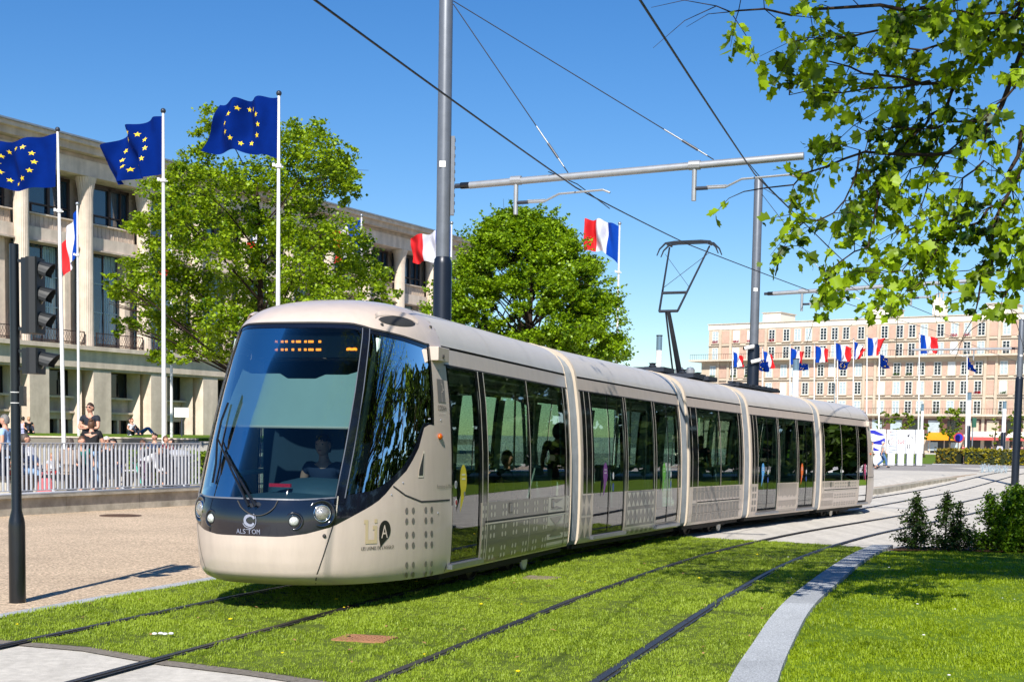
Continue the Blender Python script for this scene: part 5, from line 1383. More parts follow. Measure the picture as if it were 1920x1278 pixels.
def clumps(centers, radii, n_per, flat=.75, spr=36):
    out = []
    for c, r, n in zip(centers, radii, n_per):
        # leaves gather in small sprays
        k = max(3, int(n/spr)); sc = rng.normal(size=(k, 3)); sc /= np.linalg.norm(sc, axis=1)[:, None]; sc *= (rng.uniform(.15, 1, k)**.5)[:, None]*r
        sc[:, 2] *= flat; sp = np.repeat(sc, n//k+1, 0)[:n]; out.append(np.asarray(c)+sp+rng.normal(size=(len(sp), 3))*r*.15*np.array([1.15, 1.15, .7]))
    return np.concatenate(out)
def woods(t, base, trunk_top, r0, centers, mat, sub=.012):
    """tapered trunk plus a limb to every clump"""
    b = MB(); base = Vector(base); top = Vector(trunk_top)
    bend = Vector((rng.uniform(-.25, .25), rng.uniform(-.25, .25), 0)); pts = [base.lerp(top, k/6)+bend*math.sin(k/6*math.pi) for k in range(7)]
    b.tube(pts, [r0*(1.25 if k == 0 else 1)*(1-.75*k/6) for k in range(7)], 10); b.obj('trunk', mat, t, smooth=True)
    b = MB(); H_ = top.z-base.z
    for c in centers:
        c = Vector(c); dxy = (Vector((c.x, c.y, 0))-Vector((top.x, top.y, 0))).length
        q = min(.95, max(.28, (c.z-base.z-dxy*.75)/H_)); k = q*6; i = min(5, int(k)); s = pts[i].lerp(pts[i+1], k-i)
        L = (c-s).length; mid = s.lerp(c, .5)+Vector((rng.normal()*.07*L, rng.normal()*.07*L, .05*L)); r1 = min(r0*.36*(1-.6*q), .015+.016*L)
        b.tube([s, s.lerp(mid, .6), mid, mid.lerp(c, .6)+Vector((0, 0, .03*L)), c], [r1, r1*.8, r1*.6, r1*.4, r1*.15], 5, cap=False)
        for _ in range(3):
            e = c+Vector(rng.normal(size=3))*.5; b.tube([mid.lerp(c, .5), e.lerp(c, .4), e], [r1*.35, r1*.2, .006], 4, cap=False)
    b.obj('branches', mat, t)
def local(P_, o): return np.asarray(P_)-np.asarray(o)
# --- plane tree in front of the town hall
D = 57.; base = at(470, 840, D); base.z = .3
t = root('plane_tree', 'loose-crowned plane tree in front of the town hall left of the tram roof', 'tree', base)
SP = [(398, 222, 30), (385, 262, 28), (372, 305, 38), (410, 330, 40), (345, 335, 36), (302, 355, 40), (320, 400, 42), (275, 425, 36), (362, 380, 44), (408, 395, 44), (455, 350, 40), (500, 320, 40), (540, 268, 42), (578, 246, 34), (600, 290, 44), (562, 318, 44), (640, 318, 38), (648, 362, 26), (602, 350, 40), (540, 372, 44), (590, 392, 34), (648, 290, 22),
      (455, 412, 42), (500, 432, 44), (545, 440, 44), (590, 452, 42), (635, 440, 44), (672, 470, 40), (700, 512, 36), (728, 545, 24), (655, 515, 44), (610, 520, 44), (560, 505, 44), (510, 500, 40), (460, 490, 44), (410, 470, 44), (360, 440, 44), (310, 470, 44), (262, 500, 40), (232, 540, 32), (215, 530, 18), (282, 545, 42), (335, 525, 44), (385, 535, 44), (435, 548, 40), (490, 552, 42), (545, 560, 40), (600, 570, 40), (650, 568, 40), (700, 562, 30), (300, 592, 40), (350, 590, 40), (400, 600, 40), (440, 600, 36), (320, 640, 34), (372, 640, 36), (415, 650, 34), (300, 672, 22), (340, 668, 22), (250, 600, 24), (225, 615, 16), (470, 590, 30), (640, 330, 30), (662, 345, 18), (212, 556, 14), (260, 415, 20)]
cs, rs = [], []
for (x, y, r) in SP:
    dd = rng.uniform(-3.4, 3.4); c = at(x, y, D+dd); cs.append(tuple(c)); rs.append(r*D/FPX*1.02)
cl = local(cs, base)
pts = clumps(cl, rs, [int(980*(r/.85)**2) for r in rs], .85, 30)
V, Fc = leaves(pts, .135); mesh_np('crown', V, Fc, LF_PL, t); woods(t, (0, 0, -.1), (at(480, 330, D)-base), .22, cl[::2], BARKD)
# --- round tree in the middle
D = 66.; base = at(1000, 840, D); base.z = .3
t = root('hornbeam_tree', 'dense round bright green tree in the middle behind the tram roof', 'tree', base)
prof_ = [(398, 16, 0), (420, 60, 0), (450, 100, 0), (490, 132, -2), (530, 158, -3), (570, 180, -4), (610, 192, -6), (650, 195, -8), (700, 185, -8)]
cs, rs = [], []
for _ in range(270):
    y = rng.uniform(405, 700); hw_ = float(np.interp(y, [p[0] for p in prof_], [p[1] for p in prof_])); a = rng.uniform(0, 2*math.pi); q = rng.uniform(.55, 1.)**.6
    hw_ *= .93+.12*math.sin(y*.09+a*3); x = 980+hw_*.96*q*math.cos(a); dd = hw_*q*math.sin(a)*D/FPX
    cs.append(tuple(at(x, y, D+dd))); rs.append(rng.uniform(.42, .78))
cl = local(cs, base); pts = clumps(cl, rs, [int(560*(r/.6)**2) for r in rs], .55, 20)
# spiky shoots on the outline
sh = []
for _ in range(420):
    y = rng.uniform(400, 690); hw_ = float(np.interp(y, [p[0] for p in prof_], [p[1] for p in prof_])); a = rng.uniform(0, 2*math.pi)
    s = np.asarray(at(980+hw_*math.cos(a)*.95, y, D+hw_*math.sin(a)*D/FPX))-np.asarray(base); d = np.array([math.cos(a)*.8, math.sin(a)*.8, rng.uniform(.0, .9)]); d /= np.linalg.norm(d); L = rng.uniform(.35, .95)
    k = int(L*44); sh.append(s+d*(np.linspace(0, L, k)[:, None])+rng.normal(size=(k, 3))*.055)
pts = np.concatenate([pts]+sh); V, Fc = leaves(pts, .135); mesh_np('crown', V, Fc, LF_HB, t); woods(t, (0, 0, -.1), (at(1000, 450, D)-base), .24, cl[::3], BARKD)
# --- street trees before the apartment block
def small_tree(px, ytop, ybot, hwpx, D, lab, mat=LF_ST, dens=1., yb=None):
    base = at(px, yb or 845, D); base.z = 0 if D > 95 else pz(base.x, D); t = root('street_tree', lab, 'tree', base, group='young street trees before the apartment block')
    cs, rs = [], []; m = D/FPX
    for _ in range(int(34*dens)):
        y = rng.uniform(ytop, ybot); f = (y-ytop)/(ybot-ytop); w_ = hwpx*math.sin(math.pi*min(.95, .12+.8*f))**.7; a = rng.uniform(0, 6.28); q = rng.uniform(.2, 1)**.5
        cs.append(tuple(at(px+w_*q*math.cos(a), y, D+w_*q*math.sin(a)*m)-base)); rs.append(rng.uniform(.16, .3)*hwpx*m)
    pts = clumps(cs, rs, [int(95*dens) for r in rs], .8); V, Fc = leaves(pts, max(.16, m*3.4)); mesh_np('crown', V, Fc, mat, t)
    woods(t, (0, 0, -.1), Vector(at(px, ytop+(ybot-ytop)*.3, D))-base, .11*D/150+.04, cs[::3], BARK)
small_tree(1783, 768, 822, 27, 168, 'bushy street tree in front of the orange awning')
small_tree(1692, 775, 810, 22, 165, 'street tree rising over the poster panels', dens=.8)
small_tree(1656, 770, 812, 14, 160, 'thin street tree over the first poster panel', dens=.45)
small_tree(1733, 792, 822, 13, 160, 'small street tree just right of the poster panels', dens=.5)
small_tree(1868, 785, 830, 13, 150, 'sparse young tree between the black lamps', dens=.35)
small_tree(1906, 770, 826, 19, 148, 'street tree behind the pole at the right edge', dens=.8)
# --- tall dark trees out of view on the right, mirrored in the tram's glass
base = Vector((0, 0, 0)); cs, rs = [], []
for _ in range(60):
    z = rng.uniform(1.0, 12.5); w_ = 4.6*math.sin(math.pi*min(.93, .25+.7*(z-1.)/11.5))**.6; a = rng.uniform(0, 6.28); q = rng.uniform(.3, 1)**.5; cs.append((w_*q*math.cos(a), w_*q*math.sin(a), z)); rs.append(rng.uniform(1.0, 1.9))
pts = clumps(cs, rs, [170]*60, .8); V, Fc = leaves(pts, .5)
PT = [(34.8, 72, 1.), (38, 67, 1.05), (41, 62.5, .95), (44, 58, 1.1), (47, 53.5, 1.), (50, 49, 1.05), (40, 78, 1.2), (44, 73, 1.2), (47.5, 67.5, 1.3), (51, 62, 1.2), (54, 57, 1.3), (58, 51, 1.3), (31, 20, 1.05), (36, 11, 1.1), (40, 0, 1.2), (37, 30, 1.1), (34, -12, 1.2), (42, 40, 1.1)]
t = root('dark_tree', 'tall dark tree standing beyond the right edge', 'tree', (PT[0][0], PT[0][1], 0), group='dark trees on the right side of the avenue')
mesh_np('crown', V, Fc, LF_DK, t); woods(t, (0, 0, -.1), (0, 0, 10), .3, cs[::2], BARKD)
for k, (x, y, s) in enumerate(PT[1:]):
    o = copy_tree(t); o.location = (x, y, 0); o.scale = (s, s, s); o.rotation_euler = (0, 0, k*1.7)
# --- hedges
def hedge(name, a, c, w_, z0, z1, mat, lab, dens=700, ls=.07, core=None):
    a, c = Vector(a), Vector(c); L = (c-a).length; az_ = math.atan2(c.y-a.y, c.x-a.x); t = root('hedge', lab, 'hedge', (a.x, a.y, 0), az_)
    b = MB(); b.box((L/2, 0, (z0+z1)/2-.03), (L-.08, w_-.1, z1-z0-.1), core or pm('hedge_core', srgb(.13, .17, .05), .9, 0, .2)); b.obj('twig_core', parent=t)
    n = int(dens*(L*(z1-z0)*2+L*w_)); P_ = np.zeros((n, 3)); f = rng.uniform(size=n); side_ = (z1-z0)*2/((z1-z0)*2+w_)
    P_[:, 0] = rng.uniform(0, L, n); s = f < side_
    P_[:, 1] = np.where(s, np.where(rng.uniform(size=n) < .5, -w_/2, w_/2), rng.uniform(-w_/2, w_/2, n)); P_[:, 2] = np.where(s, rng.uniform(z0, z1, n), z1)
    e = rng.uniform(size=n) < .06; P_[e, 0] = np.where(rng.uniform(size=e.sum()) < .5, 0, L); P_[e, 1] = rng.uniform(-w_/2, w_/2, e.sum())
    P_ += rng.normal(size=(n, 3))*.025*(ls/.07); V, Fc = leaves(P_, ls, .2); mesh_np('foliage', V, Fc, mat, t); return t
ha, hb = at(150, 900, 38), at(470, 905, 38.5)
hedge('h', (ha.x+1.4, 37.8, 0), (hb.x, 38.6, 0), .9, .3, 1.16, LF_HG, 'clipped green hedge behind the railing and the seated people', 620, .075)
p, q = at(1754, 862, 118), at(1800, 862, 116); r_ = at(1935, 862, 112)
hedge('h', (q.x+.4, 116, 0), (r_.x+6, 112, 0), 1.6, 0, 1.15, LF_HY, 'long clipped yellow-green hedge behind the walkers on the right', 60, .22)
hedge('h', (p.x, 117, 0), (q.x, 116, 0), 2.2, 0, 1.15, leafmat('brown_hedge_leaves', srgb(.42, .32, .10), srgb(.55, .50, .14), .2, .5, .8), 'browning left end of the far hedge', 60, .22)
sheet('far_lawn', [(at(1665, 850, 113).x, 113), (at(1752, 850, 113).x, 113), (at(1760, 850, 122).x, 122), (at(1790, 840, 200).x, 200), (30, 200), (28, 150)], .02, G_LAWN, step=20.)
# --- yews on the mulch bed
def yew(px, ytop, ybase, hwpx, D, lab, mat=LF_YW, n_=62, spike=1., cone=.9, ls=.042):
    base = at(px, ybase, D); base.z = gz(base.x, D)+.03; T = at(px, ytop, D); h = T.z-base.z; W_ = hwpx*D/FPX
    t = root('yew_shrub', lab, 'shrub', base, group='shrubs on the mulch bed'); b = MB(); pts = []
    for k in range(n_):
        f = rng.uniform(0, 1)**1.15; a = rng.uniform(0, 6.28); w_ = W_*(1-f)**cone*rng.uniform(.45, 1.22)+.04; z = h*f*.88+.04
        s = Vector((0, 0, z*.8)); e = Vector((w_*math.cos(a), w_*math.sin(a), z+w_*.35*rng.uniform(-.3, 1.6))); m_ = s.lerp(e, .5)+Vector((0, 0, -.03))
        b.tube([s, m_, e], [.007, .005, .002], 3, cap=False)
        L = (e-s).length; k2 = int(55*L/.5)+8
        for j in range(k2):
            q = rng.uniform(.2, 1.03); pp = s.lerp(m_, q*2) if q < .5 else m_.lerp(e, q*2-1); sp = .035+.06*(1-q); pts.append((pp.x+rng.normal()*sp, pp.y+rng.normal()*sp, pp.z+rng.normal()*sp*.8))
    for j in range(70): q = rng.uniform(.7, 1); pts.append((rng.normal()*.03*spike, rng.normal()*.03*spike, h*q))
    b.tube([(0, 0, 0), (.01, 0, h*.6), (0, 0, h)], [.02, .012, .003], 5); b.obj('stem', BARKD, t)
    V, Fc = leaves(np.array(pts), ls, .3); mesh_np('foliage', V, Fc, mat, t)
yew(1716, 922, 1020, 44, 24.6, 'small dark conical yew, leftmost on the mulch bed')
yew(1772, 918, 1022, 46, 24.7, 'thin-topped dark yew second from the left on the mulch bed', n_=50, cone=1.3)
yew(1798, 938, 1024, 34, 24.3, 'low dark yew tucked right of the thin-topped one', n_=46)
yew(1852, 914, 1024, 48, 24.5, 'lighter green yew with an upright tip on the mulch bed', LF_YL, n_=75)
yew(1902, 900, 1026, 62, 24.6, 'largest bright green shrub at the right edge', LF_YL, n_=210, cone=.55, ls=.05)
yew(1945, 905, 1028, 60, 24.9, 'dark shrub cut by the right edge', LF_YW, n_=160, cone=.6)
# --- overhanging tulip tree, trunk outside the frame on the right
TB = Vector((9.6, 13.2, 0)); t = root('tulip_tree', 'tulip tree whose leafy boughs hang into the top right corner', 'tree', TB)
zf = 2.13
LB = [  # limbs traced in the sky: [(x,y)...] zoom coords, distance range, leafiness
 ([(1700, -260), (1278, 20), (1180, 130), (1110, 200), (1000, 340), (880, 330), (650, 290), (500, 245)], 12.6, 13.2, .05, 1.0),
 ([(1600, -60), (1278, 150), (1230, 300), (1150, 480), (1060, 560), (900, 620), (640, 610), (480, 670), (340, 740), (160, 765)], 13.4, 12.4, .04, .62),
 ([(1000, 340), (960, 430), (880, 500), (780, 580), (700, 680), (690, 740)], 13.2, 12.8, .025, 1.1),
 ([(1700, 330), (1278, 520), (1210, 700), (1180, 820), (1150, 960), (1110, 1130), (1080, 1260)], 12.8, 12.2, .035, .8),
 ([(1180, 820), (1080, 900), (960, 945), (860, 1000), (780, 1080), (710, 1090)], 12.6, 12.4, .016, 1.1),
 ([(640, 610), (590, 740), (520, 850), (400, 880), (320, 985)], 12.7, 12.3, .014, 1.1),
 ([(700, 740), (690, 860), (640, 980), (550, 1060), (480, 1100), (540, 1150)], 12.8, 12.3, .014, 1.0),
 ([(1600, -200), (1150, -60), (900, 30), (600, 30), (330, 50), (150, 30), (50, 25)], 12.2, 11.8, .035, 1.15),
 ([(1000, -20), (820, 90), (640, 130), (520, 140), (420, 150)], 12.8, 12.6, .02, 1.2),
 ([(900, 330), (720, 350), (540, 370), (340, 380)], 13., 12.7, .018, 1.3),
 ([(1180, 130), (1000, 160), (860, 200), (700, 210), (640, 200)], 13.2, 13.4, .02, 1.4),
 ([(1278, 20), (1150, 60), (1000, 60), (820, 70)], 12.4, 12.0, .02, 1.5),
 ([(1500, 120), (1300, 260), (1250, 360), (1180, 420), (1120, 520), (1100, 640)], 12.0, 11.8, .02, .8),
 ([(1500, 500), (1278, 640), (1240, 760), (1230, 900), (1160, 1000), (1060, 1080)], 12.4, 12.6, .015, .9),
 ([(1500, 800), (1340, 900), (1278, 990), (1230, 1020)], 12., 12., .012, 1.3), ([(1500, 1000), (1300, 1120), (1220, 1150), (1180, 1230), (1140, 1260)], 12., 12.2, .01, .9),
 ([(900, 620), (820, 680), (760, 800), (730, 830)], 12.9, 12.9, .01, .8), ([(1060, 560), (900, 700), (870, 790), (890, 880), (700, 960)], 13., 12.8, .012, .7),
 ([(1150, 480), (980, 500), (860, 520), (720, 510), (600, 520), (490, 590)], 13.1, 12.8, .015, 1.2),
 ([(1100, 640), (1040, 700), (1000, 800), (1010, 870), (930, 940), (880, 1100), (820, 1190), (760, 1200)], 12.3, 12.5, .012, 1.1)]
bw = MB(); LP = []; LDIR = []
rr = random.Random(21)
def walk(P_, r0, leafy, D0, D1, tw=True):
    pts = [Vector(at(1320+x/zf, y/zf, D0+(D1-D0)*k/max(1, len(P_)-1)))-TB for k, (x, y) in enumerate(P_)]
    fine = []
    for i in range(len(pts)-1):
        m_ = max(2, int((pts[i+1]-pts[i]).length/.18))
        for k in range(m_): fine.append(pts[i].lerp(pts[i+1], k/m_)+Vector([rr.gauss(0, .022) for _ in range(3)]))
    fine.append(pts[-1]); n = len(fine)
    bw.tube(fine, [max(.0035, r0*.8*(1-.88*k/n)) for k in range(n)], 6, cap=False)
    for k in range(n):
        p = fine[k]; d = (fine[min(n-1, k+1)]-fine[max(0, k-1)]).normalized()
        for _ in range(2 if rr.random() < .75*leafy else 1):
            if rr.random() > .72*leafy+.1: continue
            v = (d*rr.uniform(.2, .8)+Vector((rr.gauss(0, .6), rr.gauss(0, .6), rr.gauss(-.25, .5)))).normalized(); L = rr.uniform(.2, .62)
            q = [p, p+v*L*.5+Vector((0, 0, .03)), p+v*L+Vector((0, 0, -.08*L))]; bw.tube(q, [.005, .0035, .002], 3, cap=False)
            for j in range(int(rr.uniform(5, 15)*leafy+1)):
                f = rr.uniform(.3, 1.05); c = q[0].lerp(q[1], f*2) if f < .5 else q[1].lerp(q[2], f*2-1)
                LP.append(c+Vector((rr.gauss(0, .035), rr.gauss(0, .035), rr.gauss(-.02, .035)))); LDIR.append(v)
for P_, d0, d1, r0, lf in LB: walk(P_, r0, lf, d0, d1)
# unseen part of the crown above and to the right: it throws the dappled shade on the lawn
for _ in range(850):
    zc = rr.uniform(4.6, 10); sx_, sy_ = rr.uniform(2.2, 11.5), rr.uniform(16.6, 25.5)
    if sy_ < 18.0+math.sin(sx_*1.3)*.9 or noise.noise(Vector((sx_*.35, sy_*1.1, 2))) < -.04: continue
    w_ = Vector((sx_-zc*.155, sy_-zc*1.165, zc)); c = w_-TB
    px, py = proj(w_)
    if px < 1990 and py > -230: continue
    for j in range(42): LP.append(c+Vector((rr.gauss(0, .40), rr.gauss(0, .40), rr.gauss(0, .24)))); LDIR.append(Vector((rr.gauss(0, 1), rr.gauss(0, 1), -.2)).normalized())
    s = Vector((0, 0, min(8, c.z*.6+1))); bw.tube([s, s.lerp(c, .5)+Vector((0, 0, .4)), c], [.07, .04, .01], 5, cap=False)
# four-lobed leaf outline, slightly folded
LO = [(0, 0), (.20, .02), (.50, .08), (.40, .30), (.56, .50), (.34, .62), (.36, .94), (0, .80), (-.36, .94), (-.34, .62), (-.56, .50), (-.40, .30), (-.50, .08), (-.20, .02)]
_k = [i for i, c in enumerate(LP) if (lambda q: (q[1] < 596 and (q[0] > 1338 or q[1] < -30)) or q[0] > 1990)(proj(c+TB))]; LP = [LP[i] for i in _k]; LDIR = [LDIR[i] for i in _k]
nl = len(LO); n = len(LP); V = np.zeros((n*nl, 3)); lo = np.array(LO)
for i, (c, d) in enumerate(zip(LP, LDIR)):
    s = rr.choice((.045, .05, .055, .065, .075, .09, .12))*rr.uniform(.85, 1.15); ax = (Vector(d)*.5+Vector((rr.gauss(0, .5), rr.gauss(0, .5), rr.uniform(-1.1, .1)))).normalized()
    nm = Vector((rr.gauss(0, .8), rr.gauss(-.35, .8), rr.gauss(.55, .6))); nm = (nm-ax*nm.dot(ax)).normalized(); bx = ax.cross(nm); fo = rr.uniform(.12, .6)
    A_, B_, N_ = np.array(ax), np.array(bx), np.array(nm)
    V[i*nl:(i+1)*nl] = np.array(c)+s*(lo[:, 1:2]*A_+lo[:, 0:1]*B_+np.abs(lo[:, 0:1])*fo*N_-(lo[:, 1:2]**2)*.18*N_)
h1 = np.array([0, 1, 2, 3, 4, 5, 6, 7]); h2 = np.array([7, 8, 9, 10, 11, 12, 13, 0]); F_ = np.stack([h1, h2])[None]+(np.arange(n)*nl)[:, None, None]; me_o = mesh_np('crown', V, F_.reshape(-1, 8), LF_TU, t, 8)
bw.rn = False; bw.obj('branches', BARKD, t, smooth=True)
b = MB(); b.tube([(0, 0, -.1), (.05, 0, 2), (-.1, .1, 5), (0, 0, 9)], [.32, .24, .2, .12], 12); b.obj('trunk', BARKD, t, smooth=True)
print('tulip leaves', n)
# --- GRASS as real blades
GB = leafmat('grass_blades', srgb(.24, .37, .05), srgb(.60, .68, .21), .35, .5, .9)
GB2 = leafmat('lawn_blades', srgb(.30, .40, .03), srgb(.58, .66, .12), .35, .5, .5)
def tuft(name, n, h, spread, mat, seed, wide=.004):
    rr = np.random.default_rng(seed); V, Fc = [], []
    for k in range(n):
        a = rr.uniform(0, 6.28); r_ = spread*rr.uniform()**.5; x, y = r_*math.cos(a), r_*math.sin(a); az_ = rr.uniform(0, 6.28); le = rr.uniform(.1, .9); hh = h*rr.uniform(.5, 1.15); w_ = wide*rr.uniform(.7, 1.3)
        dx, dy = math.cos(az_), math.sin(az_); i = len(V)
        V += [(x-dy*w_, y+dx*w_, 0), (x+dy*w_, y-dx*w_, 0), (x+dx*hh*le*.35+dy*w_*.8, y+dy*hh*le*.35-dx*w_*.8, hh*.6), (x+dx*hh*le*.35-dy*w_*.8, y+dy*hh*le*.35+dx*w_*.8, hh*.6), (x+dx*hh*le, y+dy*hh*le, hh*(1-.3*le))]
        Fc += [(i, i+1, i+2, i+3), (i+3, i+2, i+4)]
    me = bpy.data.meshes.new(name); me.from_pydata(V, [], Fc); me.materials.append(mat); return me
def blades(surface, name, label, tm, d_near, d_far, y_near, y_far, ymax, seed, smin=.6, smax=1.3, avoid=None, group=None):
    """one object: blades instanced by geometry nodes over the given sheet"""
    # point cloud made here (positions rejected near rails), instanced with a node group
    rr = np.random.default_rng(seed); me = surface.data; V = np.array([tuple(v.co) for v in me.vertices]); me.calc_loop_triangles()
    T_ = np.array([tuple(q.vertices) for q in me.loop_triangles]); A_, B_, C_ = V[T_[:, 0]], V[T_[:, 1]], V[T_[:, 2]]
    ar = np.linalg.norm(np.cross(B_-A_, C_-A_), axis=1)/2; cy = (A_+B_+C_)[:, 1]/3; cx = (A_+B_+C_)[:, 0]/3
    den = np.interp(cy, [y_near, y_far], [d_near, d_far]); den[(cy > ymax) | (cx > .42*cy+1.2) | (cy < 7.5)] = 0
    npts = rr.poisson(ar*den); idx = np.repeat(np.arange(len(T_)), npts); u, v = rr.uniform(size=len(idx)), rr.uniform(size=len(idx)); f = u+v > 1; u[f] = 1-u[f]; v[f] = 1-v[f]
    P_ = A_[idx]+(B_-A_)[idx]*u[:, None]+(C_-A_)[idx]*v[:, None]
    if avoid is not None: P_ = P_[avoid(P_)]
    m2 = bpy.data.meshes.new(name); m2.vertices.add(len(P_)); m2.vertices.foreach_set('co', P_.astype(np.float32).ravel())
    at_ = m2.attributes.new('sc', 'FLOAT', 'POINT'); nz_ = np.array([noise.noise(Vector((p[0]*.9, p[1]*.9, 3))) for p in P_]); at_.data.foreach_set('value', np.clip(rr.uniform(smin, smax, len(P_))*(1+.7*nz_+.35*np.array([noise.noise(Vector((p[0]*4.5, p[1]*4.5, 9))) for p in P_])), .3, 2.2).astype(np.float32))
    m2.update(); ob = bpy.data.objects.new(name, m2); COL.objects.link(ob); m2.materials.append(tm.materials[0])
    ng = bpy.data.node_groups.new(name, 'GeometryNodeTree'); ng.interface.new_socket('Geometry', in_out='INPUT', socket_type='NodeSocketGeometry'); ng.interface.new_socket('Geometry', in_out='OUTPUT', socket_type='NodeSocketGeometry')
    gi, go = ng.nodes.new('NodeGroupInput'), ng.nodes.new('NodeGroupOutput'); ip = ng.nodes.new('GeometryNodeInstanceOnPoints'); oi = ng.nodes.new('GeometryNodeObjectInfo')
    src = bpy.data.objects.new(name+'_tuft', tm); oi.inputs[0].default_value = src
    rv = ng.nodes.new('FunctionNodeRandomValue'); rv.data_type = 'FLOAT_VECTOR'; rv.inputs[0].default_value = (-.15, -.15, 0); rv.inputs[1].default_value = (.15, .15, 6.28)
    na = ng.nodes.new('GeometryNodeInputNamedAttribute'); na.data_type = 'FLOAT'; na.inputs[0].default_value = 'sc'
    mp = ng.nodes.new('GeometryNodeMeshToPoints'); L_ = ng.links.new
    L_(gi.outputs[0], mp.inputs[0]); L_(mp.outputs[0], ip.inputs['Points']); L_(oi.outputs['Geometry'], ip.inputs['Instance']); L_(rv.outputs[0], ip.inputs['Rotation']); L_(na.outputs[0], ip.inputs['Scale'])
    L_(ip.outputs[0], go.inputs[0]); md = ob.modifiers.new('blades', 'NODES'); md.node_group = ng
    return tag(ob, label, 'grass', kind='stuff')
def clear(P_):
    s = np.array([.0]*len(P_)); keep = np.ones(len(P_), bool)
    for i, p in enumerate(P_):
        Y = p[1]; 
        # signed distance to rail 2
        sl = r2s(Y); d_ = (p[0]-r2x(Y))/math.hypot(1, sl)
        for o in (-1.5, 0, 1.92, 3.42):
            if abs(d_-o) < .06: keep[i] = False
        q = (p[0]+1.24)**2/.09 + (p[1]-11.98)**2/.16
        if q < .45: keep[i] = False
        if noise.noise(Vector((p[0]*1.3, p[1]*1.3, 5))) < -.5 and i % 3: keep[i] = False
    return keep
tm1 = tuft('turf_tuft', 12, .031, .06, GB, 1, .0028); tm2 = tuft('lawn_tuft', 10, .032, .05, GB2, 2, .0032)
blades(turf, 'turf_grass', 'rough sunlit grass growing between the tram rails', tm1, 430, 150, 10, 24, 27.5, 3, avoid=clear)
blades(lawn, 'lawn_grass', 'short mown grass of the lawn right of the granite kerb', tm2, 330, 120, 10, 22, 24.5, 4)
# edge grass spilling on the kerbs, dandelions, daisies, dead leaves
def scatter_small(name, label, cat, n, mat, kind, size, seed):
    rr = random.Random(seed); b = MB(); b.rn = False; k = 0
    while k < n:
        Y = rr.uniform(9.5, 24); o = rr.uniform(-2.5, 4.6); x, y = off(Y, o)
        if kind == 'lawn': x, y = rr.uniform(3, 8.5), rr.uniform(10, 22)
        if y < np.interp(x, [p[0] for p in near], [p[1] for p in near])+.1: continue
        z = gz(x, y)+.035; s = size*rr.uniform(.6, 1.3)
        if kind == 'leaf':
            a = rr.uniform(0, 6.28); c, s_ = math.cos(a)*s, math.sin(a)*s; b.add([(x-c, y-s_, z), (x-s_*.5, y+c*.5, z+s*.3), (x+c, y+s_, z+.01), (x+s_*.5, y-c*.5, z+s*.35)], [(0, 1, 2, 3)], mat)
        else: b.lathe([(s, 0), (s*1.15, s*.3), (s*.5, s*.6), (0, s*.6)], (x, y, z+.015), 7, mat)
        k += 1
    return tag(b.obj(name), label, cat, kind='stuff')
scatter_small('dandelion_flowers', 'tiny yellow dandelions dotted over the tram turf', 'flowers', 26, pm('dandelion_yellow', srgb(.95, .85, .05), .6, 0, .05), 'f', .015, 5)
scatter_small('daisy_flowers', 'tiny white daisies dotted over the lawn', 'flowers', 30, pm('daisy_white', srgb(.92, .92, .9), .6, 0, .02), 'lawn', .011, 6)
scatter_small('fallen_leaves', 'dry brown leaves lying on the tram turf', 'leaves', 150, pm('dry_leaf', srgb(.62, .48, .30), .8, 0, .35, 9), 'leaf', .028, 7)
scatter_small('lawn_litter', 'dry leaf scraps lying on the lawn', 'leaves', 45, pm('dry_leaf_pale', srgb(.66, .56, .42), .8, 0, .35, 9), 'lawn', .02, 8) if False else None
# ================================================================== PEOPLE
SKIN = pm('skin', srgb(.80, .60, .50), .5, 0, .05, 6); SKIN2 = pm('tanned_skin', srgb(.70, .49, .38), .5, 0, .05, 6)
def cmat(n, c): return pm('cloth_'+n, srgb(*c), .85, 0, .10, 9, bump=.25, bscale=120)
BASEP = dict(pelvis=(0, 0, .95), waist=(0, 0, 1.08), chest=(0, 0, 1.28), neck=(0, .0, 1.46), head=(0, .015, 1.58),
 shoulder=(.185, 0, 1.40), elbow=(.25, -.03, 1.13), wrist=(.26, .05, .90), hand=(.262, .075, .83), hip=(.09, 0, .90), knee=(.10, .03, .49), ankle=(.105, -.03, .09), toe=(.12, .14, .03))
def pose(**kw):
    P = {}
    for k, v in BASEP.items():
        if k in ('pelvis', 'waist', 'chest', 'neck', 'head'): P[k] = Vector(v)
        else: P[k+'L'] = Vector((-v[0], v[1], v[2])); P[k+'R'] = Vector(v)
    for k, v in kw.items():
        if k in P: P[k] = Vector(v)
        elif k+'L' in P: P[k+'R'] = Vector(v); P[k+'L'] = Vector((-v[0], v[1], v[2]))
    return P
def shift(P, keys, d):
    for k in keys: P[k] = P[k]+Vector(d)
UP = ['waist', 'chest', 'neck', 'head', 'shoulderL', 'shoulderR', 'elbowL', 'elbowR', 'wristL', 'wristR', 'handL', 'handR']
def stand(): return pose()
def walkp(s=1):
    P = pose(); P['kneeR'] += Vector((0, .18*s, .03)); P['ankleR'] += Vector((0, .30*s, 0)); P['toeR'] += Vector((0, .30*s, .04)); P['kneeL'] += Vector((0, .02*s, 0)); P['ankleL'] += Vector((0, -.32*s, .05)); P['toeL'] += Vector((0, -.28*s, .0))
    P['elbowL'] += Vector((0, .06, 0)); P['wristL'] += Vector((0, .2, .05)); P['handL'] += Vector((0, .24, .07)); P['wristR'] += Vector((0, -.16, .02)); P['handR'] += Vector((0, -.18, .02)); return P
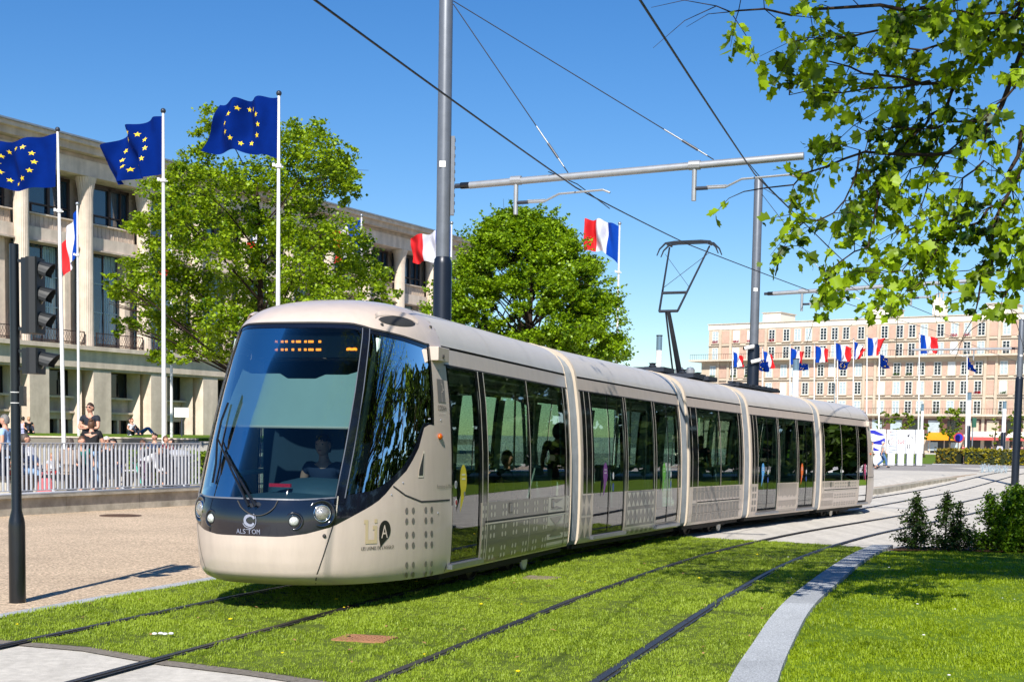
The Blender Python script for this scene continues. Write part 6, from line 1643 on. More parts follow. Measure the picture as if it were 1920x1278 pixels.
def sitp(h=.46, lean=.1):
    P = pose(); d = .95-(h+.10)
    for k in P: 
        if k[:-1] not in ('knee', 'ankle', 'toe'): P[k] = P[k]-Vector((0, 0, d))
    for k, f in (('waist', .2), ('chest', .6), ('neck', 1.), ('head', 1.2), ('shoulderL', .9), ('shoulderR', .9), ('elbowL', .7), ('elbowR', .7)): P[k] += Vector((0, lean*f, 0))
    for s, x in (('L', -.12), ('R', .12)):
        P['hip'+s] = Vector((x*.8, .04, h+.08)); P['knee'+s] = Vector((x*1.2, .45, h+.05)); P['ankle'+s] = Vector((x*1.2, .48, .09)); P['toe'+s] = Vector((x*1.3, .64, .03))
        P['wrist'+s] = Vector((x*1.6, lean+.26, h+.22)); P['hand'+s] = Vector((x*1.2, lean+.33, h+.18)); P['elbow'+s] = Vector((x*2.1, lean*.6+.0, h+.32))
    return P
def arms_crossed(P):
    P['elbowL'] = Vector((-.25, .08, 1.13)); P['elbowR'] = Vector((.25, .08, 1.13)); P['wristL'] = Vector((.02, .20, 1.17)); P['wristR'] = Vector((-.02, .23, 1.13)); P['handL'] = Vector((.10, .19, 1.20)); P['handR'] = Vector((-.10, .20, 1.17)); return P
def skin(name, edges, V, rad, mat, parent=None, sub=1, rootk=None, scale=1.):
    ks = list(V.keys()); me = bpy.data.meshes.new(name); me.from_pydata([tuple(V[k]*scale) for k in ks], [(ks.index(a), ks.index(c)) for a, c in edges], [])
    ob = bpy.data.objects.new(name, me); COL.objects.link(ob); md = ob.modifiers.new('s', 'SKIN'); md.use_smooth_shade = True
    for i, k in enumerate(ks):
        r_ = rad[k]; r_ = r_ if isinstance(r_, tuple) else (r_, r_); me.skin_vertices[0].data[i].radius = (r_[0]*scale, r_[1]*scale); me.skin_vertices[0].data[i].use_root = (k == (rootk or ks[0]))
    if sub: ob.modifiers.new('u', 'SUBSURF').levels = sub
    dg = bpy.context.evaluated_depsgraph_get(); m2 = bpy.data.meshes.new_from_object(ob.evaluated_get(dg)); m2.name = name
    bpy.data.objects.remove(ob); bpy.data.meshes.remove(me); return m2
def addmesh(b, m2, mat):
    b.add([tuple(v.co) for v in m2.vertices], [tuple(p.vertices) for p in m2.polygons], mat); bpy.data.meshes.remove(m2)
def person(label, loc, face, P, h=1.7, top=('white', (.85, .85, .85)), legs=('jeans', (.30, .40, .55)), hair=('brown', (.25, .16, .10)), hairstyle='short', sk=None, sleeve='short', skirt=False, shades=False, cap=None, fingers=False, shoe=(.15, .15, .16), coat=False, bag=None, slim=1., group=None, bare=False, tilt=(0, 0)):
    """face: heading the person faces (radians, 0 = +Y away from camera)"""
    sk = sk or SKIN; s = h/1.70; t = root('person', label, 'person', loc, -face, group)
    W = slim; R_ = {}
    for k in P:
        b_ = k[:-1] if k[-1] in 'LR' else k
        R_[k] = {'pelvis': (.135*W, .105*W), 'waist': (.12*W, .09*W), 'chest': (.145*W, .10*W), 'neck': .052, 'head': .06, 'shoulder': .062*W, 'elbow': .042*W, 'wrist': .028, 'hand': (.036, .02), 'hip': .088*W, 'knee': .058*W, 'ankle': .038, 'toe': .034}[b_]
    E = [('pelvis', 'waist'), ('waist', 'chest'), ('chest', 'neck'), ('neck', 'head')]
    for q in 'LR': E += [('chest', 'shoulder'+q), ('shoulder'+q, 'elbow'+q), ('elbow'+q, 'wrist'+q), ('wrist'+q, 'hand'+q), ('pelvis', 'hip'+q), ('hip'+q, 'knee'+q), ('knee'+q, 'ankle'+q), ('ankle'+q, 'toe'+q)]
    V = dict(P); R2 = dict(R_)
    if fingers:
        for q in 'LR':
            hd__ = P['hand'+q]; d = (hd__-P['wrist'+q]).normalized(); sd_ = d.cross(Vector((0, 1, 0))); sd_ = sd_.normalized() if sd_.length > .1 else Vector((1, 0, 0))
            for j, (L, o) in enumerate(((.055, -.026), (.065, -.009), (.06, .009), (.048, .026))):
                k1, k2_ = 'f%s%d' % (q, j), 'g%s%d' % (q, j); V[k1] = hd__+d*.03+sd_*o; V[k2_] = hd__+d*(.03+L)+sd_*o*1.15+Vector((0, .012, -.008)); R2[k1] = .0095; R2[k2_] = .007; E += [('hand'+q, k1), (k1, k2_)]
            V['t'+q] = hd__-d*.01-sd_*.05+Vector((0, .015, 0)); R2['t'+q] = .010; E.append(('hand'+q, 't'+q))
    b = MB(); b.rn = False; addmesh(b, skin('body', E, V, R2, sk, rootk='pelvis', scale=s), sk)
    hc = (P['head']+Vector((0, .0, .015)))*s
    b.ell(hc, (.076*s, .092*s, .112*s), 16, 12, sk)
    EYE = pm('eye_dark', (.02, .015, .01), .3, 0, 0); LIPS = pm('lips', srgb(.62, .36, .32), .5, 0, 0)
    fx = hc+Vector((0, .088*s, 0))
    b.add([fx+Vector((-.014, -.004, .012))*s, fx+Vector((.014, -.004, .012))*s, fx+Vector((.018, -.006, -.03))*s, fx+Vector((-.018, -.006, -.03))*s, fx+Vector((0, .024, -.024))*s, fx+Vector((0, 0, .02))*s], [(0, 5, 4), (5, 1, 4), (1, 2, 4), (2, 3, 4), (3, 0, 4)], sk)
    for e in (-1, 1):
        b.ell(hc+Vector((e*.03, .078, .012))*s, (.011*s, .008*s, .007*s), 8, 6, EYE); b.ell(hc+Vector((e*.077, -.005, -.005))*s, (.010*s, .02*s, .03*s), 8, 6, sk)
    b.ell(hc+Vector((0, .080, -.052))*s, (.022*s, .008*s, .007*s), 8, 6, LIPS)
    b.obj('body', parent=t, smooth=True)
    # shirt
    tm = cmat(*top); ks = ['pelvis', 'waist', 'chest', 'shoulderL', 'shoulderR', 'elbowL', 'elbowR']
    V = {k: P[k] for k in ks}; V['base'] = P['pelvis']+(P['pelvis']-P['waist'])*(.9 if coat else .25); V['nb'] = P['chest'].lerp(P['neck'], .62); E = [('base', 'pelvis'), ('pelvis', 'waist'), ('waist', 'chest'), ('chest', 'nb'), ('chest', 'shoulderL'), ('chest', 'shoulderR')]; V.pop('elbowL'); V.pop('elbowR')
    g_ = .016 if not coat else .03; RR = {k: (R_[k][0]+g_, R_[k][1]+g_) if isinstance(R_[k], tuple) else R_[k]+g_ for k in V if k in R_}; RR['base'] = (RR['pelvis'][0]*(1.02 if not coat else 1.12), RR['pelvis'][1]*1.05); RR['nb'] = .068
    for q in 'LR':
        if sleeve == 'none': continue
        f = .55 if sleeve == 'short' else 1.; V['m'+q] = P['shoulder'+q].lerp(P['elbow'+q], f); RR['m'+q] = .058*W if f < 1 else .052*W; E.append(('shoulder'+q, 'm'+q))
        if sleeve == 'long': V['w'+q] = P['elbow'+q].lerp(P['wrist'+q], .9); RR['w'+q] = .04; E.append(('m'+q, 'w'+q))
    b = MB(); b.rn = False; addmesh(b, skin('shirt', E, V, RR, tm, rootk='pelvis', scale=s), tm); b.obj('coat' if coat else 'shirt', parent=t, smooth=True)
    # legs
    lm = cmat(*legs); b = MB(); b.rn = False
    if skirt:
        a0 = P['pelvis']; mid = (P['kneeL']+P['kneeR'])/2; V = {'a': a0+Vector((0, 0, .02)), 'b': a0.lerp(mid, .45), 'c': a0.lerp(mid, .85)}; RR = {'a': (.145, .12), 'b': (.19, .15), 'c': (.22, .17)}; addmesh(b, skin('skirt', [('a', 'b'), ('b', 'c')], V, RR, lm, rootk='a', scale=s), lm)
    else:
        V = {'pelvis': P['pelvis']}; RR = {'pelvis': (.142*W, .112*W)}; E = []
        for q in 'LR':
            V['h'+q] = P['hip'+q]; V['k'+q] = P['knee'+q]; RR['h'+q] = .10*W; RR['k'+q] = .072*W; E += [('pelvis', 'h'+q), ('h'+q, 'k'+q)]
            if not bare: V['a'+q] = P['knee'+q].lerp(P['ankle'+q], .88); RR['a'+q] = .058*W; E.append(('k'+q, 'a'+q))
        addmesh(b, skin('trousers', E, V, RR, lm, rootk='pelvis', scale=s), lm)
    b.obj('skirt' if skirt else ('shorts' if bare else 'trousers'), parent=t, smooth=True)
    SHM = cmat('shoe%d' % int(shoe[0]*100), shoe); b = MB()
    for q in 'LR': m_ = (P['ankle'+q]*.45+P['toe'+q]*.55)*s; b.ell(m_+Vector((0, 0, .0)), (.048*s, .13*s, .05*s), 10, 8, SHM)
    b.obj('shoes', parent=t, smooth=True)
    hm = pm('hair_'+hair[0], srgb(*hair[1]), .6, 0, .25, 20); b = MB()
    if cap: 
        cm = cmat('cap'+str(int(cap[0]*10)), cap); b.ell(hc+Vector((0, -.005, .05))*s, (.088*s, .102*s, .078*s), 14, 8, cm); b.box(hc+Vector((0, .12, .055))*s, (.13*s, .10*s, .012*s), cm); b.obj('cap', parent=t, smooth=True); b = MB()
        b.ell(hc+Vector((0, -.03, .01))*s, (.082*s, .085*s, .08*s), 12, 8, hm)
    else:
        b.grid(lambda i, j: hc+s*Vector(((.084+.004*math.sin(9*i))*math.sin(R(j*112/8*(1.12 if math.sin(i*math.pi/10) < 0 else .62)))*math.cos(i*math.pi/10), -.012+(.102)*math.sin(R(j*112/8*(1.12 if math.sin(i*math.pi/10) < 0 else .62)))*math.sin(i*math.pi/10), .125*math.cos(R(j*112/8*(1.12 if math.sin(i*math.pi/10) < 0 else .62))))), 20, 8, hm)
    if hairstyle == 'long': b.ell(hc+Vector((0, -.05, -.07))*s, (.092*s, .062*s, .15*s), 12, 10, hm)
    if hairstyle == 'bob': b.ell(hc+Vector((0, -.03, -.02))*s, (.098*s, .085*s, .115*s), 12, 10, hm)
    if hairstyle == 'bun': b.ell(hc+Vector((0, -.07, .10))*s, (.05*s, .05*s, .05*s), 10, 8, hm)
    b.obj('hair', parent=t, smooth=True)
    if shades:
        b = MB(); [b.ell(hc+Vector((e*.032, .083, .014))*s, (.026*s, .012*s, .018*s), 10, 6) for e in (-1, 1)]; b.box(hc+Vector((0, .088, .022))*s, (.13*s, .01*s, .008*s)); b.obj('sunglasses', FRAME, t, smooth=True)
    return t
PLZ = .30   # level of the terrace behind the railing
def pg(px, D, z): p = at(px, 850, D); return Vector((p.x, D, z))
WH = ('white', (.86, .86, .88)); BLKC = ('black', (.07, .07, .08)); JE = ('pale_denim', (.50, .62, .76)); DJ = ('dark_denim', (.12, .15, .22)); 
PI_ = math.pi
person('man with grey hair in a pale blue shirt, standing at the left edge', pg(10, 29.5, PLZ), PI_*1.5, stand(), 1.74, ('light_blue', (.62, .74, .88)), ('navy', (.10, .13, .20)), ('grey', (.45, .44, .43)), 'short', fingers=True)
person('seated man in a white shirt and a black and beige cap behind the railing', pg(64, 30.8, PLZ-.02), PI_*1.55, sitp(.48, .22), 1.72, WH, JE, ('dark', (.14, .11, .09)), cap=(.15, .14, .13), fingers=True, sleeve='short', slim=1.08)
person('seated woman with grey-brown bob in a beige cardigan, back turned', pg(128, 31.2, PLZ-.02), .15, sitp(.46, .08), 1.66, ('beige_knit', (.60, .53, .47)), ('dark_skirt', (.20, .20, .22)), ('greybrown', (.30, .26, .23)), 'bob', sleeve='long', slim=1.05)
person('seated child in a pale blue top with pink shorts beside the beige cardigan', pg(113, 31.6, PLZ), 1.2, sitp(.40, .12), 1.2, ('pale_top', (.68, .78, .88)), ('pink', (.86, .15, .35)), ('dark', (.14, .11, .09)), bare=True)
person('woman with a hair bun, black tee and pale jeans, back to the camera', pg(172, 31.9, PLZ), .05, pose(elbow=(.27, .03, 1.13), wrist=(.22, .16, 1.0), hand=(.17, .2, .98)), 1.68, BLKC, JE, ('brown', (.36, .24, .16)), 'bun', fingers=True, slim=1.04)
person('man in dark polo and sunglasses with crossed arms, facing the camera', pg(170, 34.2, PLZ+.28), PI_+.25, arms_crossed(stand()), 1.82, ('dark_polo', (.12, .14, .18)), DJ, ('darkbrown', (.20, .13, .09)), shades=True, fingers=True)
person('white-haired woman in sunglasses seated right of the black tee', pg(200, 32.5, PLZ-.02), PI_-.5, sitp(.50, .0), 1.66, ('black_jacket', (.10, .09, .11)), ('black_trousers', (.09, .09, .11)), ('white', (.80, .77, .72)), 'bob', shades=True, sleeve='long')
person('brown-haired boy whose head shows above the railing', pg(267, 33.6, PLZ), 1.2, stand(), 1.22, ('grey_tee', (.5, .5, .52)), DJ, ('brown', (.36, .24, .16)))
person('dark-haired boy in a navy tee standing above the railing', pg(290, 34.0, PLZ+.05), PI_+.2, stand(), 1.34, ('navy_tee', (.11, .20, .36)), ('grey_shorts', (.35, .35, .38)), ('dark', (.14, .11, .09)), bare=True)
person('child in a red top, left of the pair by the second flagpole', pg(310, 35.5, PLZ+.02), PI_*.6, stand(), 1.30, ('red_tee', (.62, .12, .16)), DJ, ('brown', (.36, .24, .16)))
person('child in a dark red checked top, right of the pair by the second flagpole', pg(322, 35.0, PLZ), PI_*1.4, stand(), 1.26, ('plaid', (.40, .14, .18)), DJ, ('dark', (.14, .11, .09)))
person('man in a teal tee seated between the beige cardigan and the black tee', pg(150, 31.6, PLZ-.02), PI_*.8, sitp(.47, .1), 1.7, ('teal_tee', (.12, .45, .42)), DJ, ('brown', (.36, .24, .16)), sleeve='short')
person('toddler in a white top and red trousers near the bench end by the signal', pg(96, 30.9, PLZ), PI_*.6, stand(), .92, WH, ('red_trousers', (.66, .14, .16)), ('fair', (.66, .50, .34)))
person('seated woman in a black top with crossed hands right of the bicycle', pg(222, 33.0, PLZ-.02), PI_*1.2, sitp(.47, .12), 1.64, BLKC, ('black_trousers', (.09, .09, .11)), ('dark', (.14, .11, .09)), 'long', sleeve='long')
person('seated man in a navy jacket at the far left of the bench', pg(30, 30.2, PLZ-.02), PI_*.4, sitp(.47, .15), 1.75, ('navy_jacket', (.12, .16, .26)), JE, ('greybrown', (.30, .26, .23)), sleeve='long')
Pb = pose(); shift(Pb, UP, (0, .12, -.08))
for k, d in (('chest', (0, .18, -.10)), ('neck', (0, .30, -.20)), ('head', (0, .38, -.24)), ('shoulderL', (0, .22, -.14)), ('shoulderR', (0, .22, -.14)), ('elbowL', (0, .32, -.22)), ('elbowR', (0, .32, -.22)), ('wristL', (0, .42, -.2)), ('wristR', (0, .42, -.2)), ('handL', (0, .46, -.18)), ('handR', (0, .46, -.18))): Pb[k] += Vector(d)
person('child in a white top bending over the dark pushchair', pg(270, 33.3, PLZ), PI_*.5, Pb, 1.28, WH, ('mauve', (.40, .30, .40)), ('fair', (.66, .50, .34)), sleeve='long')
# far lawn loungers
for (px, lab, hr, tp_, a) in ((43, 'person in a lilac shirt sitting on the far lawn beside the black signal', ('dark', (.14, .11, .09)), ('lilac', (.68, .68, .84)), .2), (54, 'blonde person in black sitting on the far lawn', ('blond', (.70, .56, .38)), BLKC, 2.6), (246, 'person in a white top sitting on the far lawn before the dark windows', ('auburn', (.50, .26, .16)), WH, 2.2)):
    P = sitp(.05, .05)
    for q in 'LR': P['knee'+q] = Vector((.12*(1 if q == 'R' else -1), .38, .42)); P['ankle'+q] = Vector((.12*(1 if q == 'R' else -1), .62, .08)); P['toe'+q] = Vector((.12*(1 if q == 'R' else -1), .76, .04))
    person(lab, pg(px, 73, 1.42), a, P, 1.7, tp_, DJ, hr)
P = sitp(.05, -.45)
for q in 'LR': P['knee'+q] = Vector((.12*(1 if q == 'R' else -1), .45, .45)); P['ankle'+q] = Vector((.12*(1 if q == 'R' else -1), .75, .08)); P['toe'+q] = Vector((.12*(1 if q == 'R' else -1), .9, .04))
person('person in jeans reclining on the far lawn with knees raised', pg(262, 73.5, 1.42), 1.6, P, 1.7, BLKC, ('mid_denim', (.25, .40, .62)), ('dark', (.14, .11, .09)))
# walkers on the right
zf_ = lambda px, D: pz(at(px, 850, D).x, D) if D < 95 else 0.
person('man in a grey tee and jeans striding past the poster panels', pg(1655, 93, .0), PI_*.55, walkp(), 1.78, ('grey_shirt', (.66, .67, .68)), ('blue_jeans', (.28, .42, .60)), ('white', (.80, .77, .72)), slim=1.12)
person('person in a beige jacket half hidden by the tram tail', pg(1634, 88, .0), PI_*.5, walkp(-1), 1.75, ('beige_jacket', (.76, .72, .62)), ('dark_trousers', (.12, .13, .15)), ('dark', (.14, .11, .09)), sleeve='long')
person('woman in a pink cardigan and grey skirt walking on the promenade', pg(1805, 128, 0), PI_+.1, walkp(), 1.66, ('pink_cardigan', (.72, .18, .36)), ('grey_skirt', (.60, .58, .60)), ('brown', (.36, .24, .16)), 'bob', sleeve='long', skirt=True, coat=False)
person('girl in a white top and blue skirt beside the buggy', pg(1847.5, 128, 0), -.2, walkp(), 1.48, WH, ('blue_skirt', (.25, .30, .48)), ('brown', (.36, .24, .16)), 'long', skirt=True)
person('person in dark clothes pushing the buggy', pg(1859, 127, 0), -.1, walkp(), 1.62, ('blue_tee', (.20, .30, .45)), BLKC, ('dark', (.14, .11, .09)))
person('woman in a pale grey cape and shorts walking away', pg(1874, 126, 0), .0, walkp(), 1.76, ('pale_grey_cape', (.76, .77, .82)), BLKC, ('dark', (.14, .11, .09)), 'bun', sleeve='long', coat=True, bare=True, slim=1.15)
person('person in white with pink trim partly hidden by the right pole', pg(1897, 118, 0), .0, stand(), 1.62, WH, ('pink_trousers', (.82, .45, .62)), ('brown', (.36, .24, .16)), sleeve='long', slim=1.1)
person('person in a mauve coat cut by the right edge', pg(1916, 130, 0), .1, walkp(), 1.68, ('mauve_coat', (.42, .22, .32)), DJ, ('dark', (.14, .11, .09)), sleeve='long')
# driver and passengers
q = FR[0][0] @ Vector((-.95, -.15, .38))
person('tram driver in dark clothes behind the windscreen', q, math.radians(180+17), sitp(.5, .05), 1.74, ('uniform', (.15, .2, .3)), BLKC, ('dark', (.14, .11, .09)))
for (k, s, y, lab, tp_) in ((0, 2.7, -.7, 'passenger in black sitting behind the first window', BLKC), (0, 3.5, -.75, 'passenger in a grey top behind the second window', ('grey_top', (.4, .42, .45))), (1, .95, -.5, 'dark-haired passenger standing at the purple-sticker door', ('dark_top', (.15, .15, .2))), (3, .9, .3, 'passenger standing beyond the blue-sticker door', ('teal_top', (.2, .4, .42)))):
    z0 = .42; q = FR[k][0] @ Vector((s, y, .40)); person(lab, q, math.radians(FR[k][2])+(0 if k else PI_), sitp(.4, .0) if k == 0 else stand(), 1.68, tp_, DJ, ('dark', (.14, .11, .09)), 'bob' if k == 1 else 'short')
# ================================================================== TERRACE, RAILING AND SMALL THINGS
FA, FB_ = Vector((*[ (lambda p: (p.x, p.y))(gnd(-0.01, 968.6)) ][0], 0)), None
def g0(px, py): d = ray(px, py); Y = -CH/d.z*d.y; return Vector((d.x/d.y*Y, Y, 0))
FA = g0(0, 968.6); FB_ = g0(382, 946); fd = (FB_-FA).normalized(); fn = Vector((fd.y, -fd.x, 0)); FL = FA-fd*5
Lf = (FB_-FL).length; azf = math.atan2(fd.y, fd.x)
# terrace floor behind the wall
tp = [(FL.x-.2, FL.y), (FB_.x, FB_.y), (FB_.x+1.6, FB_.y+5.6), (FB_.x-1, 60), (-45, 60), (-45, FL.y)]
sheet('terrace_paving', [(x-fn.x*.16, y-fn.y*.16) for x, y in tp], .30, noise_ground('pale_terrace_paving', srgb(.66, .62, .56), srgb(.76, .72, .66), 4, .2, 40), step=4., zf=lambda x, y: 0, h=.5)
wl = root('terrace_wall', 'low weathered concrete wall under the railing', 'wall', FL, azf)
b = MB(); n = int(Lf/2.4)
for k in range(n+1): b.box((Lf/(n+1)*(k+.5), .15, .17), (Lf/(n+1)-.012, .30, .40), G_WCON)
b.obj('wall_body', parent=wl); b = MB(); b.box((Lf/2, .12, .385), (Lf, .4, .05), G_WCON); b.obj('coping', parent=wl)
RG_ = pm('grey_railing_paint', srgb(.76, .77, .79), .45, .15, .1, 8)
rl = root('railing', 'grey steel railing of flat upright bars on the terrace wall', 'railing', FL, azf)
zb, zt = .50, 1.46
b = MB(); x = .06; 
while x < Lf: b.box((x, .10, (zb+zt)/2), (.03, .045, zt-zb)); x += .125
bars = b.obj('bars', RG_, rl)
b = MB(); b.box((Lf/2, .10, zt+.01), (Lf, .06, .02)); b.box((Lf/2, .10, zb), (Lf, .05, .02)); b.obj('top_and_bottom_rail', RG_, rl)
b = MB(); b.tube([(0, .0, .44), (Lf, .0, .44)], .032, 8); b.obj('foot_rail', RG_, rl, smooth=True)
for k in range(6):
    b = MB(); xx = Lf-.6-k*2.1; b.bar((xx, .0, .42), (xx-.05, .10, zb), .05, .03, None); b.obj('bracket', RG_, rl)
# bench slabs behind the railing
for k, (xa, xb) in enumerate(((-2, 75), (88, 158), (190, 262))):
    p, q = at(xa, 880, 29.2+xa*.0147), at(xb, 880, 29.2+xb*.0147); t = root('bench', 'pale slab bench %s the railing' % ('at the left end behind', 'in the middle behind', 'at the right behind')[k], 'bench', (p.x, p.y, PLZ), math.atan2(q.y-p.y, q.x-p.x)); L = (q-p).length
    b = MB(); b.box((L/2, 0, .42), (L, .45, .07), pm('bench_slab', srgb(.25, .23, .22), .6, 0, .15)); b.obj('seat', parent=t)
    for e in (.18, .82): b = MB(); b.box((L*e, 0, .19), (.3, .4, .38), G_WCON); b.obj('leg', parent=t)
# pushchair
p = pg(298, 33.8, PLZ); t = root('pushchair', 'dark pushchair beside the bending child in white', 'pushchair', p, .2)
DK = cmat('pushchair_black', (.07, .08, .10)); b = MB()
b.grid(lambda i, j: (-.25+.5*i/6, .28*math.cos(R(j*150/10))-.02*abs(i-3), .55+.42*math.sin(R(j*150/10))+.05), 6, 10, DK); b.obj('hood', parent=t, smooth=True)
b = MB(); b.box((0, .05, .5), (.42, .5, .1), DK); b.box((0, -.22, .7), (.42, .08, .5), DK); b.obj('seat', parent=t)
b = MB(); [b.tube([(x, -.4, 1.02), (x, -.15, .6), (x, .35, .15)], .014, 6) for x in (-.24, .24)]; b.tube([(-.24, -.4, 1.02), (.24, -.4, 1.02)], .016, 6); [b.tube([(x, .2, .65), (x, -.32, .14)], .014, 6) for x in (-.24, .24)]; b.obj('frame', DSTEEL, t)
for x in (-.25, .25):
    for y in (-.33, .36): b = MB(); b.lathe([(.12, -.02), (.14, 0), (.12, .02)], (x, y, .14), 18, FRAME, 'X', cap=False); b.lathe([(.02, -.03), (.02, .03)], (x, y, .14), 8, STEEL, 'X'); b.tube([(x, y-.11, .14), (x, y+.11, .14)], .006, 4, STEEL); b.tube([(x, y, .03), (x, y, .25)], .006, 4, STEEL); b.obj('wheel', parent=t)
# litter bin
p = pg(333, 34.3, PLZ); t = root('litter_bin', 'grey litter bin near the right end of the railing', 'bin', p); b = MB(); b.lathe([(.28, 0), (.30, .05), (.31, .8), (.29, .84)], n=24, mat=pm('bin_grey', srgb(.28, .30, .34), .5, .1, .1)); b.obj('drum', parent=t, smooth=True, auto=40)
b = MB(); b.lathe([(.32, .84), (.33, .88), (.24, .97), (.10, 1.0), (0, 1.0)], n=24, mat=RG_); b.obj('lid', parent=t, smooth=True, auto=40)
# small bicycle
p = pg(237, 32.8, PLZ); t = root('childs_bicycle', 'small white bicycle with purple and teal details leaning behind the railing', 'bicycle', p, -.15); BW_ = pm('bike_white', srgb(.85, .85, .88), .3, 0, .05); BP = pm('bike_purple', srgb(.45, .38, .75), .4, 0, .05); BT = pm('bike_teal', srgb(.25, .75, .65), .4, 0, .05)
for x in (-.36, .36): b = MB(); b.lathe([(.20, -.02), (.225, 0), (.20, .02)], (x, 0, .22), 24, FRAME, 'Y', cap=False); [b.tube([(x, 0, .22), (x+.2*math.cos(a), 0, .22+.2*math.sin(a))], .003, 3, STEEL) for a in [k*.785 for k in range(8)]]; b.obj('wheel', parent=t)
b = MB(); [b.tube([u_, v_], .016, 6, m_) for u_, v_, m_ in (((-.36, 0, .22), (-.05, 0, .24), BP), ((-.05, 0, .24), (-.14, 0, .58), BW_), ((-.12, 0, .5), (.26, 0, .52), BW_), ((-.05, 0, .24), (.26, 0, .50), BW_), ((.36, 0, .22), (.24, 0, .64), BT), ((-.36, 0, .22), (-.12, 0, .5), BP))]; b.obj('frame', parent=t)
b = MB(); b.tube([(.2, -.24, .74), (.24, -.08, .66), (.24, .08, .66), (.2, .24, .74)], .013, 6, BT); b.obj('handlebar', parent=t); b = MB(); b.ell((-.15, 0, .61), (.12, .05, .03), 10, 6, BP); b.obj('saddle', parent=t)
# red and white bags
for (px, lab, c_, sz) in ((14, 'red patterned shopping bag on the ground at the left edge', (.74, .14, .12), (.5, .3, .55)), (84, 'white and red bag on the ground between the bench and the signal', (.80, .40, .42), (.35, .25, .4))):
    p = pg(px, 30., PLZ); t = root('bag', lab, 'bag', p); b = MB(); w_, d_, h_ = sz; m_ = cmat('bag%d' % px, c_)
    b.grid(lambda i, j: ((w_/2-.03*j/4)*math.cos(i*math.pi/8)*(1+.1*math.sin(j)), (d_/2*(1-j/4*.6))*math.sin(i*math.pi/8), h_*j/4), 16, 4, m_); b.box((0, 0, .01), (w_*.9, d_*.8, .02), m_); b.obj('pouch', parent=t, smooth=True)
    b = MB(); [b.tube([(-.1, y, h_-.02), (-.06, y, h_+.12), (.06, y, h_+.12), (.1, y, h_-.02)], .01, 5, m_) for y in (-.03, .03)]; b.obj('handle', parent=t)
# upper lawn, its retaining wall and steps in front of the town hall
UW = [at(-60, 830, 61), at(360, 830, 60)]
up = sheet('upper_lawn', [(UW[0].x-20, 61.7), (UW[1].x, 61.7), (UW[1].x+7, 66), (P0.x+TD.x*34, P0.y+TD.y*34), (P0.x-TD.x*20-2, P0.y-TD.y*20), (-70, 61.7)], 0, G_LAWN, step=6., zf=lambda x, y: 1.40+max(0, min(.04, (y-62)*.01)), h=1.5)
t = root('lawn_wall', 'grey stepped concrete wall holding the far lawn', 'wall', (UW[0].x-20, 61.2, 0)); L = UW[1].x-UW[0].x+20
b = MB(); b.box((L/2, -.2, .68), (L, .4, 1.36), pm('grey_wall_concrete', srgb(.47, .45, .41), .85, 0, .12, 1.5)); b.box((L/2-2.5, -1.0, .45), (L-5, 1.3, .9), pm('pale_wall_concrete', srgb(.58, .55, .49), .85, 0, .12, 1.5)); b.obj('wall_body', parent=t)
b = MB(); b.box((L/2, -.2, 1.385), (L, .5, .06), CONL); b.obj('coping', parent=t)
p = at(352, 830, 60); t = root('stone_steps', 'pale steps climbing to the far lawn beside the hedge', 'steps', (p.x, 57.5, 0)); b = MB()
for k in range(7): b.box((4, .2+k*.42+.6, .3+.075+k*.14), (8.4, 1.6, .15), pm('step_stone', srgb(.60, .59, .56), .8, 0, .12, 6) if 1 else None)
b.obj('treads', parent=t)
p = pg(341, 72, 1.42); t = root('info_stand', 'small white notice stand on the far lawn by the dark windows', 'sign', p); b = MB(); b.box((0, 0, .6), (.07, .07, 1.2), DSTEEL); b.obj('post', parent=t); b = MB(); b.box((0, -.05, 1.25), (.75, .05, .5), LABELW); b.obj('panel', parent=t)
# ---------------------------------------------------------------- manhole and grates
RUST = pm('rusty_iron', srgb(.62, .44, .32), .8, .1, .25, 14); 
def grate(px, py, w_, d_, rz, lab, mat, cells=9, zo=.014):
    p = gnd(px, py); t = root('grate', lab, 'grate', (p.x, p.y, gz(p.x, p.y)+zo), rz); b = MB(); b.box((0, 0, -.02), (w_, d_, .02), pm('grate_dark', (.03, .025, .02), .9, 0, .1)); b.obj('pit', parent=t)
    b = MB(); 
    for k in range(cells+1):
        q = -w_/2+w_*k/cells; b.box((q, 0, 0), (.016, d_, .02), mat)
    for k in range(6): q = -d_/2+d_*k/5; b.box((0, q, .0012), (w_, .016, .021), mat)
    for k in range(cells): q = -w_/2+w_*(k+.5)/cells; b.bar((q-.04, -d_/2, .0), (q+.04, d_/2, .0), .012, .018, mat)
    b.obj('grille', parent=t)
grate(684, 1200, .45, .33, -.25, 'rusty orange grate set in the turf left of the empty track', RUST)
grate(1015, 1086, .42, .35, -.3, 'dull iron cover half hidden in the turf beside the tram', pm('dull_iron', srgb(.50, .46, .38), .8, .1, .2), 6, .02)
p = g0(226, 967); t = root('manhole_cover', 'dark round manhole cover in the forecourt below the railing', 'manhole cover', (p.x, p.y, .008)); b = MB(); b.lathe([(.42, 0), (.42, .012), (.40, .014), (.385, .008), (0, .008)], n=32, mat=pm('manhole_iron', srgb(.38, .30, .25), .8, .2, .25, 20)); b.obj('lid', parent=t)
b = MB(); [b.box((x, y, .012), (.03, .03, .012)) for x in np.arange(-.3, .31, .07) for y in np.arange(-.3, .31, .07) if x*x+y*y < .12]; b.obj('studs', pm('manhole_iron', (0, 0, 0)), t)
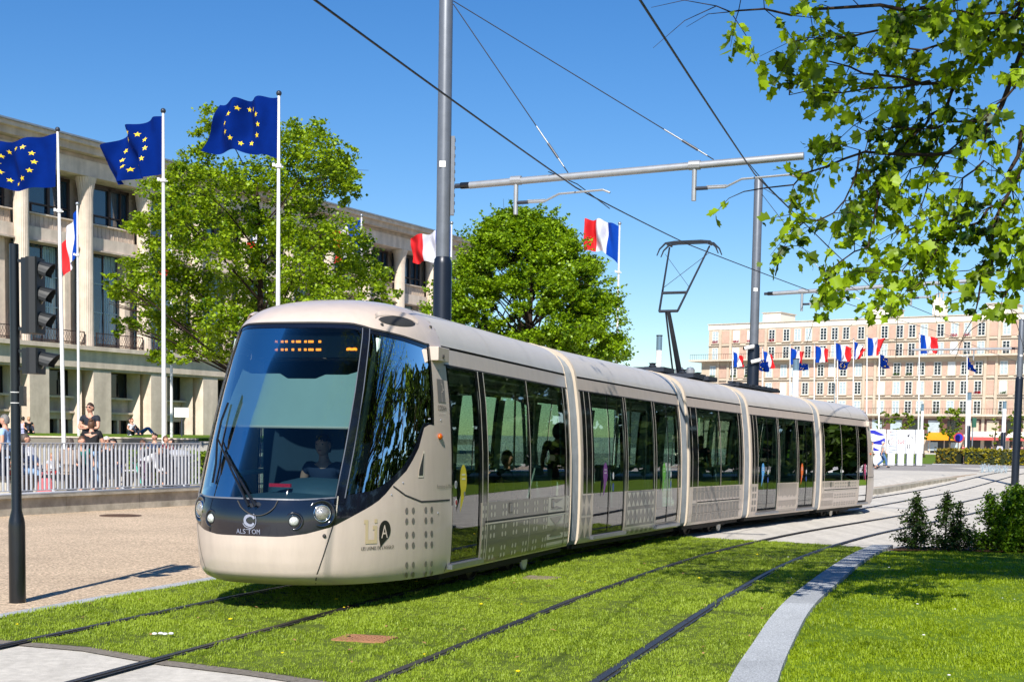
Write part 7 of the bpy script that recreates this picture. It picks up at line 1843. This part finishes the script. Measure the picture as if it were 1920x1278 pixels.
# ---------------------------------------------------------------- poster panels
WPAN = pm('white_panel', srgb(.88, .89, .90), .5, 0, .03); PBL = pm('poster_blue', srgb(.10, .14, .66), .5, 0, .03); PRD = pm('poster_red', srgb(.68, .20, .24), .5, 0, .03); PBK = pm('poster_black', (.03, .03, .04), .5, 0, .03); PTL = pm('poster_teal', srgb(.12, .32, .45), .5, 0, .03); PED = pm('pedestal_grey', srgb(.80, .81, .82), .6, 0, .05)
PNL = [(1628, 1659, 102), (1661.5, 1679.5, 102.5), (1680.5, 1696.5, 103), (1697.5, 1714, 103.5), (1715.5, 1730.5, 104)]
LBL = ['widest poster panel, with blue swirls, behind the walking man', 'poster panel with teal stripes and red dashes', 'poster panel with red curly letters', 'poster panel with black geometric signs', 'blank white poster panel at the right end']
pA, pB = at(1625, 870, 101.5), at(1735, 870, 104)
for k, (x0, x1, D) in enumerate(PNL):
    a, c = at(x0, 849, D), at(x1, 849, D); w_ = c.x-a.x; zt_, zb_ = at(x0, 804 if k == 0 else 805, D).z, at(x0, 850, D).z
    t = root('poster_panel', LBL[k], 'poster panel', ((a.x+c.x)/2, D, 0), -.10, 'row of poster panels on the plaza'); h_ = zt_-zb_
    b = MB(); b.box((0, 0, (zt_+zb_)/2), (w_, .22, h_), WPAN); ob = b.obj('panel_box', parent=t); ob.modifiers.new('b', 'BEVEL').width = .03
    b = MB(); b.box((0, .0, (zb_)/2-.0), (w_*.72, .5, zb_-.02), PED); b.obj('pedestal', parent=t)
    b = MB(); b.box((0, 0, .02), (w_*1.1+.2, 1.0, .05), pm('black_base', (.03, .03, .03), .6, 0, .1)); b.obj('base_plate', parent=t)
    y = -.118; b = MB(); b.rn = False; U = lambda u, v: ((u-.5)*w_*.95, y, zb_+h_*(.04+.92*v))
    def pl(pts, m_): b.add([U(*p) for p in pts], [tuple(range(len(pts)))], m_)
    def st(a_, c_, th_, m_): 
        d = Vector((c_[0]-a_[0], (c_[1]-a_[1])*h_/w_)); n_ = Vector((-d.y, d.x)).normalized()*th_; pl([(a_[0]+n_.x, a_[1]+n_.y*w_/h_), (c_[0]+n_.x, c_[1]+n_.y*w_/h_), (c_[0]-n_.x, c_[1]-n_.y*w_/h_), (a_[0]-n_.x, a_[1]-n_.y*w_/h_)], m_)
    if k == 0:
        up_ = [(0, 1), (.32, 1), (.62, .90), (.95, .80), (.75, .76), (.5, .78), (.25, .84), (0, .86)]; pl(up_, PBL)
        pl([(0, .42), (.3, .50), (.6, .55), (.98, .66), (.98, .46), (.85, .36), (.6, .37), (.3, .39), (0, .47)][::-1], PBL); pl([(.12, .34), (.3, .24), (.6, .14), (.66, .1), (.4, .08), (.2, .12), (.05, .2)], PBL)
        for q in range(5): st((.08+.17*q, .70-.02*(q % 2)), (.22+.17*q, .66+.03*(q % 2)), .012, PTL); st((.08+.17*q, .28), (.2+.17*q, .25+.03*(q % 2)), .012, PTL)
    elif k == 1:
        for q in (.94, .80, .30, .22, .10, .03): st((.3 if q > .5 else .2, q), (.98, q+.03), .03, PTL)
        for q in range(9): st((.35+.07*(q % 5), .35+.045*q), (.55+.07*(q % 5), .37+.045*q), .018, PRD)
        st((.1, .6), (.3, .35), .04, PBK); st((.1, .38), (.35, .66), .025, PBK); st((.15, .9), (.45, .95), .03, PRD)
    elif k == 2:
        vs, fs = text_poly('sue', .95); b.add([(v[0]*w_*.62, y, zb_+h_*.42+v[1]*h_*.36) for v in vs], fs, PRD); st((.2, .78), (.5, .84), .01, PRD); st((.5, .84), (.9, .80), .01, PRD); [st((.1, q), (.75, q), .008, PBK) for q in (.1, .16)]
    elif k == 3:
        [st((.12, q), (.85, q), .02, PBK) for q in (.20, .27, .36)]; st((.14, .20), (.14, .36), .05, PBK); st((.4, .2), (.4, .36), .03, PBK); pl([(.15, .68), (.35, .74), (.38, .9), (.3, .84), (.16, .78)], PBK); st((.12, .74), (.12, .95), .02, PBK); st((.55, .72), (.85, .66), .02, PBK); st((.6, .9), (.82, .94), .02, PBK); vs, fs = text_poly('5', .5); b.add([(.18*w_+v[0]*w_*.6, y, zb_+h_*.6+v[1]*h_*.3) for v in vs], fs, PBK); [st((.1, q), (.8, q), .008, PBK) for q in (.48, .53)]
    else: [st((.1, q), (.5, q), .008, PED) for q in (.08, .9)]
    b.obj('poster', parent=t)
# round parking sign, pharmacy-like small green sign post, kerb line, fountain
p = pg(1796, 135, 0); t = root('round_sign', 'small round blue and red sign by the orange awning', 'sign', p); b = MB(); b.tube([(0, 0, 0), (0, 0, 2.9)], .05, 8, STEEL); b.obj('post', parent=t); zc = at(1796, 820, 135).z
b = MB(); b.lathe([(.50, -.02), (.50, .02)], (0, -.08, zc), 24, PRD, 'Y'); b.lathe([(.38, -.03), (.38, .0)], (0, -.09, zc), 24, PBL, 'Y'); b.obj('disc', parent=t)
p = pg(1822, 132, 0); t = root('traffic_light', 'small grey signal post with a green head behind the black lamp', 'traffic signal', p); b = MB(); b.tube([(0, 0, 0), (0, 0, 4.2)], .06, 8, STEEL); b.obj('post', parent=t); b = MB(); b.box((.1, 0, 3.7), (.35, .3, .9), pm('sign_green', srgb(.15, .35, .28), .5, 0, .05)); b.obj('signal_head', parent=t)
sheet('far_kerb_line', [(at(1748, 864, 112).x, 112), (at(1802, 864, 112).x, 112), (at(1802, 864, 112.8).x, 112.8), (at(1748, 864, 112.8).x, 112.8)], .05, G_GRAN, step=20., h=.1)
sheet('bright_paving_patch', [tuple(g0(*q)[:2]) for q in ((1832, 884), (1845, 881.5), (1872, 880.5), (1862, 883.5))], -.1, APW, step=30., zf=lambda x, y: gz(x, y)+.12)
WJ = pm('fountain_water', srgb(.62, .68, .72), .15, 0, .1, 10, trans=.5)
rr = random.Random(9); b = MB(); b.rn = False
for k in range(34):
    D = rr.uniform(84, 88); x = at(rr.uniform(1840, 1888), 875, D).x; h_ = rr.uniform(.2, .5); z0 = gz(x, D)+.01; y = D; lx = rr.uniform(-.25, .25)
    b.tube([(x, y, z0), (x+lx*.3, y, z0+h_*.7), (x+lx*.6, y, z0+h_), (x+lx, y, z0+h_*.75)], [.02, .025, .035, .01], 5, cap=False)
    for q in range(7): b.ell((x+lx*rr.uniform(.2, 1.3)+rr.gauss(0, .05), y+rr.gauss(0, .05), z0+h_*rr.uniform(.3, 1.05)), (.018,)*3, 5, 4)
b.m = [0]*len(b.f); ob = b.obj('fountain_jets', WJ); tag(ob, 'cluster of low white fountain jets on the plaza near the right edge', 'fountain', kind='stuff')
# buggy on the promenade
p = pg(1865, 127.4, 0); t = root('pushchair', 'small dark buggy pushed along the far promenade', 'pushchair', p, 0); b = MB(); b.box((0, .05, .55), (.45, .5, .12), DK); b.box((0, .3, .8), (.45, .1, .5), DK); b.ell((0, .18, .95), (.25, .25, .22), 10, 6, DK); b.obj('seat', parent=t, smooth=False)
b = MB(); [b.tube([(x, -.4, 1.05), (x, .35, .2)], .02, 5) for x in (-.22, .22)]; b.obj('frame', DSTEEL, t)
for x in (-.25, .25):
    for y in (-.25, .35): b = MB(); b.lathe([(.14, -.03), (.14, .03)], (x, y, .14), 14, FRAME, 'X'); b.obj('wheel', parent=t)
# paper litter on the turf
p = gnd(303, 1197); b = MB()
for k in range(4): b.ell((p.x+.045*k-.06, p.y+.03*(k % 2), p.z+.045), (.024, .02, .012), 8, 5, WHITE)
tag(b.obj('paper_scraps'), 'crumpled white paper scraps on the turf left of the tram', 'litter')
